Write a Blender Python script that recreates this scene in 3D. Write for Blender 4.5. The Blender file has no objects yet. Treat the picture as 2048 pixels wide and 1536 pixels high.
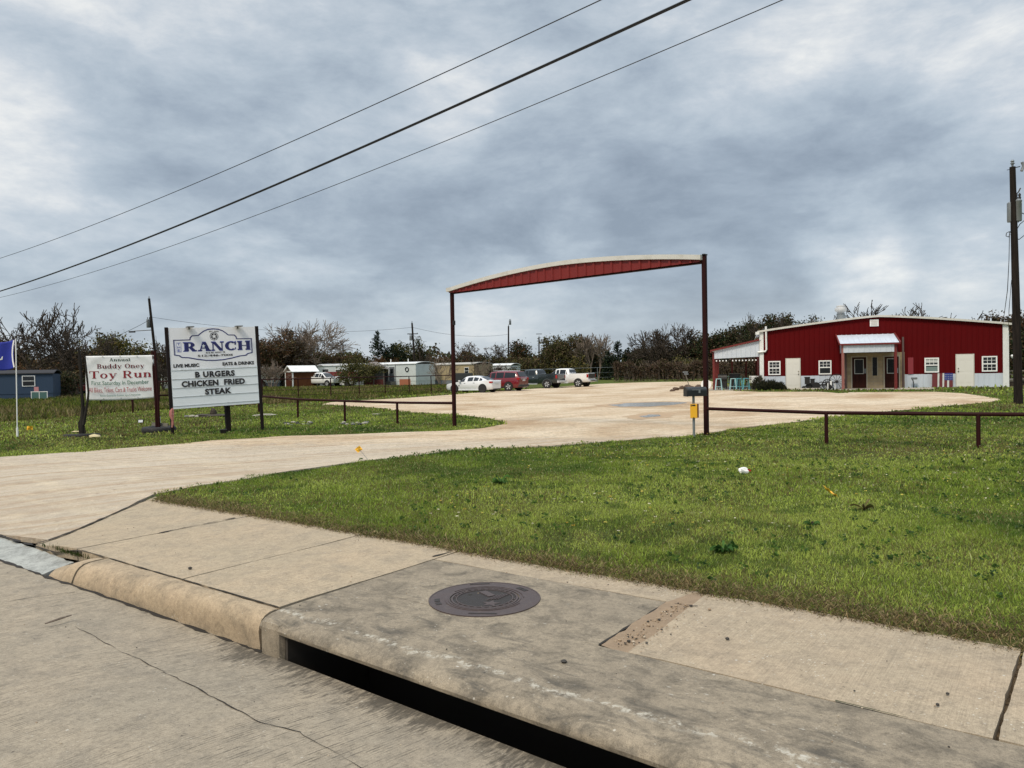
import bpy, math, random
import numpy as np
from mathutils import Vector, Matrix, Quaternion, noise as mnoise
from mathutils.geometry import delaunay_2d_cdt

PI = math.pi
rad = math.radians
scene = bpy.context.scene
COL = scene.collection

# ------------------------------------------------------------------ camera
F = 1480.0
PITCH = math.atan(23 / 1480); ROLL = math.atan(0.0175); ZC = 1.7
_f = np.array([0, math.cos(PITCH), -math.sin(PITCH)])
_u0 = np.array([0, math.sin(PITCH), math.cos(PITCH)])
_r0 = np.array([1.0, 0, 0])
_up = _u0 * math.cos(ROLL) + _r0 * math.sin(ROLL)
_rt = _r0 * math.cos(ROLL) - _u0 * math.sin(ROLL)
CAM = np.array([0, 0, ZC])
cd = bpy.data.cameras.new('camera'); cam = bpy.data.objects.new('camera', cd); COL.objects.link(cam)
cd.sensor_width = 36; cd.lens = 36 * F / 2048; cd.clip_end = 5000; cd.clip_start = 0.05
M = Matrix.Identity(4)
for i, a in enumerate((_rt, _up, -_f)):
    for j in range(3): M[j][i] = a[j]
M[0][3], M[1][3], M[2][3] = CAM
cam.matrix_world = M
scene.camera = cam

# ------------------------------------------------------------------ world: broken grey overcast over a daylight sky
SUN_EL, SUN_ROT = rad(52), rad(215)
world = bpy.data.worlds.new('World'); scene.world = world; world.use_nodes = True
wt = world.node_tree; wt.nodes.clear()
def WN(t, **k):
    n = wt.nodes.new(t)
    for a, b in k.items(): setattr(n, a, b)
    return n
def wl(a, b): wt.links.new(a, b)
wout = WN('ShaderNodeOutputWorld'); wbg = WN('ShaderNodeBackground'); wbg.inputs[1].default_value = 0.1
wl(wbg.outputs[0], wout.inputs[0])
wsky = WN('ShaderNodeTexSky', sky_type='NISHITA'); wsky.sun_disc = False
wsky.sun_elevation = SUN_EL; wsky.sun_rotation = SUN_ROT; wsky.air_density = 1.0; wsky.dust_density = 1.0
wtc = WN('ShaderNodeTexCoord'); wsep = WN('ShaderNodeSeparateXYZ'); wl(wtc.outputs['Generated'], wsep.inputs[0])
def wmath(op, a, b=None, clamp=False):
    n = WN('ShaderNodeMath', operation=op); n.use_clamp = clamp
    for i, v in enumerate((a, b)):
        if v is None: continue
        if isinstance(v, (int, float)): n.inputs[i].default_value = v
        else: wl(v, n.inputs[i])
    return n.outputs[0]
def wramp(v, stops):
    n = WN('ShaderNodeValToRGB'); wl(v, n.inputs[0]); cr = n.color_ramp
    cr.elements[0].position = stops[0][0]; cr.elements[0].color = (*stops[0][1], 1)
    cr.elements[1].position = stops[-1][0]; cr.elements[1].color = (*stops[-1][1], 1)
    for p, c in stops[1:-1]:
        e = cr.elements.new(p); e.color = (*c, 1)
    return n.outputs[0]
wz = wmath('MAXIMUM', wsep.outputs[2], 0.0)
wden = wmath('ADD', wz, 0.22)
wpx = wmath('DIVIDE', wsep.outputs[0], wden); wpy = wmath('DIVIDE', wsep.outputs[1], wden)
wcmb = WN('ShaderNodeCombineXYZ'); wl(wpx, wcmb.inputs[0]); wl(wpy, wcmb.inputs[1]); wl(wmath('MULTIPLY', wz, 2.6), wcmb.inputs[2])
wmap = WN('ShaderNodeMapping'); wl(wcmb.outputs[0], wmap.inputs[0])
wmap.inputs['Location'].default_value = (3.1, 1.7, 0); wmap.inputs['Rotation'].default_value = (0, 0, 0.35)
def wnoise(vec, sc, det, rough, dist=0.0):
    n = WN('ShaderNodeTexNoise'); wl(vec, n.inputs['Vector']); n.inputs['Scale'].default_value = sc
    n.inputs['Detail'].default_value = det; n.inputs['Roughness'].default_value = rough; n.inputs['Distortion'].default_value = dist
    return n.outputs[0]
nA = wnoise(wmap.outputs[0], 1.05, 4, 0.52, 0.2)
wm2 = WN('ShaderNodeMapping'); wl(wtc.outputs['Generated'], wm2.inputs[0]); wm2.inputs['Scale'].default_value = (1, 1, 2.3); wm2.inputs['Location'].default_value = (0.7, 0.2, 0.4)
nB = wnoise(wm2.outputs[0], 4.4, 11, 0.60, 0.25)
nC = wnoise(wm2.outputs[0], 11.0, 10, 0.64, 0.2)
wv = wmath('ADD', wmath('ADD', wmath('MULTIPLY', nA, 0.36), wmath('MULTIPLY', nB, 0.44)), wmath('MULTIPLY', nC, 0.20))
# broad cloud masses and breaks, each a soft patch round a direction in the sky (azimuth east of north, elevation, radius, amount)
for az, el, rd, am in ((13, 10, 13, -0.075), (4, 13, 9, -0.05), (22, 17, 13, -0.03), (-13, 15, 8, -0.05), (-25, 19, 9, -0.025), (-5, 9, 6, -0.02), (5, 10.5, 3.0, 0.10), (25, 7.5, 4.0, 0.10), (33, 17, 5, 0.06), (-34, 16, 5, 0.085), (-30, 26, 14, 0.045),
                       (-22, 6, 10, -0.03), (8, 4.0, 9, -0.03), (-28, 3.0, 9, -0.02), (19, 3.5, 7, 0.03), (-6, 3, 6, 0.05), (30, 4, 6, 0.03), (14, 25, 12, 0.03), (30, 26, 8, 0.02)):
    v3 = (math.sin(rad(az)) * math.cos(rad(el)), math.cos(rad(az)) * math.cos(rad(el)), math.sin(rad(el)))
    dp_ = WN('ShaderNodeVectorMath', operation='DOT_PRODUCT'); wl(wtc.outputs['Generated'], dp_.inputs[0]); dp_.inputs[1].default_value = v3
    mr = WN('ShaderNodeMapRange', interpolation_type='SMOOTHSTEP'); wl(dp_.outputs['Value'], mr.inputs[0]); mr.inputs[1].default_value = math.cos(rad(rd * 1.15)); mr.inputs[2].default_value = 1.0; mr.inputs[3].default_value = 0.0; mr.inputs[4].default_value = am
    wv = wmath('ADD', wv, mr.outputs[0])
ccol = wramp(wv, [(0.35, (2.65, 3.2, 3.9)), (0.43, (3.5, 4.15, 4.9)), (0.495, (4.45, 5.15, 5.85)), (0.55, (5.4, 6.0, 6.6)), (0.60, (6.8, 7.15, 7.45)), (0.67, (9.0, 9.0, 8.7))])
# brighter thin cloud towards the horizon and towards the zenith
whz = WN('ShaderNodeMapRange'); wl(wz, whz.inputs[0]); whz.inputs[1].default_value = 0.0; whz.inputs[2].default_value = 0.13
whz.inputs[3].default_value = 1.0; whz.inputs[4].default_value = 0.0
wzn = WN('ShaderNodeMapRange'); wl(wz, wzn.inputs[0]); wzn.inputs[1].default_value = 0.5; wzn.inputs[2].default_value = 0.95
wzn.inputs[3].default_value = 1.0; wzn.inputs[4].default_value = 2.6; wzn.interpolation_type = 'SMOOTHSTEP'
wmh = WN('ShaderNodeMix', data_type='RGBA', blend_type='MIX'); wl(wmath('MULTIPLY', whz.outputs[0], 0.30), wmh.inputs[0])
wl(ccol, wmh.inputs[6]); wmh.inputs[7].default_value = (6.6, 7.0, 7.3, 1)
wmz = WN('ShaderNodeVectorMath', operation='SCALE'); wl(wmh.outputs[2], wmz.inputs[0]); wl(wzn.outputs[0], wmz.inputs['Scale'])
wmix = WN('ShaderNodeMix', data_type='RGBA', blend_type='MIX'); wmix.inputs[0].default_value = 0.9
wl(wsky.outputs[0], wmix.inputs[6]); wl(wmz.outputs[0], wmix.inputs[7])
wl(wmix.outputs[2], wbg.inputs[0])

sd = bpy.data.lights.new('sun', 'SUN'); sd.energy = 2.6; sd.angle = rad(16); sd.color = (1, 0.88, 0.70)
sun = bpy.data.objects.new('sun', sd); COL.objects.link(sun)
_sv = Vector((math.sin(SUN_ROT) * math.cos(SUN_EL), math.cos(SUN_ROT) * math.cos(SUN_EL), math.sin(SUN_EL)))
sun.rotation_euler = _sv.to_track_quat('Z', 'Y').to_euler()
vs = scene.view_settings
vs.view_transform = 'Standard'; vs.look = 'None'; vs.gamma = 1; vs.exposure = 0.12; vs.use_curve_mapping = False
scene.cycles.max_bounces = 6; scene.cycles.transparent_max_bounces = 8

# ------------------------------------------------------------------ pixel <-> world helpers (used to survey positions on the terrain)
def ss(a, b, x):
    t = np.clip((x - a) / (b - a), 0, 1); return t * t * (3 - 2 * t)
SD = np.array([0.8, -0.6]); ND = np.array([0.6, 0.8])     # along the kerb, from the road to the lot
def XY(s, n): return np.array([s * SD[0] + n * ND[0], s * SD[1] + n * ND[1]])
def SN(x, y): return x * SD[0] + y * SD[1], x * ND[0] + y * ND[1]
def zt(x, y):
    z = 0.27 * ss(26, 49, y) * ss(4, 16, x) + 0.06 * ss(20, 31, x) * ss(36, 45, y)
    z = z - 0.13 * np.exp(-((x + 4.5) ** 2 + (y - 26.0) ** 2) / 42.0)
    z = z + 0.05 * ss(40, 66, y) * (1 - ss(4, 16, x)) + 0.15 * ss(75, 100, y) * (1 - ss(4, 16, x))
    s, n = SN(x, y)
    return z - 0.11 * ss(-8.0, -9.4, s) * ss(6.0, 3.3, n)
def ray(px, py): return _f * F + _rt * (px - 1024) - _up * (py - 768)
def GZ(px, py, z=0.0):
    d = ray(px, py); t = (z - ZC) / d[2]; return CAM + d * t
def GP(px, py):
    p = GZ(px, py, 0.0)
    for _ in range(12): p = GZ(px, py, float(zt(p[0], p[1])))
    return p
def AT(px, py, depth):            # the point seen at (px, py) lying `depth` metres ahead of the lens
    d = ray(px, py); return CAM + d * (depth / (d @ _f))
def ground_at(px, depth):
    p = AT(px, 760, depth); return np.array([p[0], p[1], float(zt(p[0], p[1]))])

# ------------------------------------------------------------------ materials
MATS = {}
def new_mat(name):
    m = bpy.data.materials.new(name); m.use_nodes = True; nt = m.node_tree; nt.nodes.clear()
    o = nt.nodes.new('ShaderNodeOutputMaterial'); b = nt.nodes.new('ShaderNodeBsdfPrincipled')
    nt.links.new(b.outputs[0], o.inputs[0]); return m, nt, b
class NB:
    def __init__(s, nt): s.nt = nt
    def n(s, t, **k):
        x = s.nt.nodes.new(t)
        for a, b in k.items(): setattr(x, a, b)
        return x
    def l(s, a, b): s.nt.links.new(a, b)
    def pos(s):
        return s.n('ShaderNodeNewGeometry').outputs['Position']
    def obj(s): return s.n('ShaderNodeTexCoord').outputs['Object']
    def mapping(s, v, sc=(1, 1, 1), rot=(0, 0, 0), loc=(0, 0, 0)):
        if rot != (0, 0, 0) and sc != (1, 1, 1): v = s.mapping(v, rot=rot); rot = (0, 0, 0)
        m = s.n('ShaderNodeMapping'); s.l(v, m.inputs[0]); m.inputs['Scale'].default_value = sc; m.inputs['Rotation'].default_value = rot
        m.inputs['Location'].default_value = loc; return m.outputs[0]
    def noise(s, v, sc, det=4, rough=0.55, dist=0.0):
        x = s.n('ShaderNodeTexNoise'); s.l(v, x.inputs['Vector']); x.inputs['Scale'].default_value = sc
        x.inputs['Detail'].default_value = det; x.inputs['Roughness'].default_value = rough; x.inputs['Distortion'].default_value = dist
        return x.outputs[0]
    def voro(s, v, sc, feat='F1'):
        x = s.n('ShaderNodeTexVoronoi', feature=feat); s.l(v, x.inputs['Vector']); x.inputs['Scale'].default_value = sc; return x
    def wave(s, v, sc, dist=2.0, det=2, ds=1.0, direction='X'):
        x = s.n('ShaderNodeTexWave', bands_direction=direction); s.l(v, x.inputs['Vector']); x.inputs['Scale'].default_value = sc
        x.inputs['Distortion'].default_value = dist; x.inputs['Detail'].default_value = det; x.inputs['Detail Scale'].default_value = ds
        return x.outputs[1]
    def ramp(s, v, stops):
        x = s.n('ShaderNodeValToRGB'); s.l(v, x.inputs[0]); cr = x.color_ramp
        def c4(c): return (c, c, c, 1) if isinstance(c, (int, float)) else (*c, 1)
        cr.elements[0].position = stops[0][0]; cr.elements[0].color = c4(stops[0][1])
        cr.elements[1].position = stops[-1][0]; cr.elements[1].color = c4(stops[-1][1])
        for p, c in stops[1:-1]:
            e = cr.elements.new(p); e.color = c4(c)
        return x.outputs[0]
    def mix(s, f, a, b, mode='MIX'):
        x = s.n('ShaderNodeMix', data_type='RGBA', blend_type=mode)
        for i, v in ((0, f), (6, a), (7, b)):
            if isinstance(v, (int, float)): x.inputs[i].default_value = v if i == 0 else (v, v, v, 1)
            elif isinstance(v, tuple): x.inputs[i].default_value = (*v, 1)
            else: s.l(v, x.inputs[i])
        return x.outputs[2]
    def math(s, op, a, b=None, clamp=False):
        x = s.n('ShaderNodeMath', operation=op); x.use_clamp = clamp
        for i, v in enumerate((a, b)):
            if v is None: continue
            if isinstance(v, (int, float)): x.inputs[i].default_value = v
            else: s.l(v, x.inputs[i])
        return x.outputs[0]
    def bump(s, h, strength, dist, prev=None):
        x = s.n('ShaderNodeBump'); s.l(h, x.inputs['Height']); x.inputs['Strength'].default_value = strength; x.inputs['Distance'].default_value = dist
        if prev is not None: s.l(prev, x.inputs['Normal'])
        return x.outputs[0]

def paint(name, c, rough=0.5, metal=0.0, var=0.18, sc=3.0, dirt=None, bump=0.0, coat=0.0, spec=0.5):
    """painted or weathered plain surface: base colour broken up by two scales of noise and optional dirt"""
    if name in MATS: return MATS[name]
    m, nt, b = new_mat(name); q = NB(nt); v = q.obj()
    n1 = q.noise(v, sc, 5, 0.6); n2 = q.noise(v, sc * 9, 3, 0.6)
    lo = tuple(x * (1 - var) for x in c); hi = tuple(min(1, x * (1 + var * 0.7)) for x in c)
    col = q.mix(q.math('ADD', q.math('MULTIPLY', n1, 0.7), q.math('MULTIPLY', n2, 0.3)), lo, hi)
    if dirt: col = q.mix(q.ramp(q.noise(v, sc * 1.7, 6, 0.7), [(0.52, 0.0), (0.72, 0.75)]), col, dirt)
    q.l(col, b.inputs['Base Color']); b.inputs['Metallic'].default_value = metal
    q.l(q.ramp(n1, [(0.2, max(0.02, rough - 0.1)), (0.8, min(1, rough + 0.12))]), b.inputs['Roughness'])
    b.inputs['Specular IOR Level'].default_value = spec
    if coat: b.inputs['Coat Weight'].default_value = coat; b.inputs['Coat Roughness'].default_value = 0.06
    if bump: q.l(q.bump(n2, bump, 0.01), b.inputs['Normal'])
    MATS[name] = m; return m
def wood(name, c1, c2, axis='Z'):
    if name in MATS: return MATS[name]
    m, nt, b = new_mat(name); q = NB(nt)
    sc = {'Z': (14, 14, 0.8), 'X': (0.8, 14, 14), 'Y': (14, 0.8, 14)}[axis]
    n = q.noise(q.mapping(q.obj(), sc), 1.5, 6, 0.65, 0.5)
    q.l(q.ramp(n, [(0.3, c1), (0.7, c2)]), b.inputs['Base Color']); b.inputs['Roughness'].default_value = 0.9; b.inputs['Specular IOR Level'].default_value = 0.15
    q.l(q.bump(n, 0.5, 0.01), b.inputs['Normal']); MATS[name] = m; return m
def glass(name='glass', c=(0.012, 0.015, 0.018), rough=0.05):
    if name in MATS: return MATS[name]
    m, nt, b = new_mat(name); q = NB(nt)
    n = q.noise(q.obj(), 2.0, 3)
    q.l(q.mix(n, tuple(x * 0.6 for x in c), tuple(x * 1.6 for x in c)), b.inputs['Base Color'])
    b.inputs['Roughness'].default_value = rough; b.inputs['IOR'].default_value = 1.5
    MATS[name] = m; return m
def foliage(name, rough=0.75, trans=0.25):
    """leaf / blade colour comes from each leaf's own hue stored on the mesh"""
    if name in MATS: return MATS[name]
    m, nt, b = new_mat(name); q = NB(nt)
    a = q.n('ShaderNodeVertexColor', layer_name='Col')
    q.l(a.outputs[0], b.inputs['Base Color']); b.inputs['Roughness'].default_value = rough; b.inputs['Specular IOR Level'].default_value = 0.2
    t = q.n('ShaderNodeBsdfTranslucent'); q.l(a.outputs[0], t.inputs[0])
    mx = q.n('ShaderNodeMixShader'); mx.inputs[0].default_value = trans
    q.l(b.outputs[0], mx.inputs[1]); q.l(t.outputs[0], mx.inputs[2])
    o = [n for n in nt.nodes if n.type == 'OUTPUT_MATERIAL'][0]; q.l(mx.outputs[0], o.inputs[0])
    MATS[name] = m; return m

RED = paint('red_metal', (0.090, 0.0012, 0.0022), 0.62, var=0.22, sc=0.8, dirt=(0.08, 0.0025, 0.0035), spec=0.10)
GATERED = paint('gate_red_metal', (0.17, 0.009, 0.006), 0.55, var=0.22, sc=1.5)
MAROON = paint('maroon_paint', (0.026, 0.005, 0.005), 0.7, var=0.35, sc=4, dirt=(0.026, 0.009, 0.006), spec=0.15)
REDPOST = paint('red_post_paint', (0.14, 0.012, 0.010), 0.5, var=0.3, sc=4)
FADEDPOST = paint('faded_post_paint', (0.27, 0.10, 0.085), 0.6, var=0.3, sc=4)
WHITEMET = paint('white_metal', (0.72, 0.73, 0.72), 0.4, var=0.1, sc=1.5, dirt=(0.5, 0.49, 0.45))
CREAMTRIM = paint('cream_trim', (0.58, 0.57, 0.53), 0.45, var=0.12, sc=2, dirt=(0.42, 0.40, 0.34))
GALV = paint('galvanised_sheet', (0.56, 0.61, 0.68), 0.45, 0.1, var=0.14, sc=1.4)
GALVPIPE = paint('galvanised_pipe', (0.24, 0.26, 0.27), 0.45, 0.5, var=0.25, sc=6)
WHITE = paint('white_paint', (0.8, 0.8, 0.79), 0.45, var=0.06, sc=3)
DOORWHITE = paint('door_off_white', (0.68, 0.66, 0.61), 0.5, var=0.08, sc=2)
BLACK = paint('black_paint', (0.012, 0.012, 0.013), 0.45, var=0.3, sc=5)
BLACKMET = paint('black_metal', (0.010, 0.009, 0.009), 0.5, var=0.4, sc=8, dirt=(0.035, 0.02, 0.014))
RUBBER = paint('rubber', (0.013, 0.013, 0.014), 0.75, var=0.3, sc=12, dirt=(0.05, 0.045, 0.038))
CHROME = paint('bright_alloy', (0.62, 0.63, 0.65), 0.35, 0.25, var=0.1)
DARKRIM = paint('dark_alloy', (0.06, 0.06, 0.065), 0.35, 0.7, var=0.2)
GLASS = glass()
DIMGLASS = paint('dim_glass', (0.008, 0.009, 0.010), 0.25, var=0.4, sc=5, spec=0.2)
LAMPRED = paint('red_lens', (0.35, 0.012, 0.01), 0.15, var=0.2, sc=20)
LAMPCLEAR = paint('clear_lens', (0.7, 0.72, 0.74), 0.12, var=0.1, sc=20)
YELLOW = paint('yellow_plastic', (0.80, 0.42, 0.02), 0.5, var=0.1, sc=4)
POLEWOOD = wood('pole_wood', (0.006, 0.005, 0.0045), (0.028, 0.021, 0.017))
DARKBARK = wood('dark_bark', (0.008, 0.007, 0.006), (0.04, 0.035, 0.03))
SHEDWOOD = wood('shed_wood', (0.05, 0.018, 0.008), (0.13, 0.052, 0.022))
GREYWOOD = wood('weathered_wood', (0.10, 0.09, 0.075), (0.26, 0.24, 0.20), 'X')
BARK = wood('bark', (0.025, 0.020, 0.016), (0.085, 0.068, 0.054))
PALEBARK = wood('pale_bark', (0.12, 0.095, 0.075), (0.26, 0.21, 0.17))
LEAF = foliage('leaves'); BLADE = foliage('grass_blades', 0.8, 0.45); DRYWEED = foliage('weed_blades', 0.85, 0.25)

# ------------------------------------------------------------------ mesh builders
class MB:
    def __init__(s): s.v = []; s.f = []; s.m = []
    def add(s, vs, fs, mi=0):
        o = len(s.v); s.v.extend([tuple(map(float, p)) for p in vs]); s.f.extend([tuple(o + i for i in f) for f in fs]); s.m.extend([mi] * len(fs)); return s
    def box(s, x0, x1, y0, y1, z0, z1, mi=0):
        return s.add([(x0, y0, z0), (x1, y0, z0), (x1, y1, z0), (x0, y1, z0), (x0, y0, z1), (x1, y0, z1), (x1, y1, z1), (x0, y1, z1)],
                     [(0, 3, 2, 1), (4, 5, 6, 7), (0, 1, 5, 4), (1, 2, 6, 5), (2, 3, 7, 6), (3, 0, 4, 7)], mi)
    def bar(s, a, b, w, h=None, mi=0, upv=(0, 0, 1)):
        a = Vector(a); b = Vector(b); h = h or w; d = (b - a).normalized(); r = d.cross(Vector(upv))
        if r.length < 1e-4: r = d.cross(Vector((1, 0, 0)))
        r.normalize(); u = r.cross(d); c = []
        for p in (a, b):
            for i, j in ((-1, -1), (1, -1), (1, 1), (-1, 1)): c.append(p + r * (i * w / 2) + u * (j * h / 2))
        return s.add(c, [(3, 2, 1, 0), (4, 5, 6, 7), (0, 1, 5, 4), (1, 2, 6, 5), (2, 3, 7, 6), (3, 0, 4, 7)], mi)
    def tube(s, pts, r, n=8, mi=0, cap=True):
        pts = [Vector(p) for p in pts]; k = len(pts); rs = r if isinstance(r, (list, tuple)) else [r] * k; o = len(s.v)
        ref = None
        for i, p in enumerate(pts):
            d = (pts[min(i + 1, k - 1)] - pts[max(i - 1, 0)]).normalized()
            if ref is None:
                ref = d.cross(Vector((0, 0, 1)))
                if ref.length < 1e-3: ref = Vector((1, 0, 0))
            ref = (ref - d * ref.dot(d)).normalized(); b = d.cross(ref)
            for j in range(n):
                a = 2 * PI * j / n; q = p + ref * (math.cos(a) * rs[i]) + b * (math.sin(a) * rs[i]); s.v.append(tuple(q))
        for i in range(k - 1):
            for j in range(n):
                s.f.append((o + i * n + j, o + i * n + (j + 1) % n, o + (i + 1) * n + (j + 1) % n, o + (i + 1) * n + j)); s.m.append(mi)
        if cap:
            s.f.append(tuple(o + j for j in reversed(range(n)))); s.m.append(mi)
            s.f.append(tuple(o + (k - 1) * n + j for j in range(n))); s.m.append(mi)
        return s
    def lathe(s, prof, n=24, axis='Z', c=(0, 0, 0), mi=0):
        o = len(s.v)
        for r, h in prof:
            for j in range(n):
                a = 2 * PI * j / n; x, y = r * math.cos(a), r * math.sin(a)
                p = {'Z': (x, y, h), 'Y': (x, h, -y), 'X': (h, x, y)}[axis]
                s.v.append((p[0] + c[0], p[1] + c[1], p[2] + c[2]))
        for i in range(len(prof) - 1):
            for j in range(n):
                s.f.append((o + i * n + j, o + i * n + (j + 1) % n, o + (i + 1) * n + (j + 1) % n, o + (i + 1) * n + j)); s.m.append(mi)
        s.f.append(tuple(o + j for j in reversed(range(n)))); s.m.append(mi)
        s.f.append(tuple(o + (len(prof) - 1) * n + j for j in range(n))); s.m.append(mi)
        return s
    def prism(s, poly, y0, y1, mi=0):          # poly in XZ, extruded along Y
        n = len(poly); vs = [(x, y0, z) for x, z in poly] + [(x, y1, z) for x, z in poly]
        fs = [tuple(range(n)), tuple(reversed(range(n, 2 * n)))] + [(i, i + n, (i + 1) % n + n, (i + 1) % n) for i in range(n)]
        return s.add(vs, fs, mi)
    def build(s, name, mats, parent=None, smooth=False, bevel=0.0):
        me = bpy.data.meshes.new(name); me.from_pydata(s.v, [], s.f)
        mats = mats if isinstance(mats, (list, tuple)) else [mats]
        for m in mats: me.materials.append(m)
        if len(mats) > 1: me.polygons.foreach_set('material_index', s.m)
        if smooth: me.polygons.foreach_set('use_smooth', [True] * len(me.polygons))
        me.validate(); me.update()
        o = bpy.data.objects.new(name, me); COL.objects.link(o)
        if parent is not None: o.parent = parent
        if bevel:
            b = o.modifiers.new('bevel', 'BEVEL'); b.width = bevel; b.segments = 2; b.limit_method = 'ANGLE'; b.angle_limit = rad(40)
        if smooth:
            e = o.modifiers.new('edges', 'EDGE_SPLIT'); e.split_angle = rad(42)
        return o
def np_mesh(name, V, Fc, mat, parent=None, col=None, smooth=False):
    """V (n,3), Fc (m,k) of equal sized faces, col (n,3) stored per vertex"""
    V = np.asarray(V, np.float32); Fc = np.asarray(Fc, np.int32); k = Fc.shape[1]
    me = bpy.data.meshes.new(name); me.vertices.add(len(V)); me.vertices.foreach_set('co', V.ravel())
    me.loops.add(Fc.size); me.loops.foreach_set('vertex_index', Fc.ravel()); me.polygons.add(len(Fc))
    me.polygons.foreach_set('loop_start', np.arange(0, Fc.size, k, dtype=np.int32))
    if smooth: me.polygons.foreach_set('use_smooth', np.ones(len(Fc), bool))
    if col is not None:
        a = me.color_attributes.new('Col', 'FLOAT_COLOR', 'POINT'); c = np.ones((len(V), 4), np.float32); c[:, :3] = col
        a.data.foreach_set('color', c.ravel())
    me.materials.append(mat); me.update(calc_edges=True)
    o = bpy.data.objects.new(name, me); COL.objects.link(o)
    if parent is not None: o.parent = parent
    return o
def tag(o, label, cat, group=None):
    o['label'] = label; o['category'] = cat
    if group: o['group'] = group
    return o
def thing(name, label, cat, loc, rz=0.0, group=None, rx=0.0, ry=0.0):
    o = bpy.data.objects.new(name, None); COL.objects.link(o); o.location = tuple(map(float, loc)); o.rotation_euler = (rx, ry, rz)
    o.empty_display_size = 0.2
    return tag(o, label, cat, group)
def struct(o, kind='structure'): o['kind'] = kind; return o
def copy_tree(o, parent=None):
    c = o.copy(); COL.objects.link(c)
    if parent is not None: c.parent = parent
    for ch in o.children: copy_tree(ch, c)
    return c

# ------------------------------------------------------------------ ground surfaces
def poly_noise(poly, step, amp, seed, sc=1.3):
    out = []
    for i in range(len(poly)):
        a = np.array(poly[i][:2], float); b = np.array(poly[(i + 1) % len(poly)][:2], float); L = np.linalg.norm(b - a); k = max(1, int(L / step))
        for j in range(k):
            p = a + (b - a) * j / k
            d = mnoise.noise_vector((p[0] * sc, p[1] * sc, seed)) * 0.6 + mnoise.noise_vector((p[0] * sc * 3.7, p[1] * sc * 3.7, seed + 5)) * 0.4
            out.append((p[0] + d[0] * amp, p[1] + d[1] * amp))
    return out
def inside(P, poly):
    poly = np.asarray(poly); x, y = P[:, 0], P[:, 1]; r = np.zeros(len(P), bool); j = len(poly) - 1
    for i in range(len(poly)):
        xi, yi = poly[i]; xj, yj = poly[j]
        c = ((yi > y) != (yj > y))
        with np.errstate(divide='ignore', invalid='ignore'):
            r ^= c & (x < (xj - xi) * (y - yi) / (yj - yi) + xi)
        j = i
    return r
def sheet(name, poly, zf, spacing, mat, thick=0.0, jitter=0.0, smooth=True, parent=None):
    poly = [tuple(p) for p in poly]; A = np.array(poly); lo, hi = A.min(0), A.max(0)
    gx, gy = np.meshgrid(np.arange(lo[0], hi[0], spacing), np.arange(lo[1], hi[1], spacing)); P = np.stack([gx.ravel(), gy.ravel()], 1)
    P = P[inside(P, A)]
    n = len(poly)
    pts = [Vector(p) for p in poly] + [Vector(p) for p in P]
    vo, eo, fo, *_ = delaunay_2d_cdt(pts, [(i, (i + 1) % n) for i in range(n)], [], 1, 1e-5)
    V = np.array([(p[0], p[1]) for p in vo]); z = zf(V[:, 0], V[:, 1])
    mb = MB(); mb.v = [(a, b, float(c)) for (a, b), c in zip(V, z)]; mb.f = [tuple(f) for f in fo]; mb.m = [0] * len(fo)
    if thick:
        cnt = {}
        for f in fo:
            for i in range(len(f)):
                e = (f[i], f[(i + 1) % len(f)]); cnt[tuple(sorted(e))] = cnt.get(tuple(sorted(e)), []) + [e]
        for k, es in cnt.items():
            if len(es) == 1:
                a, b = es[0]; o = len(mb.v); pa, pb = mb.v[a], mb.v[b]
                mb.v += [pa, pb, (pb[0], pb[1], pb[2] - thick), (pa[0], pa[1], pa[2] - thick)]; mb.f.append((o + 1, o, o + 3, o + 2)); mb.m.append(0)
    return mb.build(name, mat, parent, smooth=smooth)

# lot outline, surveyed off the photograph and laid on the terrain
_lot_px = [(0, 915), (150, 905), (350, 889), (430, 881), (510, 877), (560, 873), (640, 871), (700, 869), (800, 865), (900, 862), (965, 857), (1003, 850), (1010, 845), (985, 838), (940, 832),
           (908, 829), (850, 827), (800, 823), (760, 817), (740, 815), (690, 812), (645, 809), (660, 805), (720, 801), (800, 797), (900, 790), (1000, 782), (1050, 779), (1110, 774), (1200, 768),
           (1280, 765), (1420, 762), (1427, 764), (1428, 781), (1520, 784), (1600, 784), (1640, 784), (1680, 787), (1700, 785), (1800, 784), (1870, 784), (1925, 787), (1968, 793), (1992, 797), (2002, 800),
           (1985, 804), (1900, 812), (1800, 821), (1700, 830), (1600, 843), (1500, 854), (1415, 866), (1380, 872), (1250, 881), (1100, 892), (1000, 897), (920, 900), (870, 906), (820, 913), (700, 926),
           (560, 946), (430, 968), (305, 991)]
lot_poly = [GP(*p)[:2] for p in _lot_px]
LOT_ALL = [XY(-19.6, 3.31)] + [np.array(lot_poly[0])] + list(map(np.array, lot_poly[1:])) + [XY(-9.0, 3.31)]
LOT = [tuple(p) for p in LOT_ALL]
LOT_N = poly_noise(LOT, 0.22, 0.13, 3.0)
LOT_N = [p if SN(*p)[1] > 5.2 else (p[0], p[1]) for p in LOT_N]
LOT_N = [p for p in LOT_N if SN(*p)[1] > 3.3]

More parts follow.
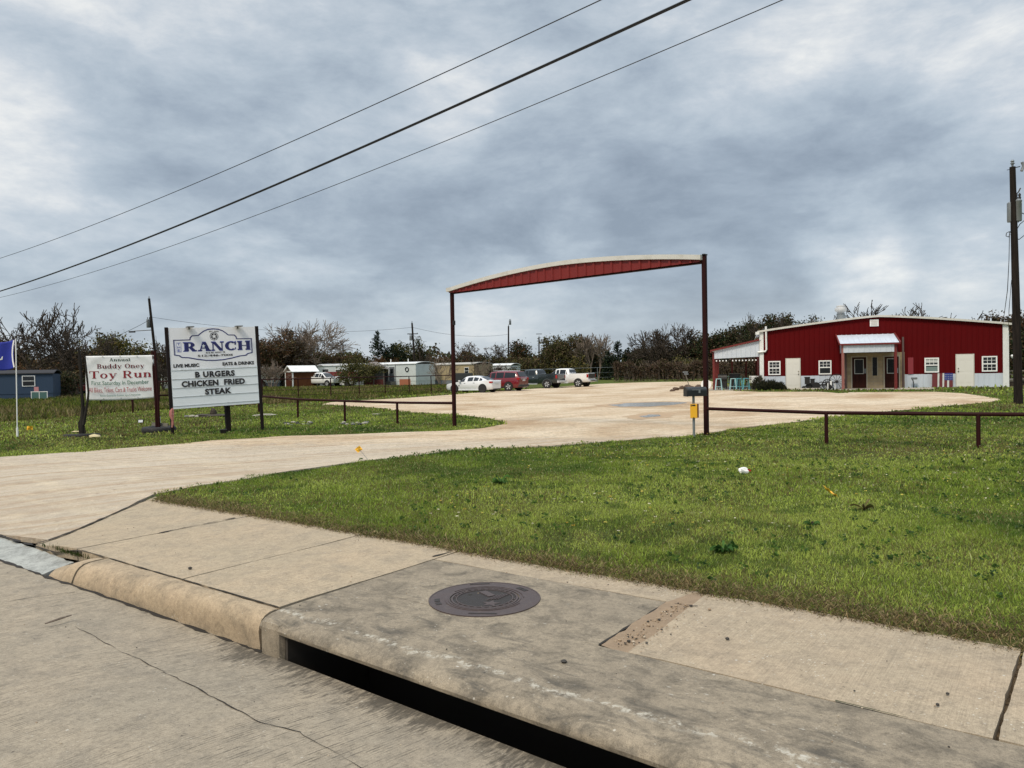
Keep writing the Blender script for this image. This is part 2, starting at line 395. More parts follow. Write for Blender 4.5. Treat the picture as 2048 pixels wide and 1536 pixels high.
def mat_ground():
    m, nt, b = new_mat('turf_soil'); q = NB(nt); v = q.pos()
    n1 = q.noise(v, 0.16, 5, 0.6, 0.4); n2 = q.noise(v, 1.7, 6, 0.65); n3 = q.noise(v, 22, 4, 0.7)
    g = q.ramp(n2, [(0.30, (0.055, 0.078, 0.013)), (0.5, (0.085, 0.125, 0.018)), (0.68, (0.135, 0.150, 0.034))])
    dry = q.ramp(n3, [(0.3, (0.085, 0.070, 0.030)), (0.7, (0.16, 0.13, 0.065))])
    c = q.mix(q.ramp(n1, [(0.47, 0.0), (0.66, 0.62)]), g, dry)
    c = q.mix(q.ramp(n3, [(0.35, 0.55), (0.6, 0.0)]), c, (0.030, 0.034, 0.010))
    w = q.n('ShaderNodeVectorMath', operation='DOT_PRODUCT'); q.l(v, w.inputs[0]); w.inputs[1].default_value = (0.6, 0.8, 0)
    c = q.mix(q.ramp(q.math('MULTIPLY', w.outputs['Value'], 0.1), [(0.515, 1.0), (0.55, 0.0)]), c, q.ramp(n3, [(0.35, (0.04, 0.03, 0.02)), (0.65, (0.17, 0.125, 0.08))]))
    q.l(c, b.inputs['Base Color']); b.inputs['Roughness'].default_value = 0.95; b.inputs['Specular IOR Level'].default_value = 0.1
    q.l(q.bump(n3, 0.9, 0.05, q.bump(n2, 0.6, 0.12)), b.inputs['Normal']); return m
def mat_caliche():
    m, nt, b = new_mat('caliche_gravel'); q = NB(nt); v = q.pos()
    def mul(c, f): return q.mix(1.0, c, f, 'MULTIPLY')
    sx = q.n('ShaderNodeSeparateXYZ'); q.l(v, sx.inputs[0])
    n1 = q.noise(v, 0.22, 6, 0.62, 0.6); n2 = q.noise(v, 1.6, 8, 0.7); nm = q.noise(v, 6.0, 8, 0.75, 0.2); n3 = q.noise(v, 24, 6, 0.78); n4 = q.noise(v, 90, 4, 0.75)
    tracks = q.noise(q.mapping(v, (0.22, 2.6, 1), (0, 0, -0.5)), 1.2, 7, 0.66, 0.8); tr2 = q.noise(q.mapping(v, (0.2, 1.5, 1), (0, 0, 0.55)), 1.4, 7, 0.66, 0.6)
    far = q.ramp(n1, [(0.34, (0.37, 0.255, 0.155)), (0.47, (0.50, 0.39, 0.272)), (0.60, (0.60, 0.50, 0.375))])
    near = q.ramp(n1, [(0.32, (0.41, 0.345, 0.265)), (0.5, (0.46, 0.39, 0.305)), (0.68, (0.50, 0.43, 0.34))])
    yy = q.math('ADD', q.math('MULTIPLY', sx.outputs[1], 0.045), q.math('MULTIPLY', n2, 0.25))
    isfar = q.ramp(yy, [(0.95, 0.0), (1.25, 1.0)]); c = q.mix(isfar, near, far)
    c = q.mix(q.ramp(tracks, [(0.46, 0.0), (0.62, 0.6)]), c, (0.34, 0.235, 0.145)); c = q.mix(q.ramp(tr2, [(0.50, 0.0), (0.68, 0.5)]), c, (0.55, 0.46, 0.33))
    c = q.mix(q.ramp(n2, [(0.54, 0.0), (0.70, 0.5)]), c, (0.62, 0.52, 0.375))
    rough_amt = q.ramp(yy, [(0.7, 0.25), (1.15, 1.0)])
    c = q.mix(rough_amt, c, mul(c, q.ramp(nm, [(0.32, 0.76), (0.5, 1.0), (0.66, 1.14)])))
    c = q.mix(rough_amt, c, mul(c, q.ramp(n3, [(0.32, 0.66), (0.48, 1.0), (0.66, 1.22)])))
    c = mul(c, q.ramp(nm, [(0.30, 0.92), (0.5, 1.0), (0.68, 1.04)])); c = mul(c, q.ramp(n4, [(0.30, 0.72), (0.48, 1.0), (0.68, 1.2)]))
    vo = q.voro(v, 9.0)
    c = q.mix(q.math('MULTIPLY', q.ramp(vo.outputs['Distance'], [(0.08, 1.0), (0.22, 0.0)]), q.ramp(q.noise(v, 1.1, 5, 0.7), [(0.50, 0.0), (0.62, 0.75)])), c, (0.68, 0.60, 0.47))
    vs_ = q.voro(q.mapping(v, loc=(3, 8, 0)), 4.0)
    c = q.mix(q.math('MULTIPLY', q.ramp(vs_.outputs['Distance'], [(0.06, 1.0), (0.16, 0.0)]), q.ramp(q.noise(v, 0.7, 5, 0.7), [(0.52, 0.0), (0.64, 0.7)])), c, (0.17, 0.115, 0.07))
    q.l(c, b.inputs['Base Color']); b.inputs['Roughness'].default_value = 0.92; b.inputs['Specular IOR Level'].default_value = 0.2
    q.l(q.bump(n3, 0.7, 0.02, q.bump(nm, 0.5, 0.05)), b.inputs['Normal']); return m
def mat_concrete(name, base, stain, dark, tine=0.0, tine_rot=0.0, seed=0.0, darkamt=0.5, lip=False, gutter=False, broom=None, fleck=0.6):
    m, nt, b = new_mat(name); q = NB(nt); v = q.mapping(q.pos(), loc=(seed, seed * 0.7, 0))
    def mul(c, f): return q.mix(1.0, c, f, 'MULTIPLY')
    n1 = q.noise(v, 0.9, 6, 0.62, 0.5); n2 = q.noise(v, 4.2, 9, 0.72, 0.4); nm = q.noise(v, 13, 8, 0.74, 0.3); n3 = q.noise(v, 38, 6, 0.8); n4 = q.noise(v, 190, 3, 0.7)
    c = q.mix(q.ramp(n1, [(0.35, 0.0), (0.68, 1.0)]), base, stain)
    c = q.mix(q.math('MULTIPLY', q.ramp(n2, [(0.46, 0.0), (0.66, 1.0)]), darkamt), c, dark)
    c = mul(c, q.ramp(nm, [(0.30, 0.82), (0.5, 1.0), (0.68, 1.10)]))
    c = mul(c, q.ramp(n3, [(0.32, 0.72), (0.47, 1.0), (0.66, 1.18)]))
    c = mul(c, q.ramp(n4, [(0.28, 0.70), (0.46, 1.0), (0.72, 1.30)]))
    w = q.n('ShaderNodeVectorMath', operation='DOT_PRODUCT'); q.l(q.pos(), w.inputs[0]); w.inputs[1].default_value = (0.6, 0.8, 0)
    ws = q.n('ShaderNodeVectorMath', operation='DOT_PRODUCT'); q.l(q.pos(), ws.inputs[0]); ws.inputs[1].default_value = (0.8, -0.6, 0)
    if broom is not None:
        bv = q.noise(q.mapping(q.pos(), (120, 2.0, 1), (0, 0, broom)), 1.0, 4, 0.65); c = mul(c, q.ramp(bv, [(0.32, 0.84), (0.52, 1.0), (0.70, 1.10)]))
    if lip:      # street grime and tyre scuffs worn into the edge of the drain
        sk = q.noise(q.mapping(q.pos(), (1.5, 4.5, 1), (0, 0, 0.644)), 1.9, 8, 0.7, 0.5)
        band = q.ramp(w.outputs['Value'], [(2.99, 0.0), (3.0, 0.0)]) if False else q.n('ShaderNodeMapRange')
        q.l(w.outputs['Value'], band.inputs[0]); band.inputs[1].default_value = 4.4; band.inputs[2].default_value = 3.1; band.inputs[3].default_value = 0.25; band.inputs[4].default_value = 1.0
        c = q.mix(q.math('MULTIPLY', q.ramp(sk, [(0.50, 0.0), (0.66, 0.75)]), band.outputs[0]), c, (0.055, 0.052, 0.047))
        vo2 = q.voro(q.mapping(q.pos(), (1.0, 2.4, 1), (0, 0, 0.644)), 10.0); fl = q.math('MULTIPLY', q.ramp(vo2.outputs['Distance'], [(0.10, 1.0), (0.19, 0.0)]), q.ramp(q.noise(v, 2.3, 5, 0.7), [(0.54, 0.0), (0.62, 1.0)]))
        c = q.mix(q.math('MULTIPLY', fl, band.outputs[0]), c, (0.50, 0.48, 0.43))
        ln = q.math('ADD', w.outputs['Value'], q.math('MULTIPLY', q.noise(v, 1.6, 5, 0.65), 0.30)); sc_ = q.ramp(q.math('MULTIPLY', ln, 0.25), [(0.846, 0.0), (0.858, 1.0), (0.870, 0.0)])
        c = q.mix(q.math('MULTIPLY', sc_, q.ramp(q.noise(v, 14.0, 6, 0.75), [(0.50, 0.0), (0.58, 0.85)])), c, (0.50, 0.47, 0.40))
    vo = q.voro(v, 15.0); chip = q.math('MULTIPLY', q.ramp(vo.outputs['Distance'], [(0.06, 1.0), (0.15, 0.0)]), q.ramp(q.noise(v, 3.1, 5, 0.7), [(0.54, 0.0), (0.62, 0.9)]))
    c = q.mix(chip, c, (0.50, 0.47, 0.41))
    vd = q.voro(q.mapping(v, loc=(7, 3, 0)), 11.0); spot = q.math('MULTIPLY', q.ramp(vd.outputs['Distance'], [(0.04, 1.0), (0.11, 0.0)]), q.ramp(q.noise(v, 2.6, 3, 0.6), [(0.53, 0.0), (0.62, 0.8)]))
    c = q.mix(spot, c, (0.05, 0.045, 0.04))
    ve = q.voro(v, 42.0); c = q.mix(q.math('MULTIPLY', q.ramp(ve.outputs['Distance'], [(0.10, 1.0), (0.26, 0.0)]), q.ramp(q.noise(v, 7.0, 4, 0.7), [(0.52, 0.0), (0.64, 0.55)])), c, tuple(x * 0.35 for x in dark))
    vf = q.voro(q.mapping(v, loc=(2, 5, 0)), 36.0); c = q.mix(q.math('MULTIPLY', q.ramp(vf.outputs['Distance'], [(0.10, 1.0), (0.24, 0.0)]), q.ramp(q.noise(v, 5.0, 4, 0.7), [(0.60 - 0.10 * fleck, 0.0), (0.70 - 0.08 * fleck, fleck)])), c, (0.56, 0.52, 0.44))
    h = q.math('ADD', q.math('MULTIPLY', n3, 0.6), q.math('MULTIPLY', n4, 0.4))
    nrm = q.bump(h, 0.5, 0.006, q.bump(nm, 0.12, 0.015))
    if tine:
        tv = q.mapping(q.pos(), rot=(0, 0, tine_rot)); w1 = q.wave(tv, 13.5, 1.3, 3, 2.2)
        w2 = q.noise(q.mapping(tv, (30, 5.5, 1)), 1.0, 5, 0.66)
        mask = q.ramp(q.noise(v, 1.0, 6, 0.7), [(0.40, 0.25), (0.60, 1.0)])
        dash = q.math('MULTIPLY', q.ramp(w1, [(0.10, 1.0), (0.38, 0.0)]), q.ramp(w2, [(0.40, 1.0), (0.52, 0.0)]))
        c = q.mix(q.math('MULTIPLY', q.math('MULTIPLY', dash, mask), tine), c, tuple(x * 0.40 for x in dark))
        c = q.mix(q.math('MULTIPLY', q.math('MULTIPLY', q.math('MULTIPLY', q.ramp(w1, [(0.62, 0.0), (0.9, 1.0)]), q.ramp(w2, [(0.54, 0.0), (0.66, 1.0)])), mask), tine * 0.55), c, tuple(min(1, x * 1.4) for x in base))
        nrm = q.bump(w1, 0.18, 0.006, nrm)
    if gutter:   # damp silt washed towards the mouth of the drain
        g = q.n('ShaderNodeMapRange'); q.l(w.outputs['Value'], g.inputs[0]); g.inputs[1].default_value = 2.45; g.inputs[2].default_value = 3.05; g.inputs[3].default_value = 0.0; g.inputs[4].default_value = 0.30
        g2 = q.n('ShaderNodeMapRange'); q.l(ws.outputs['Value'], g2.inputs[0]); g2.inputs[1].default_value = -5.6; g2.inputs[2].default_value = -4.6; g2.inputs[3].default_value = -0.16; g2.inputs[4].default_value = 0.0
        sn_ = q.math('ADD', q.math('MULTIPLY', q.noise(q.mapping(q.pos(), (20, 4.5, 1), (0, 0, tine_rot)), 1.6, 7, 0.75, 0.3), 0.6), q.math('MULTIPLY', q.noise(q.pos(), 2.6, 6, 0.7), 0.4))
        t = q.math('ADD', q.math('ADD', sn_, g.outputs[0]), g2.outputs[0])
        c = q.mix(q.ramp(t, [(0.70, 0.0), (0.80, 0.82)]), c, (0.060, 0.052, 0.042))
    q.l(c, b.inputs['Base Color']); q.l(nrm, b.inputs['Normal']); b.inputs['Roughness'].default_value = 0.88; b.inputs['Specular IOR Level'].default_value = 0.25
    return m
GROUND = mat_ground(); CALICHE = mat_caliche()
WALK = mat_concrete('sidewalk_concrete', (0.345, 0.282, 0.200), (0.385, 0.302, 0.208), (0.235, 0.198, 0.150), seed=1.0, darkamt=0.6, broom=0.644)
WALKPINK = mat_concrete('sidewalk_concrete_pinkish', (0.335, 0.275, 0.198), (0.365, 0.288, 0.203), (0.23, 0.19, 0.142), seed=5.0, darkamt=0.6, broom=0.644, fleck=1.0)
INLETC = mat_concrete('inlet_concrete_stained', (0.225, 0.188, 0.140), (0.285, 0.238, 0.175), (0.105, 0.090, 0.070), seed=3.0, darkamt=0.85, lip=True)
CURBC = mat_concrete('kerb_concrete', (0.325, 0.255, 0.172), (0.365, 0.280, 0.190), (0.155, 0.128, 0.092), seed=8.0, darkamt=0.65)
ROADC = mat_concrete('road_concrete', (0.275, 0.235, 0.180), (0.315, 0.262, 0.195), (0.180, 0.157, 0.126), tine=0.85, tine_rot=0.6435, seed=2.0, darkamt=0.6, gutter=True)
GUTTERC = mat_concrete('grey_asphalt_patch', (0.29, 0.30, 0.285), (0.36, 0.365, 0.34), (0.16, 0.16, 0.15), seed=9.0, darkamt=0.8)
SOIL = paint('joint_soil', (0.045, 0.036, 0.026), 0.95, var=0.4, sc=8)
SANDSOIL = paint('sandy_dirt', (0.30, 0.215, 0.14), 0.95, var=0.4, sc=12, bump=0.8, dirt=(0.20, 0.14, 0.09))
CRACK = paint('crack_dirt', (0.022, 0.018, 0.014), 0.95, var=0.4, sc=10)

# one ground sheet on an (s, n) grid, running to the horizon; it dips under the road and the pavement slabs
def geo(a, b, d0, g):
    out = [a]; d = d0
    while out[-1] < b: out.append(out[-1] + d); d *= g
    return out
_n = [-1500, -400, -100, -40, -14, -9.6, -9.4, -6, -2, 2.0, 3.0, 3.95, 3.96, 4.5, 5.0] + geo(5.15, 14, 0.22, 1.02)[:] + geo(14.4, 2600, 0.5, 1.07)
_s = sorted([-x for x in geo(0, 2200, 0.45, 1.055)][1:] + geo(0, 1500, 0.45, 1.06))
gn, gs = np.meshgrid(np.array(_n), np.array(_s), indexing='ij')
gx = gs * SD[0] + gn * ND[0]; gy = gs * SD[1] + gn * ND[1]
def lawn_z(x, y):
    s, n = SN(x, y)
    w = np.exp(-np.maximum(0, y - 20) / 14)
    z = zt(x, y) + (0.02 * np.sin(x * 0.9 + 0.4 * y) * np.sin(y * 0.7 - 0.3 * x) + 0.012 * np.sin(2.1 * x + 1.3 * y)) * w * ss(5.6, 7.5, n)
    return z
def ground_z(x, y):
    s, n = SN(x, y); z = lawn_z(x, y)
    edge = zt(x, y) - 0.05 + (z - zt(x, y) + 0.062) * ss(5.12, 5.4, n)
    z = np.where(n > 5.6, z, edge + 0.0)
    z = np.where(n < 3.955, -1.35, z)
    return np.where(n < -9.5, -0.05, z)
gz = ground_z(gx, gy)
# keep the turf below the gravel sheet
_P = np.stack([gx.ravel(), gy.ravel()], 1); _in = inside(_P, LOT).reshape(gx.shape)
gz = np.where(_in, zt(gx, gy) - 0.014, gz)
V = np.stack([gx.ravel(), gy.ravel(), gz.ravel()], 1); nn, ns = gx.shape
i0 = (np.arange(nn - 1)[:, None] * ns + np.arange(ns - 1)[None, :]).ravel()
struct(np_mesh('ground', V, np.stack([i0, i0 + ns, i0 + ns + 1, i0 + 1], 1)[:, ::-1], GROUND, smooth=True))

struct(sheet('gravel_lot', LOT_N, lambda x, y: zt(x, y) + 0.012, 0.9, CALICHE, thick=0.06))
# puddles: still water lying flush in the lot, each on a damp stain
def puddle(px, seed, damp_px):
    MATW, nt, b = new_mat('puddle_water'); q = NB(nt)
    q.l(q.mix(q.noise(q.pos(), 1.2, 4), (0.34, 0.34, 0.33), (0.44, 0.43, 0.40)), b.inputs['Base Color']); b.inputs['Roughness'].default_value = 0.14
    b.inputs['IOR'].default_value = 1.33; b.inputs['Specular IOR Level'].default_value = 0.4
    q.l(q.bump(q.noise(q.pos(), 5, 3), 0.05, 0.01), b.inputs['Normal'])
    p = poly_noise([GP(*a)[:2] for a in px], 0.3, 0.35, seed, 0.8)
    struct(sheet('puddle', p, lambda x, y: zt(x, y) + 0.022, 1.2, MATW))
    d = poly_noise([GP(*a)[:2] for a in damp_px], 0.3, 0.6, seed + 2, 0.7)
    struct(sheet('damp_gravel', d, lambda x, y: zt(x, y) + 0.017, 1.2, paint('damp_caliche', (0.40, 0.275, 0.165), 0.8, var=0.3, sc=1.6, dirt=(0.50, 0.385, 0.26))))
puddle([(1218, 811), (1250, 807), (1320, 805), (1368, 805), (1372, 807), (1340, 811), (1300, 814), (1240, 814)], 1.0,
       [(1190, 811), (1250, 805.5), (1330, 803), (1390, 804), (1385, 808), (1340, 812.5), (1270, 816), (1215, 815)])
puddle([(1280, 833), (1300, 830), (1325, 830), (1318, 833), (1295, 836)], 4.0, [(1240, 834), (1280, 828), (1330, 826), (1352, 831), (1330, 837), (1270, 840)])

# road: one slab field with a gutter line, hanging joints and cracks
def road_z(x, y):
    s, n = SN(x, y); d = ss(-7.6, -4.75, s)
    return -0.165 + 0.012 * np.maximum(0, 2.9 - n) - 0.088 * d * ss(1.7, 3.05, n) - 0.01 * ss(2.5, 2.93, n)
def nshift(s): return -0.0276 * np.clip(np.asarray(s, float) + 4.5, 0, 4)
def road_edge(s): return 2.955 + 0.165 * ss(-7.9, -4.75, s) + nshift(s)
def sn_grid(name, svals, nvals, zf, mat, warp=None):
    A, B = np.meshgrid(np.array(svals), np.array(nvals), indexing='ij'); B = warp(A, B) if warp else B; x = A * SD[0] + B * ND[0]; y = A * SD[1] + B * ND[1]
    V = np.stack([x.ravel(), y.ravel(), zf(x, y).ravel()], 1); a, b = A.shape
    i0 = (np.arange(a - 1)[:, None] * b + np.arange(b - 1)[None, :]).ravel()
    return np_mesh(name, V, np.stack([i0, i0 + b, i0 + b + 1, i0 + 1], 1), mat, smooth=True)
struct(sn_grid('road', list(np.arange(-60, -12, 2)) + list(np.arange(-12, 4, 0.2)) + list(np.arange(4, 60, 2)), list(np.arange(-9.5, 1.5, 0.5)) + list(np.arange(1.5, 2.9, 0.1)) + [2.955], road_z, ROADC, lambda A, B: B + (road_edge(A) - 2.955) * ss(1.9, 2.955, B)))
def crack(name, pts_sn, w, zf, mat, seed, amp=0.02, lift=0.004):
    """an irregular sealed crack lying in a slab: a ribbon of dirt of changing width"""
    rng = random.Random(seed); P = []
    for (s0, n0), (s1, n1) in zip(pts_sn[:-1], pts_sn[1:]):
        L = math.hypot(s1 - s0, n1 - n0); k = max(2, int(L / 0.05))
        for j in range(k): P.append((s0 + (s1 - s0) * j / k, n0 + (n1 - n0) * j / k))
    P.append(pts_sn[-1]); mb = MB(); pr = None
    for i, (s, n) in enumerate(P):
        a = P[max(0, i - 1)]; b = P[min(len(P) - 1, i + 1)]; d = np.array([b[0] - a[0], b[1] - a[1]]); d /= np.linalg.norm(d); o = np.array([-d[1], d[0]])
        off = amp * mnoise.noise((s * 5, n * 5, seed)) + amp * 0.4 * mnoise.noise((s * 21, n * 21, seed))
        ww = w * max(0.02, (0.6 + 1.4 * mnoise.noise((s * 7, n * 7, seed + 9.0)) + 0.35 * rng.random()))
        pa = XY(s + o[0] * (off - ww / 2), n + o[1] * (off - ww / 2)); pb = XY(s + o[0] * (off + ww / 2), n + o[1] * (off + ww / 2))
        i1 = len(mb.v); mb.v += [(pa[0], pa[1], float(zf(*pa)) + lift), (pb[0], pb[1], float(zf(*pb)) + lift)]
        if i: mb.f.append((i1 - 2, i1 - 1, i1 + 1, i1)); mb.m.append(0)
    return struct(mb.build(name, mat))
def sn_of(px, py, z=0.0):
    p = GZ(px, py, z); return SN(p[0], p[1])
crack('road_crack', [sn_of(330, 1328, -.16), sn_of(420, 1375, -.16), sn_of(520, 1430, -.16), sn_of(600, 1447, -.16)], 0.009, road_z, CRACK, 11)
crack('road_crack', [sn_of(150, 1245, -.16), sn_of(240, 1290, -.16), sn_of(330, 1328, -.16)], 0.006, road_z, CRACK, 12)
crack('road_crack', [sn_of(0, 1207, -.16), sn_of(62, 1194, -.16), sn_of(150, 1180, -.16)], 0.007, road_z, CRACK, 13)
crack('road_crack', [sn_of(600, 1447, -.16), sn_of(690, 1500, -.16), sn_of(780, 1550, -.16)], 0.004, road_z, CRACK, 14)
crack('gutter_dirt', [(-20, 2.945)] + [(s, float(road_edge(s)) - 0.012) for s in np.arange(-7.9, -4.5, 0.3)], 0.034, road_z, CRACK, 15, 0.012, 0.005)
# kerb: rolled profile, broken into two pieces, tapering away at the driveway
def kerb(name, s0, s1, seed):
    prof = [(3.285, -0.30), (3.285, -0.012), (3.277, -0.001), (3.22, 0.002), (3.14, -0.002), (3.085, -0.013), (3.045, -0.035), (3.015, -0.068), (2.992, -0.11), (2.975, -0.155), (2.965, -0.2), (2.965, -0.30)]
    profR = [(3.285, -0.30), (3.285, -0.012), (3.277, -0.001), (3.25, 0.002), (3.205, -0.003), (3.165, -0.018), (3.135, -0.045), (3.118, -0.08), (3.112, -0.12), (3.115, -0.17), (3.12, -0.23), (3.12, -0.30)]
    k = max(2, int(abs(s1 - s0) / 0.06)); mb = MB()
    for i in range(k + 1):
        s = s0 + (s1 - s0) * i / k; drop = 0.13 * float(ss(-7.35, -8.0, s)); e = 0.008 if i in (0, k) else 0
        wR = float(ss(-7.9, -4.75, s))
        for (nL, zL), (nR, zR) in zip(prof, profR):
            n = nL + (nR - nL) * wR; z = zL + (zR - zL) * wR
            j = 0.006 * mnoise.noise((s * 4, n * 9, seed)) + 0.003 * mnoise.noise((s * 17, n * 30, seed + 3))
            zz = z + j - (drop * (1 - ss(-0.16, -0.24, z)) if z > -0.2 else 0) - (e if z > -0.2 else 0)
            p = XY(s, n + j * 0.8 + e * 0.3); mb.v.append((p[0], p[1], max(zz, -0.32)))
    m = len(prof)
    for i in range(k):
        for j in range(m - 1): mb.f.append((i * m + j, i * m + j + 1, (i + 1) * m + j + 1, (i + 1) * m + j)); mb.m.append(0)
    mb.f.append(tuple(range(m))); mb.f.append(tuple(reversed(range(k * m, k * m + m)))); mb.m += [0, 0]
    return struct(mb.build(name, CURBC, smooth=True))
kerb('kerb', -7.95, -7.37, 2.0); kerb('kerb', -7.335, -4.645, 5.0)
crack('kerb_crack', [(-7.62, 3.0), (-7.66, 3.1), (-7.70, 3.27)], 0.006, lambda x, y: np.interp(SN(x, y)[1], [2.97, 3.0, 3.05, 3.1, 3.2], [-.21, -.165, -.10, -.075, -.06]) + 0.0 * x, CRACK, 21, 0.01)
def flare(x, y):
    return zt(x, y)
# pavement slabs, each with its own slightly crumbled edges
def slab(name, sn, mat, seed, step=0.07, amp=0.012, lift=0.0):
    P = [tuple(XY(s, n)) for s, n in sn]; P = poly_noise(P, step, amp, seed, 5.0)
    return struct(sheet(name, P, lambda x, y: flare(x, y) + lift + 0.004 * np.sin(3 * x + seed) * np.sin(2.3 * y), 0.16, mat, thick=0.12))
crack('kerb_joint_dirt', [(-7.9, 3.296), (-4.66, 3.296)], 0.013, lambda x, y: 0 * x, CRACK, 38, 0.004, 0.003)
slab('sidewalk', [(-4.665, 3.305), (-4.665, 5.5), (-6.02, 5.5), (-6.0, 3.305)], WALK, 1.1)
slab('sidewalk', [(-6.012, 3.305), (-6.032, 5.5), (-8.02, 5.5), (-7.99, 3.305)], WALK, 2.2)
slab('sidewalk', [(-8.005, 3.305), (-8.035, 5.45), (-10.62, 5.45), (-9.02, 3.305)], WALK, 3.3)
crack('walk_crack', [sn_of(303, 1070), sn_of(385, 1053), sn_of(470, 1036)], 0.030, flare, CRACK, 31, 0.01, 0.006)
crack('walk_crack', [(-9.02, 3.31), (-9.8, 4.36), (-10.63, 5.46)], 0.030, flare, CRACK, 32, 0.010, 0.016)
slab('sidewalk', [(-4.645, 4.965), (-4.65, 5.55), (-2.25, 5.6), (-2.25, 4.985)], WALKPINK, 4.4)
slab('sidewalk', [(-2.13, 3.965), (-2.2, 5.75), (-0.212, 5.8), (-0.277, 3.965)], WALKPINK, 5.5)
slab('sidewalk', [(-0.255, 3.965), (-0.19, 5.8), (2.4, 5.9), (2.4, 3.965)], WALKPINK, 6.6)
slab('sidewalk', [(2.42, 3.965), (2.42, 5.9), (9.0, 5.9), (9.0, 3.305), (3.4, 3.305), (3.4, 3.965)], WALKPINK, 7.7, 0.3)
struct(sheet('joint_dirt', poly_noise([tuple(XY(s, n)) for s, n in [(-2.31, 3.945), (-2.34, 4.95), (-2.27, 5.3), (-2.17, 5.3), (-2.10, 4.9), (-1.93, 4.1), (-1.98, 3.945)]], 0.06, 0.03, 9.0, 6.0),
             lambda x, y: 0.005 - 0.065 * (SN(x, y)[0] + 2.27), 0.1, SANDSOIL))
crack('walk_crack', [(-2.325, 3.95), (-2.33, 4.4), (-2.34, 4.95)], 0.016, lambda x, y: 0 * x, CRACK, 33, 0.008, 0.008)
crack('walk_crack', [(-2.28, 4.96), (-2.12, 4.99)], 0.012, lambda x, y: 0 * x, CRACK, 34, 0.008, 0.009)
crack('walk_crack', [(-4.72, 5.02), (-4.7, 5.25)], 0.025, lambda x, y: 0 * x, CRACK, 35, 0.01, 0.006)
crack('walk_joint', [(-0.95, 3.957), (-0.62, 3.957)], 0.014, lambda x, y: 0 * x, paint('moss', (0.05, 0.055, 0.02), 0.95, var=0.4, sc=20), 36, 0.006, 0.006)
# gravelly asphalt patch where the drive meets the gutter
struct(sheet('gutter_patch', poly_noise([tuple(XY(s, n)) for s, n in [(-20, 2.95), (-7.97, 2.955), (-8.0, 3.27), (-9.0, 3.30), (-20, 3.30)]], 0.08, 0.02, 4.0, 5.0),
             lambda x, y: np.interp(SN(x, y)[1], [2.94, 3.3], [-0.185, -0.125]) + 0.006 * np.sin(21 * x) * np.sin(17 * y), 0.09, GUTTERC, thick=0.05))
crack('kerb_joint_dirt', [(-20, 3.30), (-9.0, 3.30), (-7.9, 3.295)], 0.045, lambda x, y: 0 * x - 0.105 + 0.09 * ss(-8.6, -7.9, SN(x, y)[0]), CRACK, 37, 0.012, 0.004)

# storm drain: one cast top with a rounded nose, over a dark throat
dr = thing('storm_drain', 'stained concrete storm drain with a long dark mouth under the kerb', 'storm drain', (0, 0, 0))
prof = [(3.945, -0.03), (3.945, 0.002), (3.6, 0.003), (3.42, 0.001), (3.29, -0.004), (3.21, -0.012), (3.155, -0.028), (3.12, -0.050), (3.106, -0.075), (3.112, -0.098), (3.145, -0.112), (3.3, -0.118), (3.945, -0.12)]
mb = MB(); ks = list(np.arange(-4.62, 3.4, 0.07)); m = len(prof)
for i, s in enumerate(ks):
    for n, z in prof:
        j = 0.005 * mnoise.noise((s * 5, n * 8, 1.0)) + 0.0035 * mnoise.noise((s * 19, n * 25, z * 20))
        if -0.10 < z < -0.02: j += -0.014 * max(0, mnoise.noise((s * 3.1, 2.0, 4.0)))
        p = XY(s, (n - j if n < 3.2 else n) + float(nshift(s)) * (1 if n < 3.5 else 0)); mb.v.append((p[0], p[1], z + (j * 0.7 if z < 0.0 else j * 0.3)))
for i in range(len(ks) - 1):
    for j in range(m - 1): mb.f.append((i * m + j, i * m + j + 1, (i + 1) * m + j + 1, (i + 1) * m + j)); mb.m.append(0)
mb.f.append(tuple(range(m))); mb.m.append(0)
mb.build('top_slab', INLETC, dr, smooth=True)
o = sheet('access_slab', poly_noise([tuple(XY(s, n)) for s, n in [(-4.625, 3.946), (-4.635, 4.945), (-2.345, 4.965), (-2.33, 3.946)]], 0.07, 0.008, 7.0, 6.0), lambda x, y: 0.0025 + 0 * x, 0.15, INLETC, thick=0.12, parent=dr)
def sn_box(mb, s0, s1, n0, n1, z0, z1, mi=0):
    c = [XY(s0, n0), XY(s1, n0), XY(s1, n1), XY(s0, n1)]
    return mb.add([(p[0], p[1], z0) for p in c] + [(p[0], p[1], z1) for p in c], [(0, 3, 2, 1), (4, 5, 6, 7), (0, 1, 5, 4), (1, 2, 6, 5), (2, 3, 7, 6), (3, 0, 4, 7)], mi)
mb = MB(); sn_box(mb, -4.622, -4.39, 3.098, 3.95, -0.40, -0.022); mb.build('cheek_wall', INLETC, dr, bevel=0.05)
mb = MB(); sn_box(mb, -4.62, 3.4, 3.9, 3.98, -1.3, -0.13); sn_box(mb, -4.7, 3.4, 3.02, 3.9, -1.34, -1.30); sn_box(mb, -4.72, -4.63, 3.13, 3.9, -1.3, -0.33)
sn_box(mb, -4.385, -4.36, 3.15, 3.89, -1.3, -0.122); mb.build('chamber', paint('drain_dark_concrete', (0.05, 0.042, 0.033), 0.9, var=0.4, sc=3), dr)  # added thin sheet: wet and shade coloured dark over the cheek's lit inner face

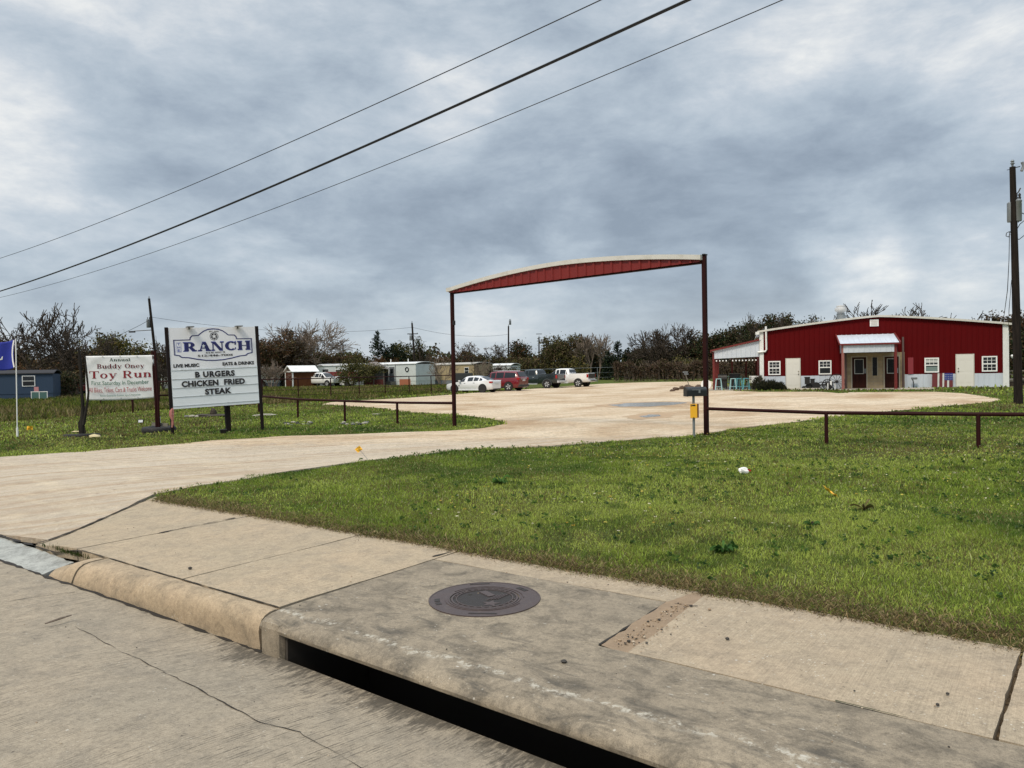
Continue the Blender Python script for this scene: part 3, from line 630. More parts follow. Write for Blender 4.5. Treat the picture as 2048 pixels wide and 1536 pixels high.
# manhole cover
mc = XY(-3.51, 4.29); mh = thing('manhole_cover', 'round brown cast iron manhole cover with a raised star and bars', 'manhole cover', (mc[0], mc[1], 0.004), -0.20)
IRON = paint('cast_iron', (0.085, 0.062, 0.058), 0.5, 0.25, var=0.25, sc=7, dirt=(0.13, 0.10, 0.085), bump=0.3)
IROND = paint('cast_iron_dark', (0.038, 0.031, 0.028), 0.6, 0.2, var=0.35, sc=20, bump=0.8)
def ring(mb, r0, r1, z0, z1, a0=0, a1=2 * PI, n=72, mi=0):
    full = abs(a1 - a0 - 2 * PI) < 1e-6; o = len(mb.v); k = n if full else n + 1
    for i in range(k):
        a = a0 + (a1 - a0) * i / n; c, s = math.cos(a), math.sin(a)
        mb.v += [(r0 * c, r0 * s, z0), (r0 * c, r0 * s, z1), (r1 * c, r1 * s, z1), (r1 * c, r1 * s, z0)]
    for i in range(n):
        p, q_ = o + 4 * i, o + 4 * ((i + 1) % k)
        for j in range(4): mb.f.append((p + j, q_ + j, q_ + (j + 1) % 4, p + (j + 1) % 4)); mb.m.append(mi)
    return mb
mb = MB(); ring(mb, 0.265, 0.42, -0.02, 0.004); ring(mb, 0.262, 0.275, 0.004, 0.008); ring(mb, 0.29, 0.297, 0.004, 0.008, 0.2, 2.7); ring(mb, 0.29, 0.297, 0.004, 0.008, 3.4, 6.0)
ring(mb, 0.41, 0.42, 0.004, 0.006)
mb.build('ring_frame', IRON, mh)
for a, w in ((0.75, 0.05), (0.92, 0.05), (3.45, 0.07), (3.68, 0.05)):
    MB().bar((0.335 * math.cos(a), 0.335 * math.sin(a), 0.0052), (0.375 * math.cos(a), 0.375 * math.sin(a), 0.0052), w, 0.003).build('casting_mark', IROND, mh)
MB().bar((-0.03, -0.36, 0.0052), (0.17, -0.34, 0.0052), 0.018, 0.003).build('casting_mark', IROND, mh)
MB().bar((-0.2, 0.33, 0.0052), (-0.05, 0.375, 0.0052), 0.018, 0.003).build('casting_mark', IROND, mh)
mb = MB(); mb.lathe([(0.259, -0.02), (0.259, 0.001), (0.24, 0.002), (0.0, 0.002)], 72); mb.build('lid', IROND, mh)
mb = MB(); ring(mb, 0.238, 0.252, 0.002, 0.0065); ring(mb, 0.208, 0.216, 0.002, 0.0065)
for i in range(26):
    if i % 13 in (0, 1): continue
    a = 0.3 + i * 2 * PI / 26; mb.bar((0.221 * math.cos(a), 0.221 * math.sin(a), 0.004), (0.232 * math.cos(a), 0.232 * math.sin(a), 0.004), 0.022, 0.005)
mb.build('lid_rims', IRON, mh)
mb = MB(); sc = [(0.075 if i % 2 == 0 else 0.031, 2 * PI * i / 10 + 0.3) for i in range(10)]; c0 = (0.075, -0.115)
mb.add([(c0[0], c0[1], 0.009)] + [(c0[0] + r * math.cos(a), c0[1] + r * math.sin(a), 0.004) for r, a in sc], [(0, 1 + i, 1 + (i + 1) % 10) for i in range(10)])
mb.build('star_emblem', IRON, mh)
mb = MB(); mb.bar((-0.055, 0.16, 0.0045), (0.045, 0.055, 0.0045), 0.058, 0.006)
for k in range(4): mb.bar((0.03 + k * 0.024, -0.045 + k * 0.012, 0.0045), (0.085 + k * 0.024, 0.085 + k * 0.012, 0.0045), 0.010, 0.006)
mb.build('bar_emblem', IRON, mh)
mb = MB(); ring(mb, 0.0, 0.018, 0.0022, 0.0026, n=16); mb.build('pick_hole', CRACK, mh).location = (-0.13, 0.07, 0)
# loose grit and chips on the pavement and road
rng = random.Random(9); mb = MB()
def pebble(mb, x, y, z, r, rng, mi=0):
    o = len(mb.v); a0 = rng.random() * 6.28; e = rng.uniform(0.6, 1.0)
    for zz, rr in ((0.0, 0.8), (r * 0.5, 1.0), (r * 0.85, 0.55)):
        for i in range(6):
            a = a0 + i * PI / 3; k = rr * rng.uniform(0.75, 1.15); mb.v.append((x + r * k * math.cos(a), y + r * e * k * math.sin(a), z + zz))
    for l in range(2):
        for i in range(6): mb.f.append((o + l * 6 + i, o + l * 6 + (i + 1) % 6, o + l * 6 + 6 + (i + 1) % 6, o + l * 6 + 6 + i)); mb.m.append(mi)
    mb.f.append(tuple(o + 12 + i for i in range(6))); mb.m.append(mi)
for k in range(170):
    p = XY(-2.27 + abs(rng.gauss(0, 0.10)), rng.uniform(3.97, 4.98)); pebble(mb, p[0], p[1], 0.005, min(0.016, abs(rng.gauss(0.003, 0.004)) + 0.002), rng, rng.choice((0, 1, 1, 1, 2)))
for k in range(1500):
    s = rng.uniform(-11, 3.0); n = rng.uniform(-1, 5.2); p = XY(s, n)
    if 2.85 < n < 3.31: continue
    z = float(road_z(*p)) if n < 2.94 else float(zt(*p)) + 0.004
    pebble(mb, p[0], p[1], z, rng.choice((0.0015, 0.002, 0.002, 0.003, 0.003, 0.004, 0.006)), rng, rng.choice((0, 0, 1, 2)))
for px, py, r in ((1128, 1327, 0.018), (1455, 1281, 0.016), (1895, 1391, 0.011), (1875, 1413, 0.012), (380, 1139, 0.02)):
    p = GZ(px, py); pebble(mb, p[0], p[1], 0.006, r, rng, 2)
struct(mb.build('grit', [paint('pale_chip', (0.42, 0.35, 0.26), 0.9, var=0.25, sc=30), paint('tan_chip', (0.32, 0.23, 0.15), 0.9, var=0.3, sc=30), paint('dark_chip', (0.04, 0.035, 0.03), 0.8, var=0.3, sc=30)]), 'stuff')
p0, p1 = GZ(90, 1249, -.15), GZ(143, 1232, -.15)
tw = MB().tube([(p0[0], p0[1], -0.143), ((p0[0] + p1[0]) / 2 + 0.01, (p0[1] + p1[1]) / 2, -0.138), (p1[0], p1[1], -0.143)], [0.006, 0.009, 0.004], 6).build('twig', PALEBARK, smooth=True)
tag(tw, 'short pale twig lying on the concrete road near the kerb', 'twig')

# ================================================================== lettering
_FONT = None
def text_geo(body, bold=0.0, spacing=1.0):
    cu = bpy.data.curves.new('lettering', 'FONT'); cu.body = body; cu.size = 1; cu.offset = bold; cu.extrude = 0.0; cu.space_character = spacing; cu.resolution_u = 3
    ob = bpy.data.objects.new('lettering', cu); COL.objects.link(ob); dg = bpy.context.evaluated_depsgraph_get()
    me = bpy.data.meshes.new_from_object(ob.evaluated_get(dg)); vs_ = [(v.co.x, v.co.y) for v in me.vertices]; fs_ = [tuple(p.vertices) for p in me.polygons]
    bpy.data.objects.remove(ob); bpy.data.curves.remove(cu); bpy.data.meshes.remove(me); return vs_, fs_
# a small slab-serif alphabet: each glyph is a set of quads in a cell one cap-height tall
TH, TN, SF = 0.20, 0.065, 0.065
def _q(x0, y0, x1, y1): return [(x0, y0), (x1, y0), (x1, y1), (x0, y1)]
def _dg(x0, y0, x1, y1, w): return [(x0 - w / 2, y0), (x0 + w / 2, y0), (x1 + w / 2, y1), (x1 - w / 2, y1)]
def _ring(cx, cy, rx, ry, tx, ty, a0=0, a1=360, n=20):
    out = []
    for i in range(n):
        t0 = rad(a0 + (a1 - a0) * i / n); t1 = rad(a0 + (a1 - a0) * (i + 1) / n)
        out.append([(cx + rx * math.cos(t0), cy + ry * math.sin(t0)), (cx + rx * math.cos(t1), cy + ry * math.sin(t1)),
                    (cx + (rx - tx) * math.cos(t1), cy + (ry - ty) * math.sin(t1)), (cx + (rx - tx) * math.cos(t0), cy + (ry - ty) * math.sin(t0))])
    return out
def _sf(x, w, y): return _q(x - w / 2, y, x + w / 2, y + SF)
XH = 0.68
def glyph(c):
    a = TH
    if c == 'A': return [_dg(0.16, 0, 0.40, 1, 0.09), _dg(0.74, 0, 0.46, 1, a), _q(0.24, 0.28, 0.66, 0.36), _sf(0.15, 0.30, 0), _sf(0.75, 0.36, 0)], 0.92
    if c == 'B': return [_q(0.08, 0, 0.08 + a, 1), _q(0, 0, 0.4, SF), _q(0, 1 - SF, 0.4, 1), _q(0.2, 0.48, 0.42, 0.55)] + _ring(0.4, 0.26, 0.36, 0.28, a, TN, -90, 90, 12) + _ring(0.4, 0.765, 0.31, 0.235, a, TN, -90, 90, 12), 0.80
    if c == 'R': return [_q(0.08, 0, 0.08 + a, 1), _sf(0.18, 0.36, 0), _q(0, 1 - SF, 0.45, 1), _q(0.2, 0.44, 0.45, 0.51)] + _ring(0.45, 0.72, 0.34, 0.28, a, TN, -90, 90, 12) + [_dg(0.76, 0, 0.48, 0.46, a), _sf(0.80, 0.26, 0)], 0.95
    if c == 'N': return [_q(0.08, 0, 0.16, 1), _q(0.74, 0, 0.82, 1), _dg(0.72, 0, 0.18, 1, a), _sf(0.12, 0.26, 0), _q(0, 1 - SF, 0.25, 1), _sf(0.78, 0.28, 1 - SF)], 0.94
    if c == 'C': return _ring(0.45, 0.5, 0.45, 0.5, a, TN, 48, 312, 26) + [_q(0.72, 0.62, 0.82, 0.98), _q(0.74, 0.1, 0.80, 0.32)], 0.88
    if c == 'H': return [_q(0.07, 0, 0.07 + a, 1), _q(0.67, 0, 0.67 + a, 1), _q(0.2, 0.46, 0.7, 0.54), _sf(0.17, 0.36, 0), _sf(0.77, 0.36, 0), _sf(0.17, 0.36, 1 - SF), _sf(0.77, 0.36, 1 - SF)], 0.96
    if c == 'T': return [_q(0.34, 0, 0.34 + a, 1), _q(0, 0.93, 0.88, 1), _q(0, 0.72, 0.06, 0.95), _q(0.82, 0.72, 0.88, 0.95), _sf(0.44, 0.38, 0)], 0.90
    if c == 'O': return _ring(0.46, 0.5, 0.46, 0.5, a, TN, 0, 360, 30), 0.94
    if c in 'oe':
        r = _ring(0.34, XH / 2, 0.34, XH / 2, a * 0.9, TN, 0, 360, 26) if c == 'o' else _ring(0.34, XH / 2, 0.34, XH / 2, a * 0.9, TN, 0, 318, 24) + [_q(0.14, XH / 2 - 0.03, 0.62, XH / 2 + 0.03)]
        return r, 0.72
    if c == 'n': return [_q(0.08, 0, 0.08 + a, XH), _q(0, XH - SF, 0.2, XH), _sf(0.18, 0.34, 0), _sf(0.62, 0.34, 0), _q(0.52, 0, 0.52 + a, 0.45)] + _ring(0.42, 0.42, 0.30, 0.26, a, TN, 0, 150, 10), 0.82
    if c == 'u': return [_q(0.08, 0.22, 0.08 + a, XH), _q(0, XH - SF, 0.2, XH), _q(0.52, 0, 0.52 + a, XH), _q(0.44, XH - SF, 0.6, XH), _q(0.6, 0, 0.80, SF)] + _ring(0.36, 0.26, 0.28, 0.26, a, TN, 180, 330, 10), 0.82
    if c == 'a': return _ring(0.30, 0.24, 0.30, 0.24, a * 0.9, TN, 60, 330, 16) + [_q(0.44, 0, 0.44 + a, 0.5), _q(0.6, 0, 0.74, SF)] + _ring(0.36, 0.44, 0.28, 0.24, a, TN, 0, 160, 10), 0.74
    if c == 'l': return [_q(0.08, 0, 0.08 + a, 1), _q(0, 1 - SF, 0.2, 1), _sf(0.18, 0.36, 0)], 0.38
    if c == 'd': return _ring(0.32, XH / 2, 0.32, XH / 2, a * 0.9, TN, 0, 360, 22) + [_q(0.46, 0, 0.46 + a, 1), _q(0.38, 1 - SF, 0.5, 1), _q(0.6, 0, 0.76, SF)], 0.80
    if c == 'y': return [_dg(0.38, 0.0, 0.14, XH, a), _dg(0.34, -0.06, 0.62, XH, 0.075), _sf(0.13, 0.32, XH - SF), _sf(0.63, 0.24, XH - SF), _dg(0.20, -0.28, 0.36, 0.02, 0.075), _q(0.06, -0.30, 0.22, -0.17)], 0.76
    return [], 0.38
def serif_geo(body, gap=0.06):
    vs_, fs_, x = [], [], 0.0
    for c in body:
        qs, w = glyph(c)
        for k in qs:
            o = len(vs_); vs_ += [(x + p, q) for p, q in k]; fs_.append((o, o + 1, o + 2, o + 3))
        x += w + gap
    return vs_, fs_
def lettering(name, geo_, rect, mat, parent, depth=0.0, step=0.00006, shear=0.0):
    """fit flat letters into rect=(x0, x1, z0, z1) on the board's face; the reader stands on the -Y side"""
    vs_, fs_ = geo_; A = np.array(vs_); lo, hi = A.min(0), A.max(0); x0, x1, z0, z1 = rect
    sx = (x1 - x0) / (hi[0] - lo[0]); sz = (z1 - z0) / (hi[1] - lo[1]); mb = MB()
    for i, f in enumerate(fs_):
        pts = []
        for j in f:
            x = x0 + (A[j, 0] - lo[0]) * sx; z = z0 + (A[j, 1] - lo[1]) * sz; pts.append((x, depth - i * step, z + shear * (x - x0)))
        a = Vector(pts[0]); 
        nrm = (Vector(pts[1]) - a).cross(Vector(pts[2]) - a)
        if nrm.y > 0: pts.reverse()
        mb.add(pts, [tuple(range(len(pts)))])
    return mb.build(name, mat, parent)

# ================================================================== corrugated sheet helper
def rib_sheet(x0, x1, zb, zt_, pitch=0.3, rib=0.07, d=0.024, y=0.0, mb=None, face=-1):
    """ribbed metal sheet in the XZ plane; zb / zt_ give the lower and upper edge at x; ribs stand out towards -Y"""
    mb = mb or MB(); xs = []
    x = x0
    while x < x1 - 1e-6:
        for dx, yy in ((0, 0), (pitch - rib - 0.03, 0), (pitch - rib - 0.01, d), (pitch - 0.02, d), (pitch, 0)):
            if x + dx <= x1 + 1e-6: xs.append((x + dx, yy))
        x += pitch
    if xs[-1][0] < x1: xs.append((x1, 0))
    o = len(mb.v)
    for a, yy in xs: mb.v += [(a, y + face * yy, zb(a)), (a, y + face * yy, zt_(a))]
    for i in range(len(xs) - 1): mb.f.append((o + 2 * i, o + 2 * i + 2, o + 2 * i + 3, o + 2 * i + 1)); mb.m.append(0)
    return mb

# ================================================================== entrance gate
GL = GP(909, 853); GR = GP(1413, 871)
gdir = np.array([GR[0] - GL[0], GR[1] - GL[1]]); glen = float(np.linalg.norm(gdir)); gang = math.atan2(gdir[1], gdir[0])
gate = thing('entrance_gate', 'tall red metal gateway arch with a curved ribbed top beam over the gravel drive', 'gateway', (GL[0], GL[1], 0.0), gang)
ZB = 4.44
def gtop(x): 
    t = min(max(x / glen, 0.0), 1.0); return ZB + 0.06 + 0.36 * (1 - abs(2 * t - 1) ** 1.8)
for x, zb in ((0, GL[2]), (glen, GR[2])):
    MB().box(x - 0.052, x + 0.052, -0.052, 0.052, zb - 0.4, ZB + (0.02 if x == 0 else 0.17)).build('post', MAROON, gate, bevel=0.006)
p = MB(); rib_sheet(-0.05, glen - 0.08, lambda x: ZB, gtop, 0.305, 0.07, 0.03, -0.10, p); rib_sheet(-0.05, glen - 0.08, lambda x: ZB, gtop, 0.305, 0.07, 0.03, 0.10, p, 1)
p.build('arch_panel', GATERED, gate)
mb = MB(); N = 48
for i in range(N + 1):
    x = -0.12 + (glen + 0.12 - 0.02) * i / N; z = gtop(min(max(x, 0), glen))
    mb.v += [(x, -0.17, z - 0.015), (x, -0.17, z + 0.108), (x, 0.17, z + 0.115), (x, 0.17, z - 0.015)]
for i in range(N):
    for j in range(4): mb.f.append((4 * i + j, 4 * i + 4 + j, 4 * i + 4 + (j + 1) % 4, 4 * i + (j + 1) % 4)); mb.m.append(0)
mb.f += [(0, 1, 2, 3), (4 * N + 3, 4 * N + 2, 4 * N + 1, 4 * N)]; mb.m += [0, 0]
mb.build('arch_trim', CREAMTRIM, gate)
MB().box(0, glen, -0.06, 0.06, ZB - 0.035, ZB - 0.002).build('tie_beam', MAROON, gate)
MB().box(glen - 0.02, glen + 0.055, -0.08, 0.08, ZB + 0.172, ZB + 0.20).build('post_cap', BLACKMET, gate)
MB().box(0.0525, 0.09, -0.05, 0.05, 3.35, 3.5).build('bracket', BLACKMET, gate)

# ================================================================== pipe fences
def fence(name, label, pts, hts, mat, r_post=0.045, r_rail=0.04, rails=(1.0,), extra=(None, None), cat='fence', square=False):
    root = thing(name, label, cat, pts[0])
    o = np.array(pts[0]); P = [np.array(p) - o for p in pts]
    for i, (p, h) in enumerate(zip(P, hts)):
        if h is None: continue
        m = MB()
        if square: m.box(p[0] - r_post, p[0] + r_post, p[1] - r_post, p[1] + r_post, p[2] - 0.3, p[2] + h)
        else: m.tube([p + [0, 0, -0.3], p + [0, 0, h]], r_post, 10)
        m.build('post', mat, root, smooth=not square)
    for fr, rr in rails:
        tops = [p + np.array([0, 0, (h if h is not None else hts[1]) * fr]) for p, h in zip(P, hts)]
        MB().tube(tops, rr, 8).build('rail', mat, root, smooth=True)
    return root
def gp(px, py): return GP(px, py)
fl = [GL, gp(795, 849), gp(690, 843), gp(596, 836), np.array([-12.0, 35.0, zt(-12.0, 35.0)]), np.array([-14.6, 37.8, zt(-14.6, 37.8)]), np.array([-17.2, 40.6, zt(-17.2, 40.6)]), gp(266, 826) * [1, 1, 1]]
fence('pipe_fence', 'low dark pipe fence running behind the big white sign to the left gatepost', fl, [None, 0.80, 0.80, 0.78, 0.8, 0.8, 0.8, 0.86], MAROON, 0.045, 0.042, ((1.0, 0.045),))
fr = [GR, gp(1653, 888), gp(1957, 898), np.array([12.1, 13.3, zt(12.1, 13.3)])]
fence('pipe_fence', 'low dark pipe fence across the right lawn beside the mailbox', fr, [None, 0.69, 0.70, 0.72], MAROON, 0.04, 0.04, ((1.0, 0.04),))
ff = [ground_at(px, d) for px, d in ((200, 47), (262, 47.5), (318, 48), (372, 48.5), (425, 49), (475, 49.5), (524, 50), (596, 51.5), (661, 53), (718, 55), (770, 57), (818, 59.5), (862, 62), (905, 65))]
fence('pipe_fence', 'long dark pipe fence in front of the trailers and brown shed', ff, [1.5] * len(ff), MAROON, 0.04, 0.035, ((1.0, 0.036), (0.5, 0.014), (0.25, 0.012)))
fw = [ground_at(px, d) for px, d in ((1035, 84), (1085, 88), (1140, 92), (1195, 96), (1255, 98))]
fence('wire_fence', 'thin wire fence with slim posts beyond the white pickup', fw, [1.9] * 5, GALVPIPE, 0.035, 0.02, ((1.0, 0.022), (0.66, 0.012), (0.33, 0.012)))

# ================================================================== mailbox and yellow box on its post
mp = gp(1391, 877); mp[1] += 0.15
mbx = thing('mailbox', 'black mailbox on a galvanised post beside the right gatepost', 'mailbox', mp, rad(4))
MB().tube([(0, 0, -0.3), (0, 0, 1.06)], 0.033, 10).build('post', GALVPIPE, mbx, smooth=True)
prof = [(-0.135, 0.0), (0.135, 0.0), (0.135, 0.13)] + [(0.135 * math.cos(rad(a)), 0.13 + 0.10 * math.sin(rad(a))) for a in range(15, 180, 15)] + [(-0.135, 0.13)]
mb = MB(); n = len(prof); L = 0.50
mb.v = [(-0.20, y, 1.04 + z) for y, z in prof] + [(-0.20 + L, y, 1.04 + z) for y, z in prof]
mb.f = [tuple(range(n)), tuple(reversed(range(n, 2 * n)))] + [(i, i + n, (i + 1) % n + n, (i + 1) % n) for i in range(n)]; mb.m = [0] * len(mb.f)
mb.build('box', paint('mailbox_black', (0.010, 0.012, 0.013), 0.35, var=0.3, sc=6), mbx, bevel=0.006)
mb = MB(); mb.v = [(-0.212, y * 1.04, 1.035 + z * 1.04) for y, z in prof] + [(-0.17, y * 1.04, 1.035 + z * 1.04) for y, z in prof]
mb.f = [tuple(range(n)), tuple(reversed(range(n, 2 * n)))] + [(i, i + n, (i + 1) % n + n, (i + 1) % n) for i in range(n)]; mb.m = [0] * len(mb.f)
mb.build('door', BLACKMET, mbx)
MB().box(-0.08, 0.10, -0.152, -0.138, 1.19, 1.205).box(0.085, 0.13, -0.15, -0.138, 1.12, 1.205).build('flag', GALVPIPE, mbx)
yb = thing('paper_box', 'yellow box strapped to the mailbox post', 'newspaper box', (mp[0], mp[1], mp[2] + 0.50), rad(-12))
mb = MB(); mb.box(-0.085, 0.085, -0.10, -0.034, 0.0, 0.35); mb.build('box', YELLOW, yb, bevel=0.008)
MB().box(0.0855, 0.12, -0.09, -0.034, 0.01, 0.35).build('side_panel', paint('brown_plastic', (0.09, 0.02, 0.012), 0.6), yb)
for bx_ in ((-0.07, -0.05, -0.104, -0.1005, 0.29, 0.34), (-0.04, 0.04, -0.104, -0.1005, 0.30, 0.335), (-0.01, 0.01, -0.104, -0.1005, 0.01, 0.03)): MB().box(*bx_).build('slot', BLACKMET, yb)

# ================================================================== big roadside sign
S0 = np.array([-10.52, 23.0]); S1 = np.array([-8.36, 24.5]); sw = float(np.linalg.norm(S1 - S0)); sang = math.atan2(*(S1 - S0)[::-1])
sg = thing('roadside_sign', 'big white restaurant sign reading RANCH above a burgers letter board', 'sign', (S0[0], S0[1], float(zt(*S0))), sang, ry=rad(-2.0))
BZ0, BZ1 = 0.77 + 0.02, 3.31; bw, bh = sw, BZ1 - BZ0
def SU(u): return u * bw
def SV(v): return BZ1 - v * bh
def SR(u0, u1, v0, v1): return (SU(u0), SU(u1), SV(v1), SV(v0))
SIGNPOST = paint('sign_post_dark', (0.014, 0.010, 0.010), 0.7, var=0.3, sc=5, spec=0.15)
for x in (-0.06, bw + 0.06): MB().box(x - 0.042, x + 0.05, -0.045, 0.045, -0.4, BZ1 + 0.02).build('post', SIGNPOST, sg, bevel=0.005)
MB().box(bw * 0.60, bw * 0.60 + 0.15, 0.10, 0.25, -0.4, BZ0 + 0.5).build('rear_post', SIGNPOST, sg)
SIGNW = paint('sign_white_panel', (0.77, 0.79, 0.83), 0.45, var=0.05, sc=1.2, dirt=(0.68, 0.70, 0.73))
SIGNW2 = paint('letter_board_white', (0.78, 0.83, 0.87), 0.35, var=0.04, sc=1.5, dirt=(0.70, 0.75, 0.78))
MB().box(0, bw, -0.03, 0.03, SV(0.51), BZ1).build('header_board', SIGNW, sg)
MB().box(0, bw, -0.045, 0.04, BZ0, SV(0.512)).build('letter_board', SIGNW2, sg)
mb = MB()
for v in (0.525, 0.635, 0.745, 0.855, 0.965):
    mb.box(0.004, bw - 0.004, -0.056, -0.0455, SV(v) - 0.008, SV(v) + 0.008)
mb.build('letter_tracks', paint('clear_track', (0.50, 0.54, 0.56), 0.3, var=0.3, sc=3, dirt=(0.10, 0.10, 0.10)), sg)
NAVY = paint('navy_vinyl', (0.012, 0.016, 0.11), 0.4, var=0.1); BLUEV = paint('blue_vinyl', (0.10, 0.13, 0.42), 0.4, var=0.1); INK = paint('black_vinyl', (0.012, 0.012, 0.016), 0.45, var=0.2)
half = [(0.0, 0.018), (0.06, 0.024), (0.11, 0.045), (0.145, 0.072), (0.175, 0.10), (0.245, 0.102), (0.265, 0.122), (0.272, 0.152), (0.45, 0.153)]
low = [(0.45, 0.335), (0.40, 0.345), (0.372, 0.368), (0.30, 0.374), (0.2, 0.398), (0.1, 0.415), (0.0, 0.42)]
out = [(0.5 + u, v) for u, v in half + low] + [(0.5 - u, v) for u, v in reversed(half[1:] + low[:-1])]
def outline(mb, pts, w, y0, y1):
    P = [Vector((SU(u), SV(v))) for u, v in pts]; n = len(P); I = []; O = []
    for i in range(n):
        a, b, c = P[i - 1], P[i], P[(i + 1) % n]; d1 = (b - a).normalized(); d2 = (c - b).normalized(); n1 = Vector((-d1.y, d1.x)); n2 = Vector((-d2.y, d2.x))
        m_ = (n1 + n2).normalized(); k = w / 2 / max(0.5, m_.dot(n1)); I.append(b + m_ * k); O.append(b - m_ * k)
    o = len(mb.v)
    for i in range(n): mb.v += [(O[i].x, y0, O[i].y), (I[i].x, y0, I[i].y), (I[i].x, y1, I[i].y), (O[i].x, y1, O[i].y)]
    for i in range(n):
        p, q_ = o + 4 * i, o + 4 * ((i + 1) % n)
        for j in range(4): mb.f.append((p + j, q_ + j, q_ + (j + 1) % 4, p + (j + 1) % 4)); mb.m.append(0)
mb = MB(); outline(mb, out, 0.028, -0.034, -0.0305); mb.build('logo_border', NAVY, sg)
mb = MB(); outline(mb, [(0.5 + (u - 0.5) * 0.975, 0.22 + (v - 0.22) * 0.965) for u, v in out], 0.006, -0.033, -0.0305); mb.build('logo_border_inner', BLUEV, sg)
TH, TN, SF = 0.25, 0.10, 0.10
lettering('ranch_lettering_edge', serif_geo('RANCH', 0.05), SR(0.148, 0.932, 0.178, 0.300), BLUEV, sg, -0.0312)
TH, TN, SF = 0.27, 0.12, 0.115
lettering('ranch_lettering', serif_geo('RANCH', 0.06), SR(0.156, 0.925, 0.186, 0.293), NAVY, sg, -0.0345)
TH, TN, SF = 0.20, 0.065, 0.065
def star_poly(cx, cz, r, y, mb, rot=PI / 2, k=0.40):
    pts = [(cx + (r if i % 2 == 0 else r * k) * math.cos(rot + i * PI / 5), y, cz + (r if i % 2 == 0 else r * k) * math.sin(rot + i * PI / 5)) for i in range(10)]
    mb.add([(cx, y, cz)] + pts, [(0, 1 + (i + 1) % 10, 1 + i) for i in range(10)])
mb = MB(); star_poly(SU(0.378), SV(0.232), 0.062, -0.042, mb); mb.build('letter_star', SIGNW2, sg)
for ch, v in (('T', 0.190), ('H', 0.228), ('E', 0.266)):
    lettering('the_lettering', text_geo(ch, 0.02), SR(0.087, 0.118, v, v + 0.028), BLUEV, sg, -0.0345)
mb = MB(); outline(mb, [(0.078, 0.183), (0.128, 0.183), (0.128, 0.300), (0.078, 0.300)], 0.006, -0.034, -0.0305); mb.build('the_border', BLUEV, sg)
lettering('address_lettering', text_geo('415 W. HWY 79', 0.025), SR(0.40, 0.625, 0.308, 0.330), INK, sg, -0.0345)
lettering('phone_lettering', text_geo('512-446-7005', 0.03), SR(0.305, 0.715, 0.342, 0.368), INK, sg, -0.0345)
lettering('est_lettering', text_geo('EST. 2008', 0.02), SR(0.452, 0.562, 0.044, 0.060), INK, sg, -0.0345)
mb = MB(); cx, cz = SU(0.507), SV(0.113)
def ring_xz(mb, cx, cz, r0, r1, y0, y1, n=32):
    o = len(mb.v)
    for i in range(n):
        a = 2 * PI * i / n; c, s = math.cos(a), math.sin(a); mb.v += [(cx + r0 * c, y0, cz + r0 * s), (cx + r1 * c, y0, cz + r1 * s), (cx + r1 * c, y1, cz + r1 * s), (cx + r0 * c, y1, cz + r0 * s)]
    for i in range(n):
        p, q_ = o + 4 * i, o + 4 * ((i + 1) % n)
        for j in range(4): mb.f.append((p + j, q_ + j, q_ + (j + 1) % 4, p + (j + 1) % 4)); mb.m.append(0)
ring_xz(mb, cx, cz, 0.118, 0.130, -0.034, -0.0305)
for k in range(5):
    a = PI / 2 + k * 2 * PI / 5
    c = (cx + 0.07 * math.cos(a), cz + 0.07 * math.sin(a)); star_poly(cx + 0.088 * math.cos(a), cz + 0.088 * math.sin(a), 0.030, -0.034, mb, a)
    a2 = a + PI / 5; mb.add([(cx + 0.05 * math.cos(a2 - .5), -0.0335, cz + 0.05 * math.sin(a2 - .5)), (cx + 0.105 * math.cos(a2 - .2), -0.0335, cz + 0.105 * math.sin(a2 - .2)), (cx + 0.105 * math.cos(a2 + .2), -0.0335, cz + 0.105 * math.sin(a2 + .2)), (cx + 0.05 * math.cos(a2 + .5), -0.0335, cz + 0.05 * math.sin(a2 + .5))], [(3, 2, 1, 0)])
mb.build('star_emblem', INK, sg)
lettering('live_music_lettering', text_geo('LIVE MUSIC', 0.05), SR(0.030, 0.318, 0.448, 0.492), INK, sg, -0.0345)
lettering('eats_drinks_lettering', text_geo('EATS & DRINKS', 0.05), SR(0.585, 0.965, 0.446, 0.490), INK, sg, -0.0345)
lettering('burgers_lettering', text_geo('B URGERS', 0.05, 1.12), SR(0.262, 0.722, 0.552, 0.628), INK, sg, -0.060)
lettering('chicken_fried_lettering', text_geo('CHICKEN  FRIED', 0.05, 1.06), SR(0.105, 0.838, 0.662, 0.738), INK, sg, -0.060)
lettering('steak_lettering', text_geo('STEAK', 0.05, 1.08), SR(0.362, 0.672, 0.772, 0.848), INK, sg, -0.060)
for u in (0.19, 0.75): MB().box(SU(u), SU(u) + 0.20, -0.32, -0.05, BZ1 + 0.0, BZ1 + 0.03).box(SU(u) + 0.08, SU(u) + 0.12, -0.06, -0.02, BZ1 - 0.06, BZ1 + 0.02).build('sign_light', paint('lamp_grey', (0.16, 0.16, 0.16), 0.4), sg)
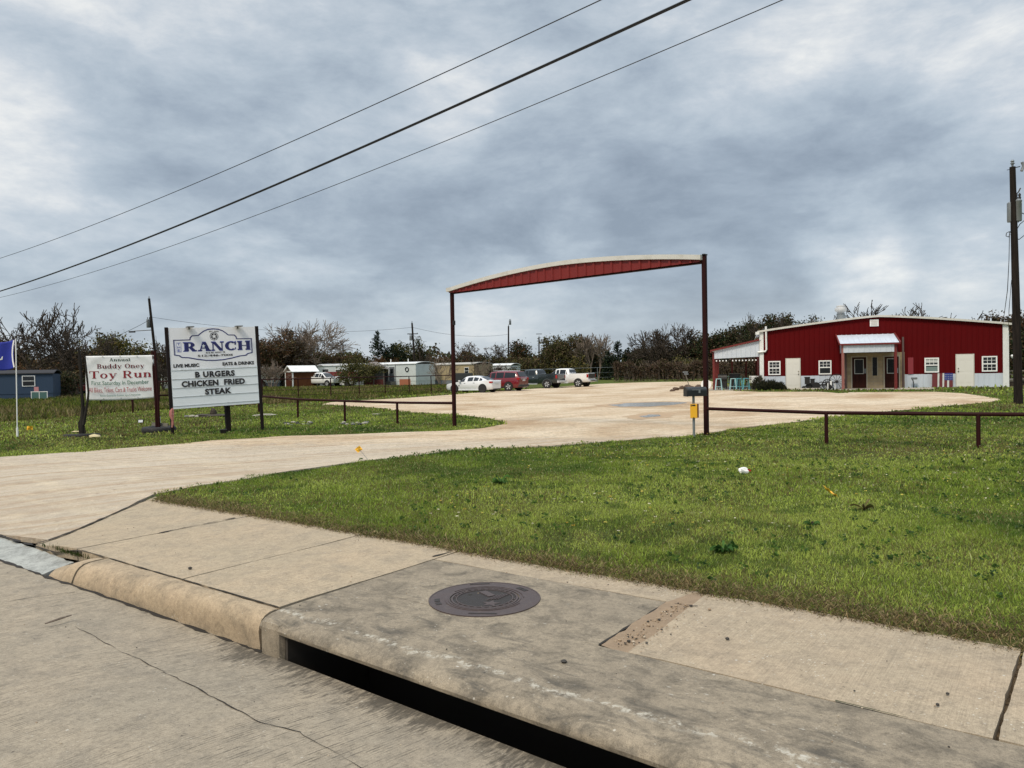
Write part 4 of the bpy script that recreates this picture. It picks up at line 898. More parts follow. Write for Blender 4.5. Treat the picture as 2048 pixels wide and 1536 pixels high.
# pink cloth tied to the left post
def cloth_blob(name, label, cat, pts, rs, mat, loc, seed):
    mb = MB(); k = 10; o = 0
    for i, (p, r) in enumerate(zip(pts, rs)):
        for j in range(k):
            a = 2 * PI * j / k; rr = r * (1 + 0.35 * mnoise.noise((j * 0.9, i * 0.8, seed)) + 0.12 * (-1) ** j); mb.v.append((p[0] + rr * math.cos(a), p[1] + 0.6 * rr * math.sin(a), p[2]))
    for i in range(len(pts) - 1):
        for j in range(k): mb.f.append((i * k + j, i * k + (j + 1) % k, (i + 1) * k + (j + 1) % k, (i + 1) * k + j)); mb.m.append(0)
    mb.f += [tuple(reversed(range(k))), tuple(range((len(pts) - 1) * k, len(pts) * k))]; mb.m += [0, 0]
    o = mb.build(name, mat, None, smooth=True); o.location = loc; return tag(o, label, cat)
rp = AT(346, 830, 22.9)
cloth_blob('rag', 'pink and red cloth hanging on the left post of the big white sign', 'cloth', [(0.0, 0, -0.40), (0.02, 0, -0.28), (0.01, 0, -0.18), (-0.01, 0, -0.02), (0, 0, 0.12), (0.03, 0, 0.2)], [0.02, 0.035, 0.03, 0.07, 0.06, 0.015],
           paint('pink_cloth', (0.40, 0.15, 0.13), 0.9, var=0.5, sc=14, dirt=(0.5, 0.4, 0.36)), (rp[0], rp[1] - 0.08, rp[2] + 0.02), 2.0)

# ================================================================== banner on two old iron posts standing in tyres
B0 = np.array([-13.42, 23.3]); B1 = np.array([-11.64, 24.1]); bnw = float(np.linalg.norm(B1 - B0)); bang = math.atan2(*(B1 - B0)[::-1])
bp0 = GP(164, 872); bp1 = GP(317, 864)
bn = thing('banner', 'white vinyl toy run banner hung between two dark posts', 'banner', (B0[0], B0[1], 1.06), bang)
mb = MB(); nx, nz = 44, 28
def sagf(u, v): 
    return 0.028 * mnoise.noise((u * 3.2, v * 2.2, 1.0)) + 0.022 * math.exp(-((u - (1 - v)) * 7) ** 2) * math.sin((u + v) * 9) + 0.016 * math.sin(6 * (u - v) * 3) * math.exp(-((u) ** 2 + (v - 1) ** 2) * 10) + 0.016 * math.sin(20 * (u + v)) * math.exp(-((u - 1) ** 2 + (v - 1) ** 2) * 10)
for i in range(nx + 1):
    for j in range(nz + 1):
        u, v = i / nx, j / nz; zz = v * 1.39 + 0.02 * u - 0.03 * math.sin(PI * u) * (1 - v)
        mb.v.append((u * bnw, 0.5 * sagf(u, v), zz))
for i in range(nx):
    for j in range(nz): a = i * (nz + 1) + j; mb.f.append((a, a + nz + 1, a + nz + 2, a + 1)); mb.m.append(0)
sheet_o = mb.build('banner_sheet', paint('banner_vinyl', (0.80, 0.81, 0.81), 0.4, var=0.05, sc=2), bn, smooth=True)
so = sheet_o.modifiers.new('thickness', 'SOLIDIFY'); so.thickness = 0.003
def BR(u0, u1, v0, v1): return (u0 * bnw, u1 * bnw, (1 - v1) * 1.39, (1 - v0) * 1.39)
DGREEN = paint('dark_green_ink', (0.012, 0.055, 0.03), 0.5); MAROONI = paint('maroon_ink', (0.13, 0.008, 0.012), 0.5); REDI = paint('red_ink', (0.24, 0.008, 0.015), 0.5); GREENI = paint('green_ink', (0.03, 0.16, 0.10), 0.5); CRIM = paint('crimson_ink', (0.38, 0.03, 0.05), 0.5); TEALI = paint('teal_ink', (0.17, 0.30, 0.26), 0.5)
def drape(o):      # lay the printed letters on the wavy vinyl
    for v in o.data.vertices:
        u = v.co.x / bnw; w = v.co.z / 1.39; v.co.y += 0.5 * sagf(min(max(u, 0), 1), min(max(w, 0), 1)) - 0.004; v.co.z += 0.02 * u - 0.03 * math.sin(PI * u) * (1 - w)
def bl(name, geo_, rect, mat): drape(lettering(name, geo_, BR(*rect), mat, bn, -0.003))
bl('annual_lettering', serif_geo('Annual', 0.07), (0.345, 0.645, 0.055, 0.125), DGREEN)
bl('name_lettering', serif_geo('Buddy Oney', 0.07), (0.165, 0.855, 0.185, 0.315), MAROONI)
bl('toy_run_lettering', serif_geo('Toy Run', 0.09), (0.055, 0.955, 0.345, 0.555), REDI)
bl('date_lettering', text_geo('First Saturday In December', 0.0), (0.085, 0.915, 0.565, 0.685), GREENI)
bl('welcome_lettering', text_geo('All Bikes, Trikes, Cars & Trucks Welcome', 0.0), (0.045, 0.955, 0.715, 0.84), CRIM)
bl('donor_lettering', text_geo('Banner Donated By Rockdale Signs & Promotions', 0.01), (0.205, 0.785, 0.872, 0.928), TEALI)
mb = MB()
for u in (0.012, 0.25, 0.5, 0.75, 0.988):
    for v in (0.018, 0.982): ring_xz(mb, u * bnw, v * 1.39 + 0.02 * u, 0.008, 0.016, -0.02, -0.012, 12)
mb.build('grommets', GALVPIPE, bn)
# left support: a forked dead trunk; right support: paired iron pipes
def rel(px, py, d, base): p = AT(px, py, d); return tuple(p - base)
t0 = np.array([bp0[0], bp0[1], float(zt(bp0[0], bp0[1]))])
d0 = float((t0 - CAM) @ _f)
ls = thing('banner_post', 'gnarled dark forked post holding the left side of the banner', 'post', t0)
mb = MB(); mb.tube([(0, 0, -0.2), rel(164, 845, d0, t0), rel(166, 815, d0, t0), rel(163, 780, d0, t0), rel(162, 750, d0, t0), rel(160, 725, d0, t0), rel(158, 700, d0, t0)], [0.075, 0.07, 0.05, 0.045, 0.04, 0.05, 0.03], 8)
mb.build('main_stem', DARKBARK, ls, smooth=True)
mb = MB(); mb.tube([rel(167, 850, d0 - .02, t0), rel(170, 830, d0, t0), rel(175, 805, d0, t0), rel(177, 785, d0, t0), rel(173, 745, d0, t0), rel(170, 712, d0, t0)], [0.05, 0.045, 0.035, 0.03, 0.03, 0.02], 7); mb.build('fork_stem', DARKBARK, ls, smooth=True)
mb = MB(); mb.tube([rel(160, 868, d0, t0), rel(158, 845, d0, t0), rel(164, 835, d0, t0)], [0.03, 0.03, 0.02], 6).tube([rel(166, 866, d0, t0), rel(170, 866, d0, t0), rel(168, 850, d0, t0)], [0.02, 0.03, 0.015], 6)
mb.build('stub', DARKBARK, ls, smooth=True)
t1 = np.array([bp1[0], bp1[1], float(zt(bp1[0], bp1[1]))]); d1 = float((t1 - CAM) @ _f)
rs_ = thing('banner_post', 'dark maroon twin pipe post holding the right side of the banner', 'post', t1)
for dx in (-3.2, 1.6): MB().tube([(dx * d1 / F, 0, -0.2), rel(314.5 + dx, 800, d1, t1), rel(310 + dx, 740, d1, t1), rel(308 + dx, 702, d1, t1)], 0.042, 8).build('pipe', MAROON, rs_, smooth=True)
MB().tube([rel(320, 862, d1 + .1, t1), rel(319, 833, d1 + .1, t1)], 0.03, 8).build('pvc_stub', WHITE, rs_, smooth=True)
a, b = rel(304, 848, d1 + .1, t1), rel(336, 850, d1 + .1, t1); MB().bar(a, b, 0.05, 0.10).build('cross_board', GREYWOOD, rs_)
def tyre(label, loc, rot, R=0.46, r=0.14, rx=0.0):
    mb = MB(); n, k = 40, 12
    for i in range(n):
        for j in range(k):
            a = 2 * PI * i / n; b = 2 * PI * j / k; cb, sb = math.cos(b), math.sin(b)
            q_ = abs(cb) ** 0.7 * (1 if cb > 0 else -1); z = abs(sb) ** 0.7 * (1 if sb > 0 else -1)
            lug = 0.012 if (i % 2 == 0 and cb > 0.3) else 0
            mb.v.append(((R + r * 0.75 * q_ + lug) * math.cos(a), (R + r * 0.75 * q_ + lug) * math.sin(a), r * 0.78 * z))
    for i in range(n):
        for j in range(k): mb.f.append((i * k + j, ((i + 1) % n) * k + j, ((i + 1) % n) * k + (j + 1) % k, i * k + (j + 1) % k)); mb.m.append(0)
    o = mb.build('tyre', RUBBER, None, smooth=True); o.location = loc; o.rotation_euler = (rx, 0, rot); return tag(o, label, 'tyre', 'old tyres round the banner posts')
tyre('old black tyre half sunk in grass round the left banner post', (t0[0], t0[1], t0[2] - 0.01), 0.3, 0.43, 0.10, rad(-4))
tyre('old black tyre standing proud of the grass round the right banner post', (t1[0] + 0.02, t1[1], t1[2] + 0.07), 1.0, 0.40, 0.145)
def rock(name, label, cat, loc, dims, mat, seed, group=None, parent=None, rz=0.0):
    mb = MB(); n, k = 9, 6
    for i in range(k + 1):
        th = PI * i / k
        for j in range(n):
            a = 2 * PI * j / n; d = Vector((math.sin(th) * math.cos(a), math.sin(th) * math.sin(a), math.cos(th)))
            r = 1 + 0.38 * mnoise.noise(d * 1.6 + Vector((seed, 0, 0))); d = d * r
            mb.v.append((d.x * dims[0] / 2, d.y * dims[1] / 2, max(-0.15, d.z * 0.5 + 0.35) * dims[2]))
    for i in range(k):
        for j in range(n): mb.f.append((i * n + j, (i + 1) * n + j, (i + 1) * n + (j + 1) % n, i * n + (j + 1) % n)); mb.m.append(0)
    o = mb.build(name, mat, parent); o.location = tuple(map(float, loc)); o.rotation_euler = (0, 0, rz)
    return tag(o, label, cat, group) if label else o
STONE = paint('pale_stone', (0.36, 0.34, 0.28), 0.9, var=0.3, sc=6, bump=0.5)
STONEG = paint('grey_stone', (0.16, 0.16, 0.15), 0.9, var=0.35, sc=6, bump=0.5)
STONEB = paint('brown_stone', (0.10, 0.065, 0.045), 0.9, var=0.4, sc=6, bump=0.5)
CREAMST = paint('cream_stone', (0.55, 0.47, 0.28), 0.9, var=0.2, sc=6)
p = gp(189, 876); rock('stone', 'pale yellow stone beside the left tyre', 'stone', p, (0.36, 0.2, 0.13), CREAMST, 1)
p = gp(151, 868); rock('stone', 'flat pale stone lying inside the left tyre', 'stone', (p[0], p[1] + 0.05, p[2] + 0.05), (0.3, 0.16, 0.06), CREAMST, 2)
p = gp(309, 861); rock('concrete_block', 'grey concrete lump inside the right tyre', 'concrete block', (p[0], p[1] + 0.1, p[2] + 0.04), (0.34, 0.24, 0.2), STONEG, 5)
def floodlight(label, px, py, face_front, loc_h=0.14):
    p = gp(px, py); t = thing('floodlight', label, 'floodlight', p, rad(12) if face_front else rad(200), 'ground floodlights near the signs')
    MB().tube([(0, 0, -0.1), (0, 0, loc_h)], 0.012, 6).build('stake', BLACKMET, t)
    mb = MB(); mb.prism([(-0.085, -0.06), (0.085, -0.06), (0.105, 0.06), (-0.105, 0.06)], -0.035, 0.03); b_ = mb.build('housing', BLACKMET, t, bevel=0.01); b_.location = (0, 0, loc_h + 0.03); b_.rotation_euler = (rad(-12), 0, 0)
    l = MB().box(-0.075, 0.075, -0.042, -0.0355, -0.045, 0.045).build('lens', LAMPCLEAR, t); l.location = (0, 0, loc_h + 0.03); l.rotation_euler = (rad(-12), 0, 0)
floodlight('small black floodlight with its white lens facing the road', 282, 852, True)
floodlight('small black floodlight seen from behind, under the big white sign', 447, 868, False, 0.06)
# flag on a slim pole
fp = GP(35, 874); fg = thing('flag', 'royal blue flag with white script on a slim white pole', 'flag', fp)
zf_ = fp[2]; MB().tube([(0, 0, -0.2), (0, 0, 0.28)], 0.03, 8).build('ground_sleeve', WHITE, fg, smooth=True)
MB().tube([(0, 0, 0.28), (0.03, 0, 3.0)], 0.016, 8).build('pole', WHITE, fg, smooth=True)
mb = MB(); nx, nz = 30, 18
def flagp(u, v): return (-0.03 - 0.95 * u - 0.03 * math.sin(v * 3), 0.10 * math.sin(u * 8 + v * 1.5) * (0.3 + u), 2.98 - 0.86 * (1 - v) - 0.09 * u - 0.05 * math.sin(u * 5))
for i in range(nx + 1):
    for j in range(nz + 1): mb.v.append(flagp(i / nx, j / nz))
for i in range(nx):
    for j in range(nz): a = i * (nz + 1) + j; mb.f.append((a, a + 1, a + nz + 2, a + nz + 1)); mb.m.append(0)
o = mb.build('cloth', paint('royal_blue_cloth', (0.02, 0.035, 0.32), 0.8, var=0.15, sc=3), fg, smooth=True); so = o.modifiers.new('thickness', 'SOLIDIFY'); so.thickness = 0.004
def flag_stroke(pts, ws, name):
    mb = MB()
    for i, ((u, v), w) in enumerate(zip(pts, ws)):
        a = pts[max(0, i - 1)]; b = pts[min(len(pts) - 1, i + 1)]; d = np.array([b[0] - a[0], b[1] - a[1]]); d /= np.linalg.norm(d) + 1e-9; n_ = np.array([-d[1], d[0]]) * w / 2
        for sgn in (-1, 1):
            q_ = flagp(u + n_[0] * sgn, v + n_[1] * sgn); mb.v.append((q_[0], q_[1] - 0.007, q_[2]))
        if i: k = len(mb.v); mb.f.append((k - 4, k - 3, k - 1, k - 2)); mb.m.append(0)
    mb.build(name, WHITE, fg)
flag_stroke([(0.33, 0.50), (0.36, 0.40), (0.44, 0.38), (0.50, 0.48), (0.53, 0.62), (0.52, 0.76), (0.46, 0.86), (0.40, 0.86)], [0.02, 0.05, 0.09, 0.11, 0.10, 0.09, 0.07, 0.03], 'script_lettering')
flag_stroke([(0.62, 0.2), (0.66, 0.4), (0.72, 0.65), (0.80, 0.9)], [0.04, 0.09, 0.1, 0.04], 'script_lettering')
flag_stroke([(0.012, 0.02), (0.04, 0.25), (0.05, 0.5), (0.04, 0.75), (0.012, 0.98)], [0.05] * 5, 'hoist_band')
# rings of stones and litter on the left lawn
def stone_ring(name, label, px, py, R, n, mat, seed, flat=1.0):
    c = gp(px, py); t = thing(name, label, 'stone ring', c); r = random.Random(seed)
    for i in range(n):
        a = 2 * PI * i / n + r.uniform(-.1, .1); x, y = R * math.cos(a), R * flat * math.sin(a)
        rock('stone', None, None, (x, y, float(zt(c[0] + x, c[1] + y)) - c[2] + r.uniform(-0.02, 0.03)), (r.uniform(.14, .26), r.uniform(.12, .2), r.uniform(.04, .085)), mat[i % len(mat)], seed + i, None, t, a)
    return t
stone_ring('stone_ring', 'low ring of grey and dark stones in front of the third fence post', 598, 848, 0.46, 13, [STONEG, BLACKMET, STONE], 40)
stone_ring('stone_ring', 'low ring of pale stones below the middle fence post', 709, 848, 0.44, 13, [STONE, STONEG, BLACKMET], 60)
p = gp(530, 832); rock('stone', 'long pale flat stone on the grass right of the big sign', 'stone', p, (0.95, 0.4, 0.11), STONE, 7, rz=0.5)
p = gp(750, 829); rock('plank', 'pale plank lying in the grass before the gravel', 'plank', p, (0.5, 0.09, 0.05), STONE, 3)
t = thing('brush_pile', 'small heap of dirt, stones and a stump under the white letter board', 'heap', gp(420, 834))
rock('dirt_mound', None, None, (0, 0, 0), (1.7, 0.8, 0.16), SOIL, 8, None, t); rock('stump', None, None, (0.15, 0, 0.02), (0.3, 0.3, 0.45), BARK, 9, None, t)
rock('stone', None, None, (-0.7, -0.2, 0.02), (0.25, 0.2, 0.12), STONE, 10, None, t); rock('stone', None, None, (-0.95, -0.1, 0.0), (0.3, 0.22, 0.12), STONEG, 12, None, t); rock('stone', None, None, (-0.45, -0.28, 0.0), (0.2, 0.18, 0.12), STONE, 13, None, t)
# marker flags and litter
def marker(label, px, py, bx, by, w=0.13):
    p = gp(bx, by); d = float((p - CAM) @ _f); q_ = AT(px, py, d); t = thing('marker_flag', label, 'marker flag', p, 0, 'yellow marker flags'); v = q_ - p
    MB().tube([(0, 0, 0), tuple(v * 1.1)], 0.004, 5).build('wire', GALVPIPE, t)
    mb = MB(); vv = Vector(v).normalized(); rr = Vector((1, 0.3, 0)) - vv * vv.dot(Vector((1, 0.3, 0))); rr.normalize(); n_ = vv.cross(rr)
    for i in range(5):
        for j in range(3):
            pt = Vector(v) + rr * (-w * 0.15 - w * i / 4 + w * .6) + vv * (w * 0.4 * (j - 1)) + n_ * (0.025 * math.sin(i * 1.3 + j)); mb.v.append(tuple(pt))
    for i in range(4):
        for j in range(2): a = i * 3 + j; mb.f.append((a, a + 3, a + 4, a + 1)); mb.m.append(0)
    o = mb.build('plastic_flag', YELLOW, t); so = o.modifiers.new('thickness', 'SOLIDIFY'); so.thickness = 0.003
marker('small yellow marker flag on a leaning wire at the edge of the drive', 718, 898, 738, 922, 0.12)
marker('small yellow marker flag in the grass near the blue flag', 60, 856, 60, 866, 0.16)
p = gp(1661, 994); d = float((p - CAM) @ _f); mb = MB()
for i in range(6):
    for j in range(3): x = -0.05 + 0.02 * i; mb.v.append((x + 0.006 * j, 0.03 * (j - 1), 0.075 - 0.075 * i / 5 + 0.012 * math.sin(i * 2 + j)))
for i in range(5):
    for j in range(2): a = i * 3 + j; mb.f.append((a, a + 3, a + 4, a + 1)); mb.m.append(0)
o = mb.build('marker_flag', YELLOW); o.location = p; o.rotation_euler = (0, 0, 0.1); o.scale = (1.7, 1.7, 1.7); so = o.modifiers.new('thickness', 'SOLIDIFY'); so.thickness = 0.003
tag(o, 'fallen yellow plastic flag lying slanted in the middle of the right lawn', 'marker flag', 'yellow marker flags')
p = gp(1487, 947); o = rock('litter', 'crumpled white litter with a red edge on the right lawn', 'litter', p, (0.17, 0.12, 0.12), WHITE, 21)
mb = MB(); mb.add([(0.05, -0.03, 0.05), (0.11, -0.03, 0.03), (0.12, -0.02, 0.06), (0.06, -0.03, 0.08)], [(0, 1, 2, 3)]); mb.build('red_print', LAMPRED, o)

# ================================================================== the red metal restaurant
BO = GZ(1523, 778.5, 0.3); BANG = rad(-17.5); BW, BD = 14.1, 22.0
def roofz(t): return 3.82 + 0.72 * (1 - abs(t / BW * 2 - 1) ** 1.25)
bd = thing('restaurant_building', 'long low red metal restaurant with white trim and a small porch', 'building', BO, BANG)
WZ = 0.85
mb = MB(); rib_sheet(0, BW, lambda t: WZ, lambda t: roofz(t) - 0.02, 0.3, 0.06, 0.022, 0.0, mb); mb.build('front_wall', RED, bd)
mb = MB(); rib_sheet(0, BW, lambda t: -0.35, lambda t: WZ, 0.3, 0.06, 0.022, 0.0, mb); mb.build('front_wainscot', GALV, bd)
mb = MB(); mb.box(0.02, BW - 0.02, 0.05, BD, -0.5, 3.80); mb.build('wall_core', RED, bd)
mb = MB(); mb.v = [(0.02, BD, 3.8), (BW - .02, BD, 3.8), (BW - .02, 0.05, 3.8), (0.02, 0.05, 3.8)]
# roof sheets follow the shallow gable
mb = MB(); N = 24; E_ = 0.22
for i in range(N + 1):
    t = -E_ + (BW + 2 * E_) * i / N; z = roofz(min(max(t, 0), BW)) - (0.04 if i in (0, N) else 0)
    mb.v += [(t, -0.14, z), (t, BD + 0.2, z), (t, BD + 0.2, z + 0.06), (t, -0.14, z + 0.06)]
for i in range(N):
    for j in range(4): mb.f.append((4 * i + j, 4 * i + 4 + j, 4 * i + 4 + (j + 1) % 4, 4 * i + (j + 1) % 4)); mb.m.append(0)
mb.f += [(0, 3, 2, 1), (4 * N, 4 * N + 1, 4 * N + 2, 4 * N + 3)]; mb.m += [0, 0]; mb.build('roof', WHITEMET, bd)
mb = MB()
for i in range(N + 1):
    t = -E_ + (BW + 2 * E_) * i / N; z = roofz(min(max(t, 0), BW)) - (0.04 if i in (0, N) else 0)
    mb.v += [(t, -0.19, z - 0.04), (t, -0.15, z - 0.04), (t, -0.15, z + 0.085), (t, -0.19, z + 0.085)]
for i in range(N):
    for j in range(4): mb.f.append((4 * i + j, 4 * i + 4 + j, 4 * i + 4 + (j + 1) % 4, 4 * i + (j + 1) % 4)); mb.m.append(0)
mb.f += [(0, 3, 2, 1), (4 * N, 4 * N + 1, 4 * N + 2, 4 * N + 3)]; mb.m += [0, 0]; mb.build('rake_trim', CREAMTRIM, bd)
MB().box(-0.10, 0.16, -0.06, -0.03, -0.3, 3.80).box(-0.10, -0.03, -0.03, 0.2, -0.3, 3.80).build('corner_trim', WHITEMET, bd)
MB().box(BW - 0.22, BW + 0.10, -0.06, -0.03, -0.3, 3.80).box(BW + 0.03, BW + 0.10, -0.03, 0.2, -0.3, 3.80).build('corner_trim', WHITEMET, bd)
MB().box(-0.34, -0.10, -0.22, 0.0, 3.62, 3.80).build('gutter_end', WHITEMET, bd)
MB().tube([(0.32, -0.12, 4.15), (0.34, -0.12, 2.62), (0.27, -0.12, 2.50), (-0.10, -0.12, 2.46), (-0.22, -0.12, 2.46)], 0.065, 8).build('downspout', WHITEMET, bd, smooth=True)
def window(t0, t1, z0, z1, half_blind=False, full_grid=True):
    fr = MB(); w = 0.075; y0, y1 = -0.075, -0.026
    fr.box(t0, t1, y0, y1, z1 - w, z1).box(t0, t1, y0, y1, z0, z0 + w).box(t0, t0 + w, y0, y1, z0 + w, z1 - w).box(t1 - w, t1, y0, y1, z0 + w, z1 - w)
    zm = (z0 + z1) / 2; fr.box(t0 + w, t1 - w, y0 + 0.005, y1, zm - 0.035, zm + 0.035)
    f_ = fr.build('window', WHITE, bd, bevel=0.004); g = MB()
    for lo, hi, grid in ((zm + .035, z1 - w, True), (z0 + w, zm - .035, full_grid)):
        if not grid: continue
        for k in (1, 2): x = t0 + w + (t1 - t0 - 2 * w) * k / 3; g.box(x - 0.011, x + 0.011, -0.060, -0.044, lo, hi)
        g.box(t0 + w, t1 - w, -0.059, -0.045, (lo + hi) / 2 - 0.011, (lo + hi) / 2 + 0.011)
    g.build('muntins', WHITE, f_)
    MB().box(t0 + w, t1 - w, -0.042, -0.028, z0 + w, z1 - w).build('pane', GLASS, f_)
    if half_blind:
        MB().box(t0 + w, t1 - w, -0.0435, -0.0425, zm + 0.14, z1 - w).build('blind', paint('pale_blind', (0.45, 0.47, 0.46), 0.7), f_)
        MB().box(t0 + w, t1 - w, -0.0435, -0.0425, z0 + w, zm - 0.1).build('blind', paint('grey_green_blind', (0.16, 0.22, 0.21), 0.7), f_)
window(0.44, 1.20, 0.93, 1.85); window(3.52, 4.29, 0.92, 1.83, False, False); window(9.64, 10.44, 0.94, 1.86, True, False); window(12.76, 13.58, 0.95, 1.89)
def plain_door(t0, t1, z0, z1, kn):
    d_ = MB().box(t0, t1, -0.065, -0.026, z0, z1).build('door', DOORWHITE, bd, bevel=0.006)
    m = MB(); w = t1 - t0
    for a, b in ((0.12, 0.46), (0.54, 0.88)):
        for c, e in ((0.12, 0.42), (0.48, 0.78), (0.83, 0.94)): m.box(t0 + a * w, t0 + b * w, -0.071, -0.0655, z0 + c * (z1 - z0), z0 + e * (z1 - z0))
    m.build('door_panels', DOORWHITE, d_, bevel=0.004)
    MB().box(t0 - 0.05, t0 - 0.002, -0.06, -0.024, z0, z1 + 0.05).box(t1 + 0.002, t1 + 0.05, -0.06, -0.024, z0, z1 + 0.05).box(t0 - 0.002, t1 + 0.002, -0.06, -0.024, z1 + 0.002, z1 + 0.05).build('door_frame', paint('frame_off_white', (0.55, 0.53, 0.47), 0.5), d_)
    MB().lathe([(0.03, 0), (0.035, 0.03), (0.03, 0.05)], 10, 'Y', (kn, -0.12, z0 + 0.95)).build('door_knob', paint('brass', (0.15, 0.12, 0.08), 0.35, 0.7), d_)
    MB().lathe([(0.03, 0), (0.03, 0.03)], 10, 'Y', (kn, -0.10, z0 + 1.12)).build('deadbolt', paint('brass', (0.15, 0.12, 0.08), 0.35, 0.7), d_)
plain_door(1.56, 2.38, 0.02, 1.96, 2.30); plain_door(11.40, 12.31, 0.05, 2.0, 11.49)
v_ = MB().box(6.57, 7.07, -0.06, -0.027, 3.93, 4.36).build('gable_vent', WHITE, bd); m = MB()
for k in range(6): m.box(6.63, 7.01, -0.075, -0.061, 3.98 + k * 0.058, 4.005 + k * 0.058)
m.build('vent_slats', CREAMTRIM, v_)
# kitchen extractor on the roof
ex = MB().lathe([(0.26, 4.2), (0.26, 4.86), (0.30, 4.88)], 20, 'Z', (5.02, 1.2, 0)).build('roof_fan', GALVPIPE, bd, smooth=True)
MB().lathe([(0.22, 4.885), (0.23, 4.98), (0.35, 5.05), (0.37, 5.10), (0.37, 5.24), (0.35, 5.27), (0.27, 5.285), (0.27, 5.40), (0.25, 5.42)], 20, 'Z', (5.02, 1.2, 0)).build('fan_hood', paint('fan_grey_white', (0.50, 0.51, 0.52), 0.5, var=0.2, sc=4), ex, smooth=True)
# porch: stone front, two dark doors, hipped shed roof on posts
PF = -1.8
STONEW = bpy.data.materials.new('limestone_block'); STONEW.use_nodes = True; nt = STONEW.node_tree; q = NB(nt); b = nt.nodes['Principled BSDF']
br = q.n('ShaderNodeTexBrick'); q.l(q.mapping(q.obj(), rot=(rad(90), 0, 0)), br.inputs['Vector']); br.inputs['Scale'].default_value = 1.0; br.inputs['Brick Width'].default_value = 0.5; br.inputs['Row Height'].default_value = 0.22
br.inputs['Mortar Size'].default_value = 0.012; br.inputs['Color1'].default_value = (0.42, 0.33, 0.20, 1); br.inputs['Color2'].default_value = (0.33, 0.26, 0.16, 1); br.inputs['Mortar'].default_value = (0.28, 0.25, 0.2, 1)
q.l(q.mix(q.ramp(q.noise(q.obj(), 4, 5), [(0.4, 0.0), (0.75, 0.6)]), br.outputs[0], (0.24, 0.17, 0.10)), b.inputs['Base Color']); b.inputs['Roughness'].default_value = 0.9
MB().box(5.02, 8.52, -0.10, -0.026, -0.3, 2.25).build('porch_wall', STONEW, bd)
MB().box(4.55, 8.45, PF - 0.35, -0.101, -0.4, 0.0).build('porch_slab', paint('porch_concrete', (0.33, 0.29, 0.235), 0.9, var=0.2, sc=2), bd, bevel=0.02)
DARKDOOR = wood('dark_red_door', (0.018, 0.006, 0.005), (0.05, 0.014, 0.010))
for t0, t1 in ((5.50, 6.32), (7.38, 8.18)):
    d_ = MB().box(t0, t1, -0.16, -0.102, 0.04, 1.98).build('porch_door', DARKDOOR, bd)
    MB().box(t0 - 0.07, t0 - 0.002, -0.15, -0.101, 0.02, 2.05).box(t1 + 0.002, t1 + 0.07, -0.15, -0.101, 0.02, 2.05).box(t0 - 0.002, t1 + 0.002, -0.15, -0.101, 1.982, 2.05).build('door_frame', paint('door_frame_cream', (0.42, 0.37, 0.28), 0.6), d_)
    w = t1 - t0; a, c = t0 + 0.15 * w, t0 + 0.82 * w
    MB().box(a, c, -0.172, -0.161, 0.92, 0.96).box(a, c, -0.172, -0.161, 1.83, 1.87).box(a, a + 0.04, -0.172, -0.161, 0.96, 1.83).box(c - 0.04, c, -0.172, -0.161, 0.96, 1.83).build('glass_surround', paint('grey_white_trim', (0.45, 0.45, 0.42), 0.5), d_)
    MB().box(a + 0.04, c - 0.04, -0.168, -0.161, 0.96, 1.83).build('door_glass', DIMGLASS, d_)
    MB().box(t1 - 0.11, t1 - 0.04, -0.19, -0.161, 0.95, 1.25).build('pull_handle', GALVPIPE, d_)
MB().box(6.68, 6.95, -0.13, -0.101, 0.80, 1.95).build('porch_slot_window', DIMGLASS, bd)
MB().box(6.64, 6.68, -0.14, -0.101, 0.78, 1.97).box(6.95, 6.99, -0.14, -0.101, 0.78, 1.97).build('slot_window_frame', paint('door_frame_cream', (0.42, 0.37, 0.28), 0.6), bd)
for t, m_ in ((4.77, FADEDPOST), (7.72, REDPOST)): MB().box(t - 0.075, t + 0.075, PF - 0.02, PF + 0.13, -0.3 if t < 5 else 0.0, 2.80).build('porch_post', m_, bd)
for t in (5.12, 8.42): MB().box(t - 0.05, t + 0.05, -0.24, -0.104, 0.0, 3.2 if t > 8 else 2.3).build('wall_post', paint('grey_brown_post', (0.10, 0.06, 0.055), 0.6, var=0.3), bd)
mb = MB(); pr = rib_sheet(0, 3.3, lambda x: 0, lambda x: 1.0, 0.3, 0.05, 0.02)
A_, B_ = (4.62, PF - 0.12, 2.78), (7.92, PF - 0.12, 2.78); C_, D_ = (4.62, -0.05, 3.42), (7.92, -0.05, 3.42)
mb.v = [(4.62 + x, PF - 0.12 + (1.67 + 0.12) * z + y * 0.0, 2.80 + 0.62 * z - y) for x, y, z in pr.v]; mb.f = pr.f; mb.m = pr.m; mb.build('porch_roof', GALV, bd)
MB().bar((4.58, PF - 0.14, 2.77), (7.96, PF - 0.14, 2.77), 0.05, 0.10).build('porch_fascia', REDPOST, bd)
MB().bar((4.57, PF - 0.11, 2.80), (4.57, -0.03, 3.45), 0.07, 0.12).build('porch_verge', REDPOST, bd); MB().bar((7.97, PF - 0.11, 2.80), (7.97, -0.03, 3.45), 0.07, 0.12).build('porch_verge', REDPOST, bd)
mb = MB(); rib_sheet(4.80, 7.64, lambda x: 2.26, lambda x: 2.71, 0.3, 0.05, 0.02, PF - 0.03, mb); mb.build('porch_front_panel', GALV, bd)
mb = MB(); mb.add([(7.84, PF + 0.14, 2.26), (7.84, -0.11, 2.26), (7.84, -0.11, 3.28), (7.84, PF + 0.14, 2.70)], [(0, 1, 2, 3)]); mb.add([(7.82, PF + 0.14, 2.26), (7.82, -0.11, 2.26), (7.82, -0.11, 3.28), (7.82, PF + 0.14, 2.70)], [(3, 2, 1, 0)]); mb.build('porch_side_panel', GALV, bd)
